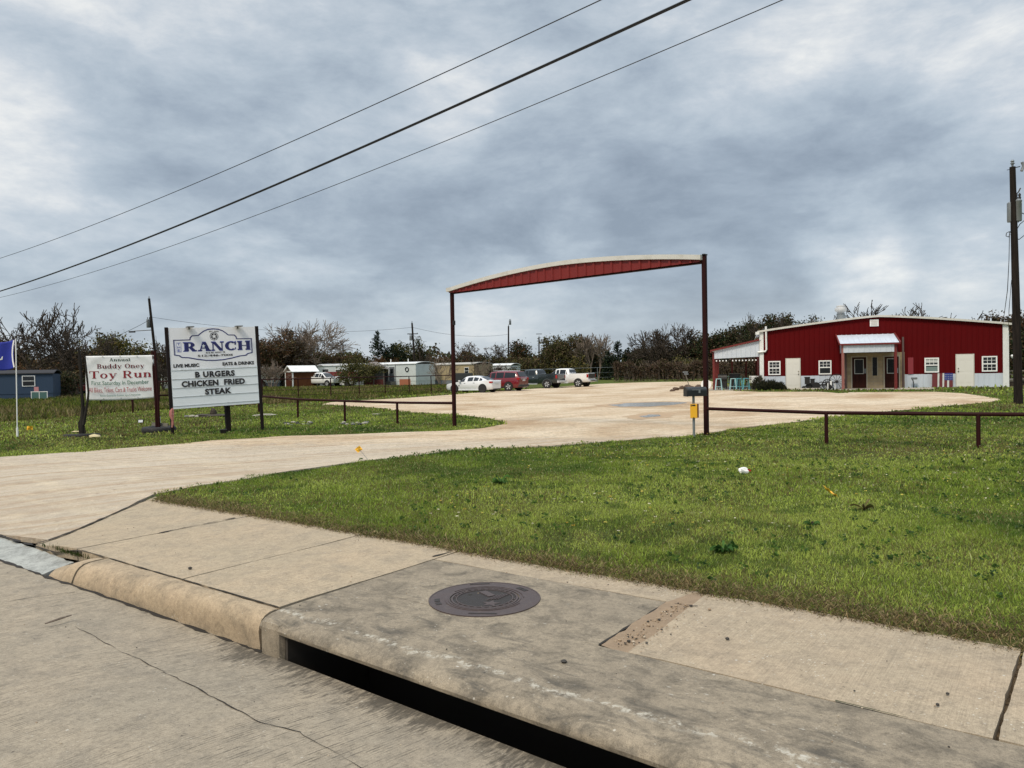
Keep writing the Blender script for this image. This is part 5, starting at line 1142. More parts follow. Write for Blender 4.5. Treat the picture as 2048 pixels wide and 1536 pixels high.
mb = MB(); mb.add([(4.80, PF + 0.14, 2.26), (4.80, -0.11, 2.26), (4.80, -0.11, 3.28), (4.80, PF + 0.14, 2.70)], [(3, 2, 1, 0)]); mb.build('porch_side_panel', GALV, bd)
MB().box(4.80, 7.84, PF + 0.1, -0.11, 2.27, 2.30).build('porch_ceiling', GREYWOOD, bd)
mb = MB(); mb.box(8.72, 9.02, -0.05, -0.026, 0.86, 1.9); mb.build('meter_board', paint('faded_red_board', (0.22, 0.02, 0.03), 0.6), bd)
# lean-to patio roof on the left
LT = -3.05
mb = MB(); rib_sheet(LT, -0.12, lambda x: 2.08 + 0.03 * (x - LT), lambda x: 2.60 + (3.20 - 2.60) * (x - LT) / (-LT - 0.12), 0.3, 0.05, 0.02, 0.0, mb); mb.build('patio_gable_panel', GALV, bd)
mb = MB(); mb.add([(LT - 0.15, -0.1, 2.60), (0.0, -0.1, 3.25), (0.0, 9.0, 3.25), (LT - 0.15, 9.0, 2.60), (LT - 0.15, -0.1, 2.65), (0.0, -0.1, 3.30), (0.0, 9.0, 3.30), (LT - 0.15, 9.0, 2.65)], [(0, 1, 2, 3), (7, 6, 5, 4), (0, 4, 5, 1), (1, 5, 6, 2), (2, 6, 7, 3), (3, 7, 4, 0)]); mb.build('patio_roof', GALV, bd)
MB().bar((LT - 0.2, -0.13, 2.62), (-0.1, -0.13, 3.28), 0.04, 0.11).build('patio_verge', REDPOST, bd)
MB().bar((LT - 0.18, -0.13, 2.58), (LT - 0.18, 9.0, 2.58), 0.05, 0.14).build('patio_fascia', REDPOST, bd)
for x, y in ((LT, 0.06), (LT, 3.0), (LT, 6.0), (LT, 8.9), (-2.0, 8.9), (-0.95, 8.9), (-0.2, 8.9)): MB().box(x - 0.06, x + 0.06, y - 0.06, y + 0.06, -0.4, 2.56).build('patio_post', REDPOST, bd)
MB().box(LT, LT + 0.06, 0.07, 0.1, -0.2, 2.56).build('post_cover', FADEDPOST, bd)
MB().box(LT - 0.3, -0.06, -0.9, 9.2, -0.5, -0.01).build('patio_slab', paint('porch_concrete', (0.33, 0.29, 0.235), 0.9, var=0.2, sc=2), bd, bevel=0.02)
lt = MB(); lt.tube([(LT + 0.1, -0.06, 2.0), (-1.9, -0.06, 1.97), (-0.3, -0.06, 2.0)], 0.008, 5); sl = lt.build('string_light_cable', BLACK, bd)
for k in range(13):
    if k == 4: continue
    x = LT + 0.2 + k * 0.21; MB().lathe([(0.012, 1.985), (0.03, 1.97), (0.048, 1.93), (0.03, 1.885), (0.008, 1.875)], 8, 'Z', (x, -0.06, 0)).build('bulb', WHITE, sl, smooth=True)
def BL(t, y, z=0.0):      # building coordinates -> world
    c, s = math.cos(BANG), math.sin(BANG); return np.array([BO[0] + t * c - y * s, BO[1] + t * s + y * c, BO[2] + z])
def BLG(t, y):
    p = BL(t, y); p[2] = float(zt(p[0], p[1])); return p

# ------------------------------------------------------------------ things along the front of the restaurant
TEAL = paint('teal_paint', (0.13, 0.42, 0.47), 0.45, var=0.2, sc=5); PALETEAL = paint('pale_teal_paint', (0.36, 0.56, 0.58), 0.45, var=0.15, sc=5); MINT = paint('mint_paint', (0.33, 0.55, 0.42), 0.5, var=0.2)
def stool(label, t, y, mat, rz, h=0.76, grp='metal bar stools on the patio'):
    r = thing('bar_stool', label, 'stool', BL(t, y, -0.01), BANG + rz, grp)
    MB().box(-0.17, 0.17, -0.17, 0.17, h - 0.035, h).build('seat', mat, r, bevel=0.012)
    for sx in (-1, 1):
        for sy in (-1, 1): MB().bar((sx * 0.14, sy * 0.14, h - 0.03), (sx * 0.215, sy * 0.215, 0.0), 0.045, 0.03).build('leg', mat, r)
    m = MB()
    for a, b in (((-.195, -.195), (.195, -.195)), ((.195, -.195), (.195, .195)), ((.195, .195), (-.195, .195)), ((-.195, .195), (-.195, -.195))): m.bar((*a, 0.22), (*b, 0.22), 0.022)
    m.build('foot_rails', mat, r); return r
stool('pale teal bar stool nearest the left patio post', -2.72, -0.55, PALETEAL, 0.1)
stool('pale teal bar stool in front of the black counter on the patio', -1.78, -0.55, PALETEAL, -0.1)
stool('darker teal bar stool just right of the pale one by the counter', -1.48, -0.2, TEAL, 0.5)
stool('teal bar stool standing alone in the middle of the patio', -0.98, 0.1, TEAL, 0.2)
ct = thing('bar_counter', 'tall black counter with a pale top on the patio', 'counter', BL(-1.72, 1.4, -0.01), BANG)
MB().box(-0.33, 0.33, -0.25, 0.25, 0, 1.05).build('cabinet', BLACKMET, ct, bevel=0.01); MB().box(-0.40, 0.40, -0.30, 0.30, 1.052, 1.09).build('counter_top', GREYWOOD, ct)
ct = thing('grill', 'black covered box standing behind the leftmost stool', 'grill', BL(-2.5, 0.8, -0.01), BANG)
MB().box(-0.33, 0.30, -0.25, 0.25, 0.12, 0.72).build('body', BLACKMET, ct, bevel=0.03); MB().lathe([(0.31, -0.30), (0.31, 0.3)], 16, 'X', (0, 0, 0.74)).build('lid', BLACKMET, ct)
for sx in (-.28, .25): MB().box(sx - .02, sx + .02, -.2, .2, 0, 0.12).build('leg', BLACKMET, ct)
def patio_chair(label, t, y, mat, rz):
    r = thing('patio_chair', label, 'chair', BL(t, y, -0.01), BANG + rz, 'patio chairs')
    MB().box(-0.24, 0.24, -0.24, 0.24, 0.41, 0.445).build('seat', mat, r, bevel=0.01); m = MB()
    for k in range(5): m.box(-0.22 + k * 0.1, -0.18 + k * 0.1, 0.215, 0.24, 0.45, 0.85)
    m.box(-0.24, 0.24, 0.21, 0.245, 0.851, 0.90); m.build('backrest', mat, r)
    for sx in (-1, 1):
        for sy in (-1, 1): MB().bar((sx * 0.21, sy * 0.21, 0.41), (sx * 0.24, sy * 0.25, 0), 0.035).build('leg', mat, r)
        MB().bar((sx * 0.24, -0.22, 0.62), (sx * 0.24, 0.24, 0.64), 0.045, 0.025).build('armrest', mat, r)
patio_chair('white metal patio chair beside the bush', -0.28, -0.25, WHITE, 2.6)
patio_chair('white metal patio chair behind the black table', -0.62, 0.5, WHITE, -0.4)
patio_chair('mint green chair deep in the patio between stools', -2.2, 2.2, MINT, 3.0)
patio_chair('mint green chair beside the tall counter', -1.25, 2.4, MINT, 0.8)
tb = thing('patio_table', 'low black round table between the white patio chairs', 'table', BL(-0.5, 0.05, -0.01), BANG)
MB().lathe([(0.4, 0.66), (0.41, 0.68), (0.4, 0.70)], 24).build('table_top', BLACKMET, tb); MB().tube([(0, 0, 0.02), (0, 0, 0.66)], 0.035, 8).build('pedestal', BLACKMET, tb); MB().lathe([(0.25, 0.0), (0.22, 0.03)], 16).build('base', BLACKMET, tb)
rp_ = BL(-3.55, -0.2, -0.06); t = thing('satellite_dish', 'white round dish leaning by the left patio post', 'dish', rp_, BANG)
MB().lathe([(0.34, 0.0), (0.30, 0.05), (0.15, 0.10), (0.02, 0.115)], 20, 'Y', (0, 0, 0.42)).build('reflector', WHITE, t, smooth=True); MB().tube([(0, 0.1, 0), (0, 0.14, 0.42)], 0.025, 6).build('mount', BLACKMET, t)
# antique implements
im = thing('antique_implement', 'rusty black antique farm implement beside the left white door', 'farm implement', BLG(3.05, -0.75), BANG)
for x, y, r in ((-0.50, -0.1, 0.12), (-0.15, 0.1, 0.22), (0.25, -0.1, 0.24)):
    MB().lathe([(r, -0.03), (r, 0.03)], 18, 'Y', (x, y, r)).build('wheel', BLACKMET, im)
MB().box(-0.42, -0.12, -0.12, 0.14, 0.35, 0.78).box(-0.08, 0.16, -0.12, 0.14, 0.32, 0.66).box(-0.46, -0.1, -0.14, 0.16, 0.78, 0.82).box(-0.1, 0.2, -0.14, 0.16, 0.66, 0.70).build('seed_hoppers', BLACKMET, im)
MB().bar((-0.5, 0, 0.2), (1.15, 0, 0.32), 0.07).bar((-0.3, -0.1, 0.1), (0.6, 0.1, 0.5), 0.04).bar((0.2, 0.1, 0.1), (0.9, 0, 0.55), 0.035).bar((0.5, 0, 0.1), (1.1, 0, 0.65), 0.03).build('frame', BLACKMET, im)
mb = MB()
for k in range(7): mb.tube([(0.35 + k * 0.1, -0.05, 0.35), (0.42 + k * 0.1, -0.1, 0.2), (0.36 + k * 0.1, -0.15, 0.05)], 0.013, 5)
mb.build('tines', BLACKMET, im)
MB().box(1.05, 1.15, -0.3, -0.22, 0, 0.55).build('white_stake', WHITE, im)
def wagon_wheel(label, t, y, R, rz, tilt):
    w = thing('wagon_wheel', label, 'wagon wheel', BLG(t, y) + np.array([0, 0, R * 0.97]), BANG + rz, 'wagon wheels by the porch', rx=tilt)
    m = MB(); ring_xz(m, 0, 0, R - 0.045, R, -0.025, 0.025, 32); m.build('rim', BLACKMET, w)
    MB().lathe([(0.075, -0.09), (0.10, -0.03), (0.10, 0.03), (0.075, 0.09)], 14, 'Y').build('hub', BLACKMET, w)
    m = MB()
    for k in range(12): a = k * PI / 6; m.bar((0.09 * math.cos(a), 0, 0.09 * math.sin(a)), ((R - 0.03) * math.cos(a), 0, (R - 0.03) * math.sin(a)), 0.022)
    m.build('spokes', BLACKMET, w)
wagon_wheel('large black spoked wagon wheel behind the faded porch post', 4.55, -0.55, 0.50, 0.1, rad(-6))
wagon_wheel('smaller black wagon wheel left of the porch', 3.98, -0.65, 0.34, -0.5, rad(-4))
im = thing('hand_cart', 'low black iron hand cart between the wagon wheels', 'cart', BLG(4.15, -0.95), BANG)
MB().bar((-0.55, 0, 0.44), (0.35, 0, 0.46), 0.05).bar((-0.5, 0, 0.44), (-0.3, 0, 0.05), 0.03).bar((0.05, 0, 0.45), (0.15, 0, 0.02), 0.03).bar((-0.2, 0.1, 0.2), (0.3, 0.1, 0.3), 0.03).build('frame', BLACKMET, im)
MB().lathe([(0.16, -0.02), (0.16, 0.02)], 16, 'Y', (-0.1, -0.1, 0.17)).build('wheel', BLACKMET, im)
MB().box(-0.22, -0.16, -0.16, -0.12, 0, 0.42).box(0.2, 0.25, -0.16, -0.12, 0, 0.38).build('white_pegs', WHITE, im)
pl = thing('painted_pallet', 'wooden pallet painted as a red, white and blue flag under the right window', 'pallet', BLG(10.6, -0.14), BANG, rx=rad(5))
cols = [('pallet_red', (0.17, 0.035, 0.04)), ('pallet_white', (0.7, 0.7, 0.68)), ('pallet_red', 0), ('pallet_white', 0), ('pallet_blue', (0.03, 0.05, 0.24)), ('pallet_red', 0)]
z1 = 0.90
xs = -0.58
for i, (w, nm, lo) in enumerate(((0.30, 'pallet_red', 0), (0.10, 'pallet_white', 0), (0.17, 'pallet_red', 0), (0.10, 'pallet_white', 0), (0.16, 'pallet_red', 0), (0.11, 'pallet_white', 0), (0.20, 'pallet_red', 0))):
    cc = {'pallet_red': (0.17, 0.035, 0.04), 'pallet_white': (0.7, 0.7, 0.68)}[nm]
    MB().box(xs + 0.004, xs + w - 0.004, -0.02, 0.0, 0.03, (0.46 if i >= 4 else z1)).build('board', paint(nm, cc, 0.8, var=0.3, sc=6), pl); xs += w
MB().box(0.09, 0.56, -0.022, 0.0, 0.465, z1).build('blue_boards', paint('pallet_blue', (0.03, 0.05, 0.24), 0.8, var=0.25, sc=8), pl)
mb = MB()
for i in range(5):
    for j in range(3): star_poly(0.14 + i * 0.09, 0.55 + j * 0.13, 0.026, -0.025, mb)
mb.build('stars', WHITE, pl)
MB().box(-0.58, 0.56, 0.002, 0.08, 0.03, 0.10).box(-0.58, 0.56, 0.002, 0.08, 0.80, 0.88).build('stringers', GREYWOOD, pl)
gm = thing('garden_pump', 'small black iron stand beside the pale wall right of the porch', 'stand', BLG(8.95, -0.4), BANG)
MB().tube([(0, 0, 0), (0.02, 0, 0.25), (-0.02, 0, 0.45), (-0.05, 0, 0.6)], 0.03, 7).build('stem', BLACKMET, gm, smooth=True); MB().box(-0.12, 0.20, -0.1, 0.1, 0.55, 0.68).build('head', paint('grey_head', (0.14, 0.15, 0.16), 0.5), gm, bevel=0.02); MB().lathe([(0.1, 0), (0.09, 0.02)], 12).build('base', BLACKMET, gm)
for lab, t in (('concrete wheel stop in front of the wall right of the porch', 8.75), ('concrete wheel stop beside the left white door', 2.6)):
    o = MB().prism([(-0.075, 0), (0.075, 0), (0.05, 0.11), (-0.05, 0.11)], -0.9, 0.9).build('wheel_stop', paint('stop_concrete', (0.42, 0.38, 0.31), 0.9, var=0.25, sc=5), None, bevel=0.012)
    p = BLG(t, -2.35 if t > 5 else -1.1); o.location = p; o.rotation_euler = (0, 0, BANG + PI / 2); tag(o, lab, 'wheel stop', 'concrete wheel stops')
MB_ = MB().box(BW + 0.35, BW + 3.5, 1.5, 6.0, 0.35, 0.5).build  # side deck
dk = thing('side_deck', 'dark wooden deck with railing at the right end of the red building', 'deck', BL(BW + 0.3, 1.0), BANG)
MB().box(0, 3.5, 0, 4.0, 0.30, 0.42).build('floor', GREYWOOD, dk)
for x in (0.06, 1.1, 2.2, 3.4): MB().box(x - 0.05, x + 0.05, 0, 0.1, -0.4, 1.0).build('post', BARK, dk)
MB().box(0, 3.5, 0.02, 0.08, 0.92, 1.0).build('rail', GREYWOOD, dk); MB().bar((0, 0.05, 0.85), (1.2, -0.2, 0.3), 0.08).build('brace', GREYWOOD, dk); MB().box(0, 3.5, 0.03, 0.07, 0.0, 0.30).build('skirt', BARK, dk)
for dx, dz, lab in ((0.35, 1.85, 'small white globe lamp on the right end of the red building'), ):
    o = MB().lathe([(0.02, -0.12), (0.10, -0.05), (0.11, 0.02), (0.05, 0.1)], 12).build('wall_lamp', WHITE, None, smooth=True); o.location = BL(BW + dx, 0.2, dz); tag(o, lab, 'lamp')
    MB().box(-0.3, 0, -0.02, 0.02, 0.0, 0.04).build('bracket', BLACKMET, o)
# grass island with bricks and a leaning little sign
for i, (px, py, w, h, m_) in enumerate(((1352, 781, .55, .3, STONEB), (1364, 779, .4, .35, STONEB), (1375, 778, .6, .4, STONEB), (1381, 780, .7, .36, STONEB), (1391, 781, .35, .3, STONEG), (1398, 779, .6, .42, STONEB), (1408, 780, .5, .3, STONEB), (1345, 783, .4, .2, STONEB))):
    p = gp(px, py); rock('fire_pit_block', ['low dark brick block at the left tip of the fire pit', 'rounded dark block second from the left of the fire pit', 'dark block behind the leaning little sign', 'large dark block at the foot of the leaning sign', 'grey block in the middle of the fire pit', 'tilted dark block right of the grey one', 'dark block nearest the gatepost', 'small dark lump on the gravel before the fire pit'][i], 'block', p, (w, w * 0.7, h), m_, 70 + i, 'blocks of the fire pit')
p = gp(1380, 779); ls_ = thing('leaning_sign', 'small grey sign on a leaning post beside the fire pit', 'sign', p); d = float((p - CAM) @ _f)
MB().tube([(0, 0, 0), rel(1376, 765, d, p), rel(1371, 748, d, p)], 0.03, 6).build('post', GREYWOOD, ls_); q_ = rel(1371, 744, d, p); MB().box(q_[0] - 0.2, q_[0] + 0.17, q_[1] - 0.03, q_[1] + 0.02, q_[2] - 0.06, q_[2] + 0.05).box(q_[0] - 0.1, q_[0] + 0.2, q_[1] - 0.035, q_[1] + 0.02, q_[2] - 0.2, q_[2] - 0.09).build('boards', GALVPIPE, ls_)

# ================================================================== vehicles
def wheel_mesh(R, w, rim, nsp, root, x, y, side, name='wheel'):
    m = MB(); n = 28; s = side
    m.lathe([(R * 0.66, -w / 2), (R * 0.95, -w / 2), (R, -w * 0.3), (R, w * 0.3), (R * 0.95, w / 2), (R * 0.66, w / 2)], n, 'Y'); t = m.build(name, RUBBER, root, smooth=True); t.location = (x, y, R)
    m = MB(); m.lathe([(R * 0.66, -w * 0.44), (R * 0.62, -w * 0.46), (R * 0.60, -w * 0.2), (R * 0.60, w * 0.2), (R * 0.62, w * 0.46), (R * 0.66, w * 0.44)], n, 'Y')
    for k in range(nsp):
        a = 2 * PI * k / nsp + 0.2; y_ = s * w * 0.40
        for da in (-0.16, 0.0, 0.16): m.bar((0.1 * R * math.cos(a), y_, 0.1 * R * math.sin(a)), (0.63 * R * math.cos(a + da), y_ * 1.02, 0.63 * R * math.sin(a + da)), R * 0.13, 0.03)
    m.lathe([(R * 0.14, s * w * 0.36), (R * 0.12, s * w * 0.47)] if s > 0 else [(R * 0.12, s * w * 0.47), (R * 0.14, s * w * 0.36)], 12, 'Y'); m.build('rim', rim, t)
    d = MB().lathe([(R * 0.59, -w * 0.1), (R * 0.59, w * 0.1)], 20, 'Y').build('brake_disc', BLACKMET, t); return t
def car(name, label, cat, px, py, ang, S, paintmat, rim, nsp, lift=0.0, group=None, depth=None):
    """S: stations along the car (x forward): (x, half width, z bottom, z shoulder, belt z, roof half width, roof z); glasshouse where roof z > belt z"""
    st = S['st']; root = thing(name, label, cat, (0, 0, 0), ang, group); R = S['R']; wb0, wb1, tr = S['rear'], S['front'], S['track']
    K = 9; m = MB(); gm = MB()
    def ringpts(x, w, zb, zs, bz, rw, rz):
        if rz <= bz + 0.02: rw_ = w * 0.90; p5 = (w * 0.955, bz - 0.015); p6 = (w * 0.80, bz + 0.02); p7 = (w * 0.4, rz + 0.015); 
        else: p5 = (rw * 1.04, rz - 0.10); p6 = (rw * 0.93, rz - 0.02); p7 = (rw * 0.5, rz)
        return [(0, zb), (w * 0.88, zb), (w * 0.97, zb + 0.10), (w, zs), (w * 0.985, bz), p5, p6, p7, (0, rz + 0.012)]
    rings = [ringpts(*s) for s in st]
    for s, r in zip(st, rings):
        for y, z in r: m.v.append((s[0], y, z))
        for y, z in r[1:-1]: m.v.append((s[0], -y, z))
    n = 2 * K - 2
    def L(j): return j
    def Rr(j): return 0 if j == 0 else (K - 1 if j == K - 1 else K - 1 + j)
    for i in range(len(st) - 1):
        a, b = i * n, (i + 1) * n
        for j in range(K - 1):
            m.f.append((a + L(j), b + L(j), b + L(j + 1), a + L(j + 1))); m.f.append((a + Rr(j + 1), b + Rr(j + 1), b + Rr(j), a + Rr(j))); m.m += [0, 0]
    for i, rev in ((0, False), (len(st) - 1, True)):
        loop = [i * n + L(j) for j in range(K)] + [i * n + Rr(j) for j in range(K - 2, 0, -1)]
        m.f.append(tuple(loop if rev else reversed(loop))); m.m.append(0)
    m.build('body', paintmat, root, smooth=True)
    # side glass
    for sgn in (1, -1):
        for (ia, ib) in S['glass']:
            A, B = rings[ia], rings[ib]; xa, xb = st[ia][0], st[ib][0]; g = MB()
            def P(x, r0, f): 
                y = r0[4][0] + (r0[5][0] - r0[4][0]) * f; z = r0[4][1] + (r0[5][1] - r0[4][1]) * f; return (x, sgn * (y + 0.012), z)
            e = 0.05 * (1 if xb > xa else -1)
            pts = [P(xa + e, A, 0.08), P(xb - e, B, 0.08), P(xb - e, B, 0.96), P(xa + e, A, 0.96)]
            g.add(pts, [(0, 1, 2, 3)] if sgn > 0 else [(3, 2, 1, 0)]); g.add([(p[0], p[1] - sgn * 0.006, p[2]) for p in pts], [(3, 2, 1, 0)] if sgn > 0 else [(0, 1, 2, 3)]); g.build('side_window', GLASS, root)
    for nm, (ia, ib), f0, f1 in S['screens']:
        A, B = rings[ia], rings[ib]; xa, xb = st[ia][0], st[ib][0]; g = MB(); pts = []
        for f in (f0, f1):
            for sgn in (1, -1):
                w = (min(A[5][0], A[4][0]) + (B[6][0] - min(A[5][0], A[4][0])) * f) * 0.94; z = A[8][1] + (B[8][1] - A[8][1]) * f; x = xa + (xb - xa) * f
                dx = 0.03 if nm == 'windscreen' else -0.03
                pts.append((x + dx * 0.6, sgn * w, z + 0.016 - 0.01))
        # keep the pane 12 mm proud of the body along its slope
        g.add(pts, [(0, 1, 3, 2)]); g.build(nm, GLASS, root)
    for x in (wb0, wb1):
        for sgn in (1, -1):
            wd = S.get('ww', 0.22); yb = [s for s in st if abs(s[0] - x) < 2][0][1]; yw = S['half']
            MB().lathe([(R * 1.17, -0.02), (R * 1.17, 0.004)] if sgn > 0 else [(R * 1.17, -0.004), (R * 1.17, 0.02)], 28, 'Y', (x, sgn * (yw + 0.003), R + 0.02)).build('wheel_arch', BLACKMET, root)
            if S.get('flare'):
                mm = MB(); o = 0; N = 20
                for i in range(N + 1):
                    a = rad(-8) + (PI + rad(16)) * i / N
                    for r_, yy in ((R * 1.15, yw + 0.012), (R * 1.32, yw + 0.006), (R * 1.28, yw - 0.03), (R * 1.15, yw - 0.03)): mm.v.append((x + r_ * math.cos(a), sgn * yy, R + 0.02 + r_ * math.sin(a)))
                for i in range(N):
                    for j in range(4): mm.f.append((4 * i + j, 4 * i + 4 + j, 4 * i + 4 + (j + 1) % 4, 4 * i + (j + 1) % 4)); mm.m.append(0)
                mm.build('wheel_flare', S['flare'], root)
            wheel_mesh(R, wd, rim, nsp, root, x, sgn * (yw - wd / 2 + 0.035), sgn)
    for nm, mat_, boxes in S['parts']:
        for bxs in boxes: MB().box(*bxs).build(nm, mat_, root, bevel=0.01)
    c, s = math.cos(ang), math.sin(ang); yw = S['half']
    P = gp(px, py) if depth is None else ground_at(px, depth)
    lx, ly = wb0, yw - 0.1
    root.location = (P[0] - (lx * c - ly * s), P[1] - (lx * s + ly * c), P[2] + 0.012 + lift); return root
def both(a, b, y0, y1, z0, z1): return [(a, b, y0, y1, z0, z1), (a, b, -y1, -y0, z0, z1)]
CARWHITE = paint('car_white', (0.70, 0.71, 0.73), 0.22, var=0.03, coat=0.6); CARRED = paint('car_dark_red', (0.16, 0.008, 0.014), 0.22, var=0.08, coat=0.8)
CARGREY = paint('car_dark_grey', (0.022, 0.032, 0.036), 0.22, 0.3, var=0.08, coat=0.8); CARPEARL = paint('truck_white', (0.76, 0.76, 0.75), 0.25, var=0.03, coat=0.5)
PLATE = paint('number_plate', (0.55, 0.56, 0.55), 0.5)
sedan = dict(R=0.335, rear=-1.36, front=1.37, track=1.55, half=0.895, ww=0.235,
    st=[(-2.28, 0.70, 0.34, 0.62, 0.90, 0, 0.90), (-2.22, 0.80, 0.27, 0.62, 1.00, 0, 1.00), (-1.9, 0.875, 0.24, 0.62, 1.03, 0, 1.03), (-1.70, 0.89, 0.22, 0.62, 1.02, 0.60, 1.05), (-0.98, 0.895, 0.20, 0.62, 0.97, 0.58, 1.36), (-0.45, 0.895, 0.20, 0.60, 0.95, 0.60, 1.42), (0.15, 0.895, 0.20, 0.60, 0.93, 0.60, 1.40), (0.35, 0.895, 0.20, 0.60, 0.92, 0.59, 1.36), (1.08, 0.895, 0.20, 0.58, 0.90, 0.66, 0.93), (1.6, 0.88, 0.20, 0.56, 0.84, 0, 0.84), (2.1, 0.80, 0.22, 0.52, 0.74, 0, 0.74), (2.30, 0.66, 0.27, 0.48, 0.64, 0, 0.64)],
    glass=[(3, 4), (4, 5), (5, 6), (7, 8)], screens=[('rear_screen', (3, 4), 0.06, 0.92), ('windscreen', (8, 7), 0.06, 0.92)],
    parts=[('tail_light', LAMPRED, both(-2.27, -1.98, 0.60, 0.865, 0.80, 0.93)), ('head_light', LAMPCLEAR, both(1.95, 2.2, 0.62, 0.80, 0.60, 0.70)), ('wing_mirror', CARWHITE, both(0.72, 0.88, 0.90, 1.06, 0.93, 1.06)), ('door_handle', BLACKMET, both(-0.62, -0.46, 0.893, 0.912, 0.80, 0.83) + both(0.28, 0.44, 0.893, 0.912, 0.79, 0.82)),
           ('number_plate', PLATE, [(-2.302, -2.285, -0.26, 0.26, 0.66, 0.80)]), ('rear_valance', BLACKMET, [(-2.29, -2.15, -0.62, 0.62, 0.235, 0.33)]), ('sill', CARWHITE, both(-0.98, 0.98, 0.86, 0.915, 0.19, 0.29)), ('front_vent', BLACKMET, both(0.86, 0.96, 0.893, 0.904, 0.55, 0.66))])
suv = dict(R=0.385, rear=-1.42, front=1.44, track=1.7, half=0.99, ww=0.25,
    st=[(-2.46, 0.88, 0.36, 0.75, 1.10, 0, 1.10), (-2.42, 0.95, 0.32, 0.75, 1.14, 0.80, 1.18), (-2.12, 0.985, 0.28, 0.75, 1.15, 0.74, 1.72), (-1.9, 0.99, 0.28, 0.75, 1.14, 0.72, 1.755), (-0.95, 0.99, 0.27, 0.75, 1.12, 0.73, 1.78), (-0.1, 0.99, 0.27, 0.75, 1.10, 0.73, 1.775), (0.45, 0.99, 0.27, 0.74, 1.09, 0.72, 1.72), (1.25, 0.99, 0.27, 0.74, 1.09, 0.80, 1.13), (1.9, 0.97, 0.28, 0.72, 1.06, 0, 1.06), (2.35, 0.90, 0.30, 0.68, 0.98, 0, 0.98), (2.48, 0.78, 0.34, 0.62, 0.88, 0, 0.88)],
    glass=[(2, 4), (4, 5), (5, 6), (6, 7)], screens=[('rear_screen', (1, 2), 0.15, 0.88), ('windscreen', (7, 6), 0.05, 0.92)],
    parts=[('tail_light', LAMPRED, both(-2.47, -2.24, 0.70, 0.965, 0.98, 1.17)), ('head_light', LAMPCLEAR, both(2.1, 2.38, 0.66, 0.92, 0.82, 0.95)), ('wing_mirror', CARRED, both(0.85, 1.0, 1.0, 1.2, 1.10, 1.26)), ('door_handle', CHROME, both(-0.72, -0.52, 0.988, 1.010, 0.95, 0.985) + both(0.2, 0.40, 0.988, 1.010, 0.94, 0.975)),
           ('number_plate', PLATE, [(-2.482, -2.462, -0.27, 0.27, 0.86, 1.0)]), ('rear_bumper', paint('bumper_grey', (0.035, 0.03, 0.03), 0.6), [(-2.52, -2.30, -0.93, 0.93, 0.36, 0.56)]), ('roof_rail', CHROME, both(-1.8, 0.3, 0.60, 0.64, 1.785, 1.82)), ('sill', BLACKMET, both(-1.0, 1.02, 0.95, 1.0, 0.26, 0.40)), ('chrome_strip', CHROME, [(-2.478, -2.46, -0.55, 0.55, 1.04, 1.075)])])
def pickup(body, extra): 
    return dict(R=0.41, rear=-1.85, front=1.85, track=1.72, half=1.0, ww=0.27,
    st=[(-2.93, 0.94, 0.55, 0.90, 1.36, 0, 1.36), (-2.88, 0.985, 0.50, 0.90, 1.39, 0, 1.39), (-1.2, 1.0, 0.48, 0.90, 1.38, 0, 1.38), (-0.86, 1.0, 0.46, 0.90, 1.36, 0, 1.37), (-0.84, 1.0, 0.46, 0.90, 1.33, 0.86, 1.40), (-0.68, 1.0, 0.44, 0.88, 1.30, 0.74, 1.86), (-0.45, 1.0, 0.44, 0.88, 1.28, 0.74, 1.92), (0.30, 1.0, 0.44, 0.88, 1.26, 0.74, 1.935), (0.72, 1.0, 0.44, 0.88, 1.25, 0.73, 1.89), (1.50, 1.0, 0.44, 0.88, 1.25, 0.82, 1.28), (2.3, 0.99, 0.46, 0.88, 1.22, 0, 1.22), (2.78, 0.95, 0.48, 0.86, 1.16, 0, 1.16), (2.9, 0.86, 0.52, 0.80, 1.02, 0, 1.02)],
    glass=[(5, 6), (6, 7), (7, 8), (8, 9)], screens=[('rear_screen', (4, 5), 0.22, 0.86), ('windscreen', (9, 8), 0.05, 0.92)],
    parts=[('tail_light', LAMPRED, both(-2.945, -2.80, 0.83, 1.0, 0.98, 1.30)), ('head_light', LAMPCLEAR, both(2.6, 2.86, 0.70, 0.95, 0.92, 1.12)), ('wing_mirror', BLACKMET, both(1.05, 1.22, 1.0, 1.26, 1.24, 1.46)), ('door_handle', CHROME, both(-0.42, -0.22, 0.998, 1.020, 1.10, 1.135) + both(0.66, 0.86, 0.998, 1.020, 1.09, 1.125)),
           ('tailgate_panel', body, [(-2.952, -2.935, -0.76, 0.76, 0.86, 1.36)]), ('rear_bumper', CHROME, [(-3.10, -2.94, -0.92, 0.92, 0.56, 0.76)]), ('number_plate', PLATE, [(-3.115, -3.102, -0.25, 0.25, 0.60, 0.74)]), ('bed_cover', BLACKMET, [(-2.84, -0.95, -0.84, 0.84, 1.405, 1.425)]), ('running_board', extra, both(-0.75, 1.25, 0.90, 1.06, 0.40, 0.47))] )
car('sedan_car', 'silver white saloon car with dark wheels parked nearest the left gatepost', 'car', 966, 785.5, rad(153), sedan, CARWHITE, DARKRIM, 7, group='vehicles parked on the gravel lot')
car('suv_car', 'dark red off road car with bright wheels parked between the white saloon and grey pickup', 'car', 1018, 782.3, rad(152), suv, CARRED, CHROME, 5, group='vehicles parked on the gravel lot')
g1 = pickup(CARGREY, CHROME); g1['flare'] = paint('grey_flare', (0.05, 0.06, 0.062), 0.4)
car('pickup_truck', 'dark grey pickup truck with red tail lights parked beside the red car', 'pickup truck', 1095, 776.8, rad(150), g1, CARGREY, CHROME, 6, group='vehicles parked on the gravel lot')
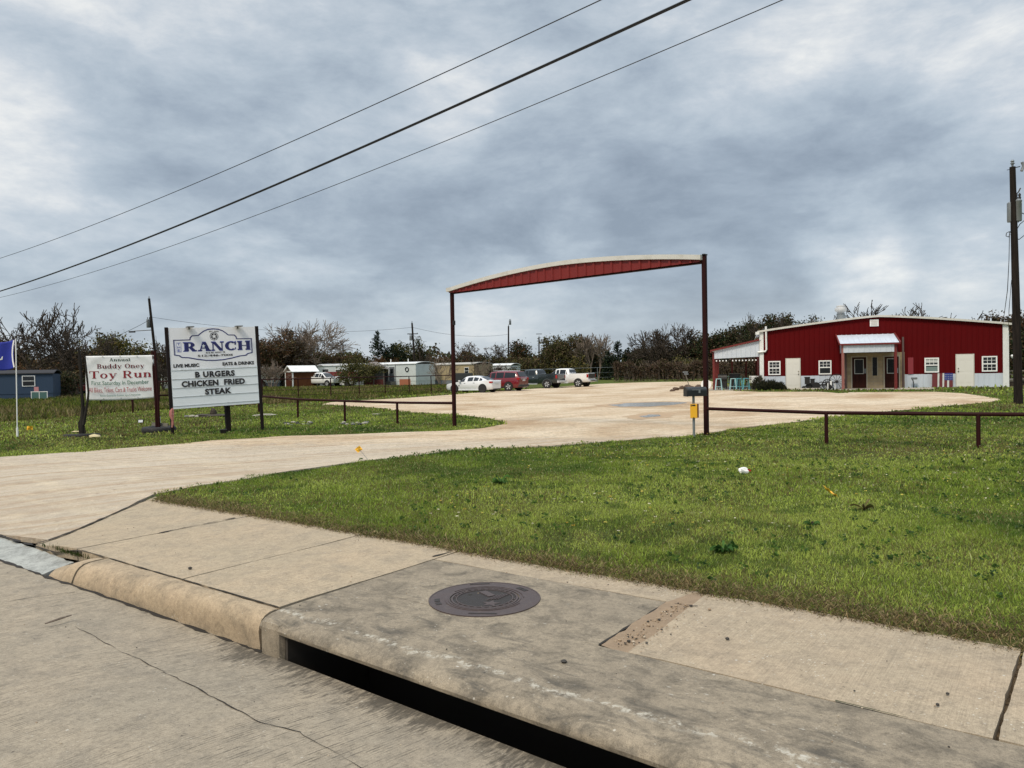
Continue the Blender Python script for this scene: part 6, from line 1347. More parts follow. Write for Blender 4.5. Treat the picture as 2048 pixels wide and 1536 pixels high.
g2 = pickup(CARPEARL, CHROME); g2['parts'] = [p for p in g2['parts'] if p[0] != 'tailgate_panel'] + [('tailgate_panel', BLACKMET, [(-3.02, -2.955, -0.74, 0.74, 0.90, 1.38)]), ('ladder_rack', BLACKMET, [(-3.3, -3.11, -0.5, 0.5, 0.62, 0.70)])]
car('pickup_truck', 'white pickup truck with a dark tailgate, farthest right of the parked row', 'pickup truck', 1157, 774.3, rad(150), g2, CARPEARL, CHROME, 6, group='vehicles parked on the gravel lot')
car('pickup_truck', 'white pickup truck nosing out behind the brown shed', 'pickup truck', 634, 771, rad(-30), pickup(CARPEARL, BLACKMET), CARPEARL, CHROME, 6, depth=104)
car('sedan_car', 'white car parked under the olive bush beside the red trailer', 'car', 694, 771, rad(175), sedan, CARWHITE, DARKRIM, 7, depth=103)
car('sedan_car', 'dark red car half hidden behind the leafless tree on the left', 'car', 150, 780, rad(170), sedan, CARRED, DARKRIM, 7, depth=86)

# ================================================================== sheds, trailers and houses at the back
def mobile_home(label, px0, px1, d0, d1, h, mat, skirtmat, wins, roofmat=WHITEMET, depth=4.2, cat='mobile home', door=None, dz=0.0):
    a = ground_at(px0, d0); b_ = ground_at(px1, d1); v = b_ - a; L = float(np.linalg.norm(v[:2])); ang = math.atan2(v[1], v[0])
    r = thing('mobile_home', label, cat, (a[0], a[1], a[2] + dz), ang)
    MB().box(0, L, 0, depth, 0.55, h).build('wall', mat, r); MB().box(0.03, L - 0.03, 0.03, depth - .03, -0.4, 0.548).build('skirting', skirtmat, r)
    m = MB(); N = 8
    for i in range(N + 1):
        y = -0.12 + (depth + 0.24) * i / N; z = h + 0.28 * (1 - (2 * i / N - 1) ** 2); m.v += [(-0.12, y, z), (L + 0.12, y, z), (L + 0.12, y, z + 0.08), (-0.12, y, z + 0.08)]
    for i in range(N):
        for j in range(4): m.f.append((4 * i + j, 4 * i + (j + 1) % 4, 4 * i + 4 + (j + 1) % 4, 4 * i + 4 + j)); m.m.append(0)
    m.f += [(3, 2, 1, 0), (4 * N, 4 * N + 1, 4 * N + 2, 4 * N + 3)]; m.m += [0, 0]; m.build('roof', roofmat, r)
    for u, w, z0, z1 in wins:
        f_ = MB().box(u * L - 0.06, u * L + w + 0.06, -0.05, -0.003, z0 - 0.06, z1 + 0.06).build('window', WHITE, r); MB().box(u * L, u * L + w, -0.06, -0.052, z0, z1).build('pane', GLASS, f_)
        MB().box(u * L, u * L + w, -0.072, -0.061, (z0 + z1) / 2 - 0.02, (z0 + z1) / 2 + 0.02).build('glazing_bar', WHITE, f_)
    if door:
        u, m_ = door; d_ = MB().box(u * L, u * L + 0.95, -0.06, -0.003, 0.6, 2.6).build('door', m_, r); MB().box(u * L + 0.2, u * L + 0.75, -0.075, -0.061, 1.7, 2.35).build('door_pane', GLASS, d_); MB().box(u * L - 0.2, u * L + 1.2, -1.2, -0.08, -0.2, 0.5).build('steps', GREYWOOD, r)
    return r, L
BLUEH = paint('blue_siding', (0.018, 0.042, 0.085), 0.6, var=0.15, sc=2); TANS = paint('tan_siding', (0.36, 0.29, 0.17), 0.6, var=0.15, sc=1, dirt=(0.25, 0.2, 0.13)); BEIGE = paint('beige_siding', (0.38, 0.35, 0.28), 0.6, var=0.15, sc=1); PALEW = paint('pale_siding', (0.55, 0.60, 0.60), 0.55, var=0.1, sc=1, dirt=(0.4, 0.42, 0.40)); GREYSK = paint('grey_skirting', (0.16, 0.18, 0.2), 0.8, var=0.3)
hb, L = mobile_home('dark blue house with a white framed window at the far left', -60, 106, 62, 64, 2.25, BLUEH, BLUEH, [(0.63, 0.85, 1.25, 2.05), (0.1, 0.9, 1.1, 2.0)], paint('grey_roof', (0.05, 0.05, 0.055), 0.8, spec=0.1), 2.6, 'house')
p = ground_at(78, 61.3); t = thing('table', 'white folding table leaning by the blue house, a pink panel on it', 'table', p, 0.1)
MB().box(-0.6, 0.6, -0.02, 0.02, 0.02, 0.72).build('green_panel', paint('dull_green', (0.05, 0.12, 0.11), 0.6), t); MB().box(-0.66, 0.66, -0.03, 0.03, 0.722, 0.77).box(-0.64, -0.60, -.03, .03, 0, .72).box(0.602, 0.64, -.03, .03, 0, .72).box(-0.02, 0.02, -.03, -.021, 0, .72).build('frame', WHITE, t); MB().box(-0.4, -0.05, -0.02, 0.02, 0.775, 1.15).build('pink_panel', paint('pink_panel', (0.45, 0.2, 0.22), 0.6), t)
mobile_home('pale beige caravan behind the leafless tree and banner post', 128, 205, 90, 88, 2.9, BEIGE, GREYSK, [(0.45, 0.9, 1.4, 2.1)], WHITEMET)
mobile_home('pale trailer home seen between the two signs and past the white sign', 322, 560, 112, 114, 2.7, PALEW, GREYSK, [(0.2, 0.9, 1.4, 2.1), (0.9, 0.9, 1.4, 2.1)], WHITEMET)
mobile_home('white trailer home behind the brown shed and red flatbed', 636, 742, 114, 114, 3.0, PALEW, GREYSK, [(0.09, 0.9, 1.6, 2.5), (0.34, 0.7, 1.3, 2.4), (0.46, 0.5, 1.3, 2.4), (0.58, 0.7, 1.3, 2.4)], WHITEMET)
w1, L = mobile_home('pale blue white mobile home with a round wreath on its wall', 748, 832, 108, 104, 2.95, PALEW, PALEW, [], WHITEMET, 4.5, 'mobile home', (0.38, paint('grey_door', (0.12, 0.13, 0.14), 0.5)))
m = MB(); ring_xz(m, L * 0.80, 2.2, 0.24, 0.34, -0.09, -0.01, 20); m.build('wreath', BLACKMET, w1)
for u in (0.62, 0.2): MB().tube([(L * u, 2, 3.1), (L * u, 2, 3.75)], 0.07, 8).build('roof_vent', WHITEMET, w1)
MB().box(L * 0.52, L * 0.535, -0.03, -0.002, 0.6, 2.95).build('corner_strip', GREYSK, w1)
o = MB().box(-0.75, 0.75, -0.1, 0.1, 0.0, 0.85).build('leaning_board', paint('orange_board', (0.36, 0.12, 0.06), 0.7, var=0.2), None); o.location = ground_at(810, 102); tag(o, 'faded orange board leaning against the white mobile home', 'board')
mobile_home('long tan mobile home behind the leafless pale shrub', 836, 948, 112, 105, 2.75, TANS, GREYSK, [(0.28, 0.8, 1.3, 2.4), (0.85, 0.7, 1.4, 2.3)], paint('tan_roof', (0.42, 0.40, 0.36), 0.6))
mobile_home('white mobile home half hidden by scrub behind the parked cars', 950, 1022, 112, 110, 2.55, PALEW, GREYSK, [(0.2, 0.8, 1.3, 2.3), (0.6, 0.8, 1.3, 2.3)], WHITEMET)
# brown shed with a pale gable roof
sa = ground_at(560, 103); sb = ground_at(585, 100.5); sc_ = ground_at(635, 102.5)
v = sc_ - sb; ang = math.atan2(v[1], v[0]); Ls = float(np.linalg.norm(v[:2])); c_, s_ = math.cos(-ang), math.sin(-ang)
shd = thing('garden_shed', 'brown wooden shed with white corners and a pale metal gable roof', 'shed', sb, ang); dv = sa - sb; Wd = 2.9
MB().box(0, Ls, 0, Wd, -0.3, 2.15).build('wall', SHEDWOOD, shd)
m = MB(); m.add([(-0.001, 0.02, 2.15), (-0.001, Wd - 0.02, 2.15), (-0.001, Wd / 2, 2.85), (0.12, 0.02, 2.15), (0.12, Wd - 0.02, 2.15), (0.12, Wd / 2, 2.85)], [(0, 2, 1), (3, 4, 5)]); m.build('gable', paint('dark_gable', (0.05, 0.035, 0.028), 0.8), shd)
m = MB(); e = 0.22
for y0, z0, y1, z1 in ((-e, 2.08, Wd / 2, 2.92), (Wd + e, 2.08, Wd / 2, 2.92)):
    m.add([(-e, y0, z0), (Ls + e, y0, z0), (Ls + e, y1, z1), (-e, y1, z1), (-e, y0, z0 + .06), (Ls + e, y0, z0 + .06), (Ls + e, y1, z1 + .06), (-e, y1, z1 + .06)], [(0, 1, 2, 3), (7, 6, 5, 4), (0, 4, 5, 1), (3, 7, 4, 0), (1, 5, 6, 2)])
m.build('roof', WHITEMET, shd)
MB().box(-0.06, 0.12, -0.06, -0.002, -0.2, 2.12).box(Ls - 0.12, Ls + 0.06, -0.06, -0.002, -0.2, 2.12).box(-0.06, -0.002, Wd - 0.12, Wd + 0.06, -0.2, 2.12).build('corner_trim', WHITE, shd)
MB().box(-0.08, -0.002, 0.0, Wd, 2.08, 2.20).bar((-0.2, -0.2, 2.15), (-0.2, Wd / 2, 2.95), 0.05, 0.12).bar((-0.2, Wd + 0.2, 2.15), (-0.2, Wd / 2, 2.95), 0.05, 0.12).build('gable_trim', WHITE, shd)
MB().box(-0.04, -0.002, 0.25, Wd - 0.3, -0.1, 2.0).build('door', wood('shed_door', (0.045, 0.012, 0.006), (0.09, 0.026, 0.012)), shd)
# red flatbed trailer, gazebo, dark boxes
a = ground_at(652, 105); r = thing('utility_trailer', 'dark red high sided trailer in front of the white trailer home', 'trailer', a, 0.02)
TR = paint('trailer_red', (0.15, 0.014, 0.014), 0.6, var=0.3, sc=3, dirt=(0.28, 0.12, 0.10))
MB().box(0, 4.9, -0.05, 0.0, 0.7, 2.05).box(0, 4.9, 2.0, 2.05, 0.7, 2.05).box(0, 0.05, 0, 2.0, 0.7, 2.05).box(4.85, 4.9, 0, 2, 0.7, 2.05).build('sides', TR, r); MB().box(0.05, 4.85, 0.0, 2.0, 0.62, 0.70).build('floor', BLACKMET, r); m = MB()
for k in range(9): m.box(0.2 + k * 0.55, 0.26 + k * 0.55, -0.09, -0.052, 0.66, 2.05)
m.build('stakes', TR, r)
for x in (2.0, 2.9): MB().lathe([(0.36, -0.1), (0.36, 0.1)], 18, 'Y', (x, -0.02, 0.36)).build('wheel', RUBBER, r)
a = ground_at(727, 103); r = thing('gazebo', 'grey roofed screened gazebo beside the white mobile home', 'gazebo', a, -0.05); Wg = 2.9
m = MB(); m.add([(-.25, -.25, 2.35), (Wg + .25, -.25, 2.35), (Wg + .25, Wg + .25, 2.35), (-.25, Wg + .25, 2.35), (0.7, Wg / 2, 3.35), (1.6, Wg / 2, 3.35)], [(0, 1, 5, 4), (1, 2, 5), (2, 3, 4, 5), (3, 0, 4), (3, 2, 1, 0)]); m.build('roof', paint('shingle_grey', (0.17, 0.15, 0.14), 0.9, var=0.2, sc=5), r)
for x, y in ((0.05, 0.05), (Wg / 2, 0.05), (Wg - 0.05, 0.05), (0.05, Wg - 0.05), (Wg - 0.05, Wg - 0.05)): MB().box(x - 0.06, x + 0.06, y - 0.06, y + 0.06, -0.3, 2.34).build('post', GREYWOOD, r)
MB().box(0.1, Wg - 0.1, 0.03, 0.06, 0.0, 0.85).build('low_wall', paint('rail_red', (0.14, 0.03, 0.025), 0.7, var=0.3), r); MB().box(0.1, Wg - 0.1, Wg - 0.08, Wg - 0.05, 0, 2.3).build('back_screen', paint('screen_dark', (0.03, 0.035, 0.035), 0.8), r); MB().box(0.1, Wg - 0.1, 0.035, 0.055, 0.86, 2.3).build('front_screen', paint('screen_dark2', (0.055, 0.06, 0.06), 0.8), r)
a = ground_at(926, 98); o = MB().box(-1.3, 1.3, -0.6, 0.6, 0.0, 1.5).build('dumpster', paint('dark_skip', (0.025, 0.028, 0.03), 0.6), None, bevel=0.04); o.location = a; tag(o, 'dark grey rubbish skip behind the white saloon car', 'skip'); MB().box(-1.25, 1.25, -0.55, 0.55, 1.502, 1.56).build('lid', BLACKMET, o)

# ================================================================== utility poles and overhead lines
def upole(label, px, py_top, px_base, depth, h=None, r=(0.15, 0.11), xfmr=None, arm=None, cut=True, side=1, zbase=None):
    b_ = ground_at(px_base, depth); tp = AT(px, py_top, depth); t = thing('utility_pole', label, 'utility pole', b_); v = tp - b_
    MB().tube([(0, 0, -0.5), tuple(v * 0.5), tuple(v)], [r[0], (r[0] + r[1]) / 2, r[1]], 12).build('pole', POLEWOOD, t, smooth=True)
    if cut: MB().lathe([(0.03, 0), (0.05, 0.12), (0.09, 0.14), (0.04, 0.2), (0.08, 0.23), (0.03, 0.3)], 10, 'Z', tuple(v)).build('insulator', GALVPIPE, t, smooth=True)
    if xfmr:
        z, R, H, ox = xfmr; p_ = v * (z / v[2]); c = (p_[0] + ox, p_[1] - 0.05, p_[2])
        k = MB().lathe([(R * 0.9, 0), (R, 0.03), (R, H), (R * 1.06, H + 0.01), (R * 1.06, H + 0.05), (R * 0.5, H + 0.12)], 16, 'Z', c).build('transformer', GALVPIPE, t, smooth=True)
        for q_ in (-0.5, 0.5): MB().lathe([(0.04, H + 0.10), (0.06, H + 0.16), (0.035, H + 0.22), (0.055, H + 0.28), (0.02, H + 0.36)], 8, 'Z', (c[0] + q_ * R, c[1], c[2])).build('bushing', BLACKMET, k, smooth=True)
    if arm:
        z, l = arm; p_ = v * (z / v[2]); MB().box(p_[0] - l / 2, p_[0] + l / 2, p_[1] - 0.2, p_[1] - 0.1, p_[2] - 0.06, p_[2] + 0.06).build('crossarm', POLEWOOD, t)
    return t, v
pr_, v = upole('tall dark wooden utility pole with a transformer, at the right edge by the building', 2025, 334, 2037, 30.6, r=(0.17, 0.11), xfmr=(7.55, 0.135, 0.80, 0.14))
MB().lathe([(0.11, 0), (0.12, 0.03), (0.12, 0.74), (0.12, 0.78), (0.06, 0.84)], 14, 'Z', (v[0] * 0.83 - 0.07, v[1] * 0.83 + 0.1, 7.55)).build('transformer', GALVPIPE, pr_, smooth=True)
def prel(px, py): return tuple(AT(px, py, 30.6) - np.array(pr_.location))
MB().tube([prel(2027, 336), prel(2040, 333)], 0.02, 6).tube([prel(2014, 340), prel(2025, 338)], 0.012, 6).build('bracket', BLACKMET, pr_)
MB().tube([prel(2044, 324), prel(2047, 332), prel(2043, 342)], 0.055, 8).build('cutout_fuse', GALVPIPE, pr_, smooth=True)
MB().tube([prel(2030, 390), prel(2037, 384), prel(2041, 376)], 0.025, 6).build('arrester', BLACKMET, pr_)
m = MB()
for L_ in ([(2031, 415), (2036, 422), (2048, 428), (2062, 430)], [(2026, 420), (2035, 428), (2040, 440), (2036, 445)], [(2033, 460), (2040, 448), (2050, 440), (2064, 425)], [(2020, 463), (2028, 474), (2038, 479), (2052, 468), (2066, 455)], [(2019, 463), (2013, 466), (2012, 472), (2017, 474), (2020, 468)]): m.tube([prel(*a) for a in L_], 0.016, 6)
m.build('jumper_wires', BLACK, pr_, smooth=True)
m = MB(); m.tube([prel(2019, 463), prel(2018, 520), prel(2015, 580), tuple(BL(BW - 0.2, -0.15, 4.1) - np.array(pr_.location))], 0.014, 6).tube([prel(2023, 560), prel(2018, 620), tuple(BL(BW + 0.05, -0.15, 3.4) - np.array(pr_.location))], 0.012, 6); m.build('service_drop', BLACK, pr_, smooth=True)
p1, v1 = upole('leaning dark utility pole with a small transformer behind the toy run banner', 298, 597, 318, 92, xfmr=(7.9, 0.24, 0.95, -0.42), r=(0.19, 0.14))
m = MB(); m.tube([tuple(v1 * 0.66 + [-2.3, 0, -0.1]), tuple(v1 * 0.66)], 0.05, 6); m.build('lamp_arm', BLACKMET, p1); MB().box(v1[0] * .66 - 2.9, v1[0] * .66 - 2.2, v1[1] * .66 - .15, v1[1] * .66 + .15, v1[2] * .66 - .28, v1[2] * .66 - .1).build('lamp_head', BLACKMET, p1)
p2, v2 = upole('thin dark utility pole with a short crossarm beside the tan mobile home', 824, 646, 832, 112, arm=(7.6, 1.6), r=(0.17, 0.13), xfmr=(6.6, 0.2, 0.6, -0.35))
p3, v3 = upole('distant utility pole above the trees right of the left gatepost', 1017, 652, 1017, 135, r=(0.17, 0.13), xfmr=(10.2, 0.2, 0.7, 0.3), zbase=0)
p4, v4 = upole('distant short utility pole left of the tall brown trees', 1078, 674, 1078, 150, r=(0.17, 0.13), arm=(9.2, 1.2))
p5, v5 = upole('distant utility pole top behind the scrub left of the cedar', 686, 690, 686, 150, r=(0.17, 0.13), arm=(7.6, 1.4))
def top_of(t, v, f=0.98): return np.array(t.location) + v * f
def span(label, a, b, sag, r, name='power_line'):
    P = []
    for i in range(25): u = i / 24; q_ = a + (b - a) * u; P.append((q_[0], q_[1], q_[2] - sag * 4 * u * (1 - u)))
    return tag(MB().tube(P, r, 6).build(name, BLACK, None, smooth=True), label, 'power line', 'overhead lines')
span('thin grey distant line from the leaning pole to the pole by the tan home', top_of(p1, v1, 0.80), top_of(p2, v2, 0.93), 1.2, 0.02)
span('thin distant line running on from the pole by the tan home to the next pole', top_of(p2, v2, 0.93), top_of(p3, v3, 0.85), 0.8, 0.02)
span('thin distant line dropping from the leaning pole towards the left trees', top_of(p1, v1, 0.78), AT(40, 715, 80), 1.0, 0.025)
WD = np.array([-0.76, 0.65]); WN_ = np.array([0.65, 0.76])
def street_wire(label, pts, off, radii, gapz=0.0):
    base = np.array([3.2, 13.5]) + WN_ * off; S_, Z_ = [], []
    for px, py in pts:
        d = ray(px, py); t = ((base - CAM[:2]) @ WN_) / (d[:2] @ WN_); p = CAM + d * t; S_.append((p[:2] - base) @ WD); Z_.append(p[2])
    c = np.polyfit(S_, Z_, 2); P = []
    for s in np.linspace(min(S_) - 12, max(S_) + 12, 60): q_ = base + WD * s; P.append((q_[0], q_[1], float(np.polyval(c, s))))
    m = MB()
    for k, r in enumerate(radii): m.tube([(p[0], p[1], p[2] - gapz * k) for p in P], r, 6)
    return tag(m.build('power_line', BLACK, None, smooth=True), label, 'power line', 'overhead lines')
street_wire('upper black overhead cable crossing the whole sky', [(0, 516.5), (500, 322), (750, 204), (1024, 84), (1204, 0)], 0.6, [0.012])
street_wire('thick black bundled overhead cable, the middle one in the sky', [(0, 582), (500, 390), (1024, 162), (1369, 0)], 0.0, [0.020, 0.014], 0.03)
street_wire('thin lowest overhead wire crossing the sky', [(0, 595), (500, 435), (1024, 228), (1564, 0)], 0.8, [0.009])

# ================================================================== trees
class Skel:
    def __init__(s, seed): s.r = random.Random(seed); s.seg = []; s.tips = []; s.mid = []
    def grow(s, p, d, L, r, lev, mx, up, bend, ang, kids):
        R = s.r; n = 5 if lev == 0 else (4 if lev < mx else 3); pts = [p]; rr = [r]
        for i in range(n):
            d = d + np.array([R.gauss(0, bend), R.gauss(0, bend), R.gauss(0, bend) + up * (0.5 if lev else 1.0)]); d = d / np.linalg.norm(d)
            p = p + d * (L / n); pts.append(p); rr.append(r * (1 - 0.62 * (i + 1) / n))
            if lev < mx and i >= (1 if lev else 2) and i < n - 1:
                for _ in range(kids[lev] if R.random() < 0.85 else kids[lev] - 1): s.child(p, d, L, rr[-1], lev, mx, up, bend, ang, kids)
            if lev >= mx - 1: s.mid.append(p)
        s.seg.append((lev, pts, rr))
        if lev < mx:
            for _ in range(2): s.child(p, d, L, rr[-1] * 1.1, lev, mx, up, bend, ang * 0.8, kids)
        else: s.tips.append(p)
    def child(s, p, d, L, r, lev, mx, up, bend, ang, kids):
        R = s.r; q_ = np.cross(d, [R.gauss(0, 1), R.gauss(0, 1), R.gauss(0, 1)]); q_ = q_ / (np.linalg.norm(q_) + 1e-9); a = ang * R.uniform(0.65, 1.3)
        dd = d * math.cos(a) + q_ * math.sin(a)
        if dd[2] < -0.15: dd[2] *= 0.3
        s.grow(p, dd / np.linalg.norm(dd), L * R.uniform(0.52, 0.78), r * R.uniform(0.6, 0.8), lev + 1, mx, up, bend, ang, kids)
def skeleton(seed, H, W, stems=1, mx=4, up=0.05, bend=0.16, ang=rad(42), kids=(1, 1, 1, 1, 1), splay=0.1, r0=None, rmin=0.012, trunk=0.34):
    S = Skel(seed); R = S.r
    for k in range(stems):
        a = 2 * PI * k / max(1, stems) + R.uniform(-.5, .5); tilt = splay * R.uniform(0.7, 1.2)
        S.grow(np.array([0.12 * math.cos(a), 0.12 * math.sin(a), 0.0]) * (stems > 1), np.array([math.sin(tilt) * math.cos(a), math.sin(tilt) * math.sin(a), math.cos(tilt)]), trunk, 0.03 if stems == 1 else 0.018, 0, mx, up, bend, ang, kids)
    A = np.array([p for _, pts, _ in S.seg for p in pts]); mxz = A[:, 2].max(); wx = np.percentile(A[:, 0], 98) - np.percentile(A[:, 0], 2)
    kz = H / mxz; kx = W / max(wx, 0.05); sc = np.array([kx, kx, kz]); rs = (r0 or H * 0.022) / (0.03 if stems == 1 else 0.018)
    S.seg = [(l, [p * sc for p in pts], [max(rmin, x * rs) for x in rr]) for l, pts, rr in S.seg]; S.tips = [p * sc for p in S.tips]; S.mid = [p * sc for p in S.mid]; return S
def limbs(segs, name, mat, root):
    V, Q = [], []
    for lev, pts, rr in segs:
        n = 7 if lev == 0 else (5 if lev == 1 else 3); o = len(V); ref = np.array([0.31, 0.95, 0.07]); k = len(pts)
        for i, p in enumerate(pts):
            d = pts[min(i + 1, k - 1)] - pts[max(0, i - 1)]; d = d / (np.linalg.norm(d) + 1e-9); a = ref - d * (ref @ d); a = a / (np.linalg.norm(a) + 1e-9); b = np.cross(d, a)
            for j in range(n): t = 2 * PI * j / n; V.append(p + (a * math.cos(t) + b * math.sin(t)) * rr[i])
        for i in range(k - 1):
            for j in range(n): Q.append((o + i * n + j, o + i * n + (j + 1) % n, o + (i + 1) * n + (j + 1) % n, o + (i + 1) * n + j))
    if not V: return None
    V = np.array(V); V[:, 2] = np.where(V[:, 2] < 0.05, V[:, 2] - 0.3, V[:, 2]); return np_mesh(name, V, np.array(Q), mat, root, smooth=True)
def leaf_cards(C, size, rng, cols, droop=0.0, aspect=0.55, vertical=0.0):
    """C (n,3) leaf centres -> kite shaped leaves with their own hues"""
    n = len(C); d = rng.normal(size=(n, 3)); d[:, 2] = d[:, 2] * (1 - vertical) - droop; d /= np.linalg.norm(d, axis=1)[:, None]
    q_ = np.cross(d, rng.normal(size=(n, 3))); q_ /= np.linalg.norm(q_, axis=1)[:, None]; s = size * rng.uniform(0.55, 1.35, (n, 1))
    V = np.stack([C - d * s * 0.5, C + q_ * s * aspect * 0.5, C + d * s * 0.5, C - q_ * s * aspect * 0.5], 1).reshape(-1, 3)
    return V, np.arange(4 * n).reshape(-1, 4), np.repeat(cols, 4, axis=0)
def hues(rng, n, palette, weights=None, jit=0.18):
    P = np.array(palette); i = rng.choice(len(P), n, p=weights); c = P[i] * rng.uniform(1 - jit, 1 + jit, (n, 1)); return np.clip(c, 0.002, 1)
OLIVE = [(0.040, 0.042, 0.012), (0.058, 0.054, 0.015), (0.028, 0.032, 0.010), (0.080, 0.066, 0.022)]
DARKG = [(0.014, 0.022, 0.008), (0.022, 0.032, 0.011), (0.009, 0.015, 0.006), (0.034, 0.040, 0.015)]
CEDAR = [(0.008, 0.018, 0.009), (0.014, 0.026, 0.012), (0.006, 0.012, 0.007), (0.022, 0.032, 0.012)]
RUST = [(0.060, 0.030, 0.014), (0.085, 0.040, 0.018), (0.038, 0.021, 0.011), (0.055, 0.040, 0.016)]
BROWN = [(0.050, 0.034, 0.018), (0.070, 0.048, 0.026), (0.033, 0.023, 0.013), (0.045, 0.042, 0.015)]
GOLD = [(0.13, 0.11, 0.025), (0.09, 0.085, 0.02), (0.16, 0.12, 0.04), (0.05, 0.055, 0.015)]
def place(px, depth, py_top):
    b_ = ground_at(px, depth); return b_, float(AT(px, py_top, depth)[2] - b_[2])
def bare_tree(label, px, depth, py_top, wpx, seed, bark=BARK, stems=1, mx=4, kids=(2, 2, 1, 1, 1), up=0.015, ang=rad(50), rmin=0.026, name='bare_tree', splay=0.1, leaves=None, nleaf=0, trunk=0.34, r0=None, bend=0.16, group='trees behind the lot', cat='tree'):
    b_, H = place(px, depth, py_top); W = wpx * depth / F; t = thing(name, label, cat, b_, 0, group)
    S = skeleton(seed, H, W, stems, mx, up, bend, ang, kids, splay, r0, rmin, trunk)
    limbs([s for s in S.seg if s[0] <= 1], 'trunk', bark, t); limbs([s for s in S.seg if s[0] > 1], 'branches', bark, t)
    if leaves:
        rng = np.random.default_rng(seed); M_ = np.array(S.tips + S.mid); C = M_[rng.integers(0, len(M_), nleaf)] + rng.normal(size=(nleaf, 3)) * 0.22
        np_mesh('crown', *leaf_cards(C, 0.24, rng, hues(rng, nleaf, leaves))[:2], LEAF, t, leaf_cards(C, 0.24, rng, hues(rng, nleaf, leaves))[2]) if False else None
        V, Q, c = leaf_cards(C, 0.24, rng, hues(rng, nleaf, leaves)); np_mesh('crown', V, Q, LEAF, t, c)
    return t
def leafy_tree(label, px, depth, py_top, wpx, seed, pal, n=5000, size=0.34, dens=1.5, stems=1, name='leafy_tree', low=0.12, spread=0.55, bark=BARK, group='trees behind the lot', cat='tree', twigs=True, full=0.55, kids=(1, 1, 1, 1, 1), trunk=0.3):
    n = int(n * dens); size *= 1.08; b_, H = place(px, depth, py_top); W = wpx * depth / F; t = thing(name, label, cat, b_, 0, group); rng = np.random.default_rng(seed)
    S = skeleton(seed, H, W * 0.92, stems, 3, 0.03, 0.18, rad(48), kids, 0.25, None, 0.025, trunk)
    limbs([s for s in S.seg if s[0] <= 1], 'trunk', bark, t)
    if twigs: limbs([s for s in S.seg if s[0] > 1], 'branches', bark, t)
    M_ = np.array(S.tips + S.mid)
    # extra clumps through the volume so the crown is full down to `low`
    k = int(len(M_) * full) + 14; th = rng.uniform(0, 2 * PI, k); rr = np.sqrt(rng.uniform(0, 1, k)); zz = rng.uniform(low, 0.86, k); wid = np.sqrt(np.clip(1 - ((zz - 0.42) / 0.60) ** 2, 0.05, 1))
    E_ = np.stack([W * 0.5 * rr * wid * np.cos(th), W * 0.5 * rr * wid * np.sin(th), H * zz], 1); M_ = np.concatenate([M_[M_[:, 2] > H * low], E_])
    cb = rng.uniform(0.7, 1.35, len(M_)); ch = rng.integers(0, len(pal), len(M_)); i = rng.integers(0, len(M_), n)
    C = M_[i] + rng.normal(size=(n, 3)) * np.array([spread, spread, spread * 0.62]) * rng.uniform(0.4, 1.15, (n, 1)); C[:, 2] = np.clip(C[:, 2], 0.1, None)
    P = np.array(pal); mixi = np.where(rng.random(n) < 0.6, ch[i], rng.integers(0, len(pal), n)); cols = P[mixi] * (cb[i] * rng.uniform(0.8, 1.2, n))[:, None]
    V, Q, c = leaf_cards(C, size, rng, np.clip(cols, 0.003, 1)); np_mesh('crown', V, Q, LEAF, t, c); return t
def cedar(label, px, depth, py_top, wpx, seed, n=6000, tops=((0, 1.0, 1.0),), low=0.02, pal=CEDAR, group='trees behind the lot'):
    b_, H = place(px, depth, py_top); W = wpx * depth / F; t = thing('cedar_tree', label, 'tree', b_, 0, group); rng = np.random.default_rng(seed); Cs, cl = [], []
    MB().tube([(0, 0, -0.3), (0, 0, H * 0.5), (0, 0, H * 0.97)], [H * 0.022, H * 0.012, 0.02], 7).build('trunk', BARK, t, smooth=True)
    for ox, hh, ww in tops:
        for k in range(int(150 * hh)):
            f = 1 - rng.random() ** 0.75; z = H * hh * (low + (0.99 - low) * f); R_ = W * 0.5 * ww * (1 - f) ** 0.72 * rng.uniform(0.55, 1.12) + 0.08; a = rng.uniform(0, 2 * PI); m = max(4, int(n / 150 / len(tops)))
            u = rng.uniform(0.15, 1, m); p = np.stack([ox * W + R_ * u * math.cos(a), R_ * u * math.sin(a), z + 0.22 * R_ * u ** 1.5 - 0.05], 1) + rng.normal(size=(m, 3)) * 0.17; Cs.append(p); cl.append(np.full(m, rng.uniform(0.7, 1.4)))
    C = np.concatenate(Cs); C[:, 2] = np.clip(C[:, 2], 0.05, None); b2 = np.concatenate(cl); V, Q, c = leaf_cards(C, 0.30, rng, hues(rng, len(C), pal) * b2[:, None]); np_mesh('crown', V, Q, LEAF, t, c); return t
for _pal in (OLIVE, DARKG, RUST, BROWN): _pal[:] = [tuple(x * 1.35 for x in c) for c in _pal]
# left side
bare_tree('large leafless dark tree at the far left behind the blue flag', 92, 76, 598, 235, 11, mx=4, kids=(2, 2, 1, 1, 1), r0=0.28, rmin=0.034, trunk=0.30, stems=3, splay=0.5, up=0.015, bend=0.2)
bare_tree('leafless dark tree leaning right, just left of the toy run banner', 158, 78, 640, 165, 23, mx=4, kids=(2, 1, 1, 1, 1), r0=0.22, rmin=0.032, stems=3, splay=0.6, bend=0.2)
leafy_tree('dark brown thicket under the large leafless tree at the far left', 95, 86, 706, 150, 31, BROWN + RUST, 5200, 0.30, stems=3, name='thicket', low=0.08)
leafy_tree('dark brown scrub at the left edge behind the blue flag', 8, 90, 690, 90, 32, BROWN, 3500, 0.32, stems=2, name='thicket')
leafy_tree('low dark brush at the right end of the blue house', 116, 68, 742, 62, 153, BROWN + DARKG, 2600, 0.18, stems=4, name='thicket', low=0.03, spread=0.35)
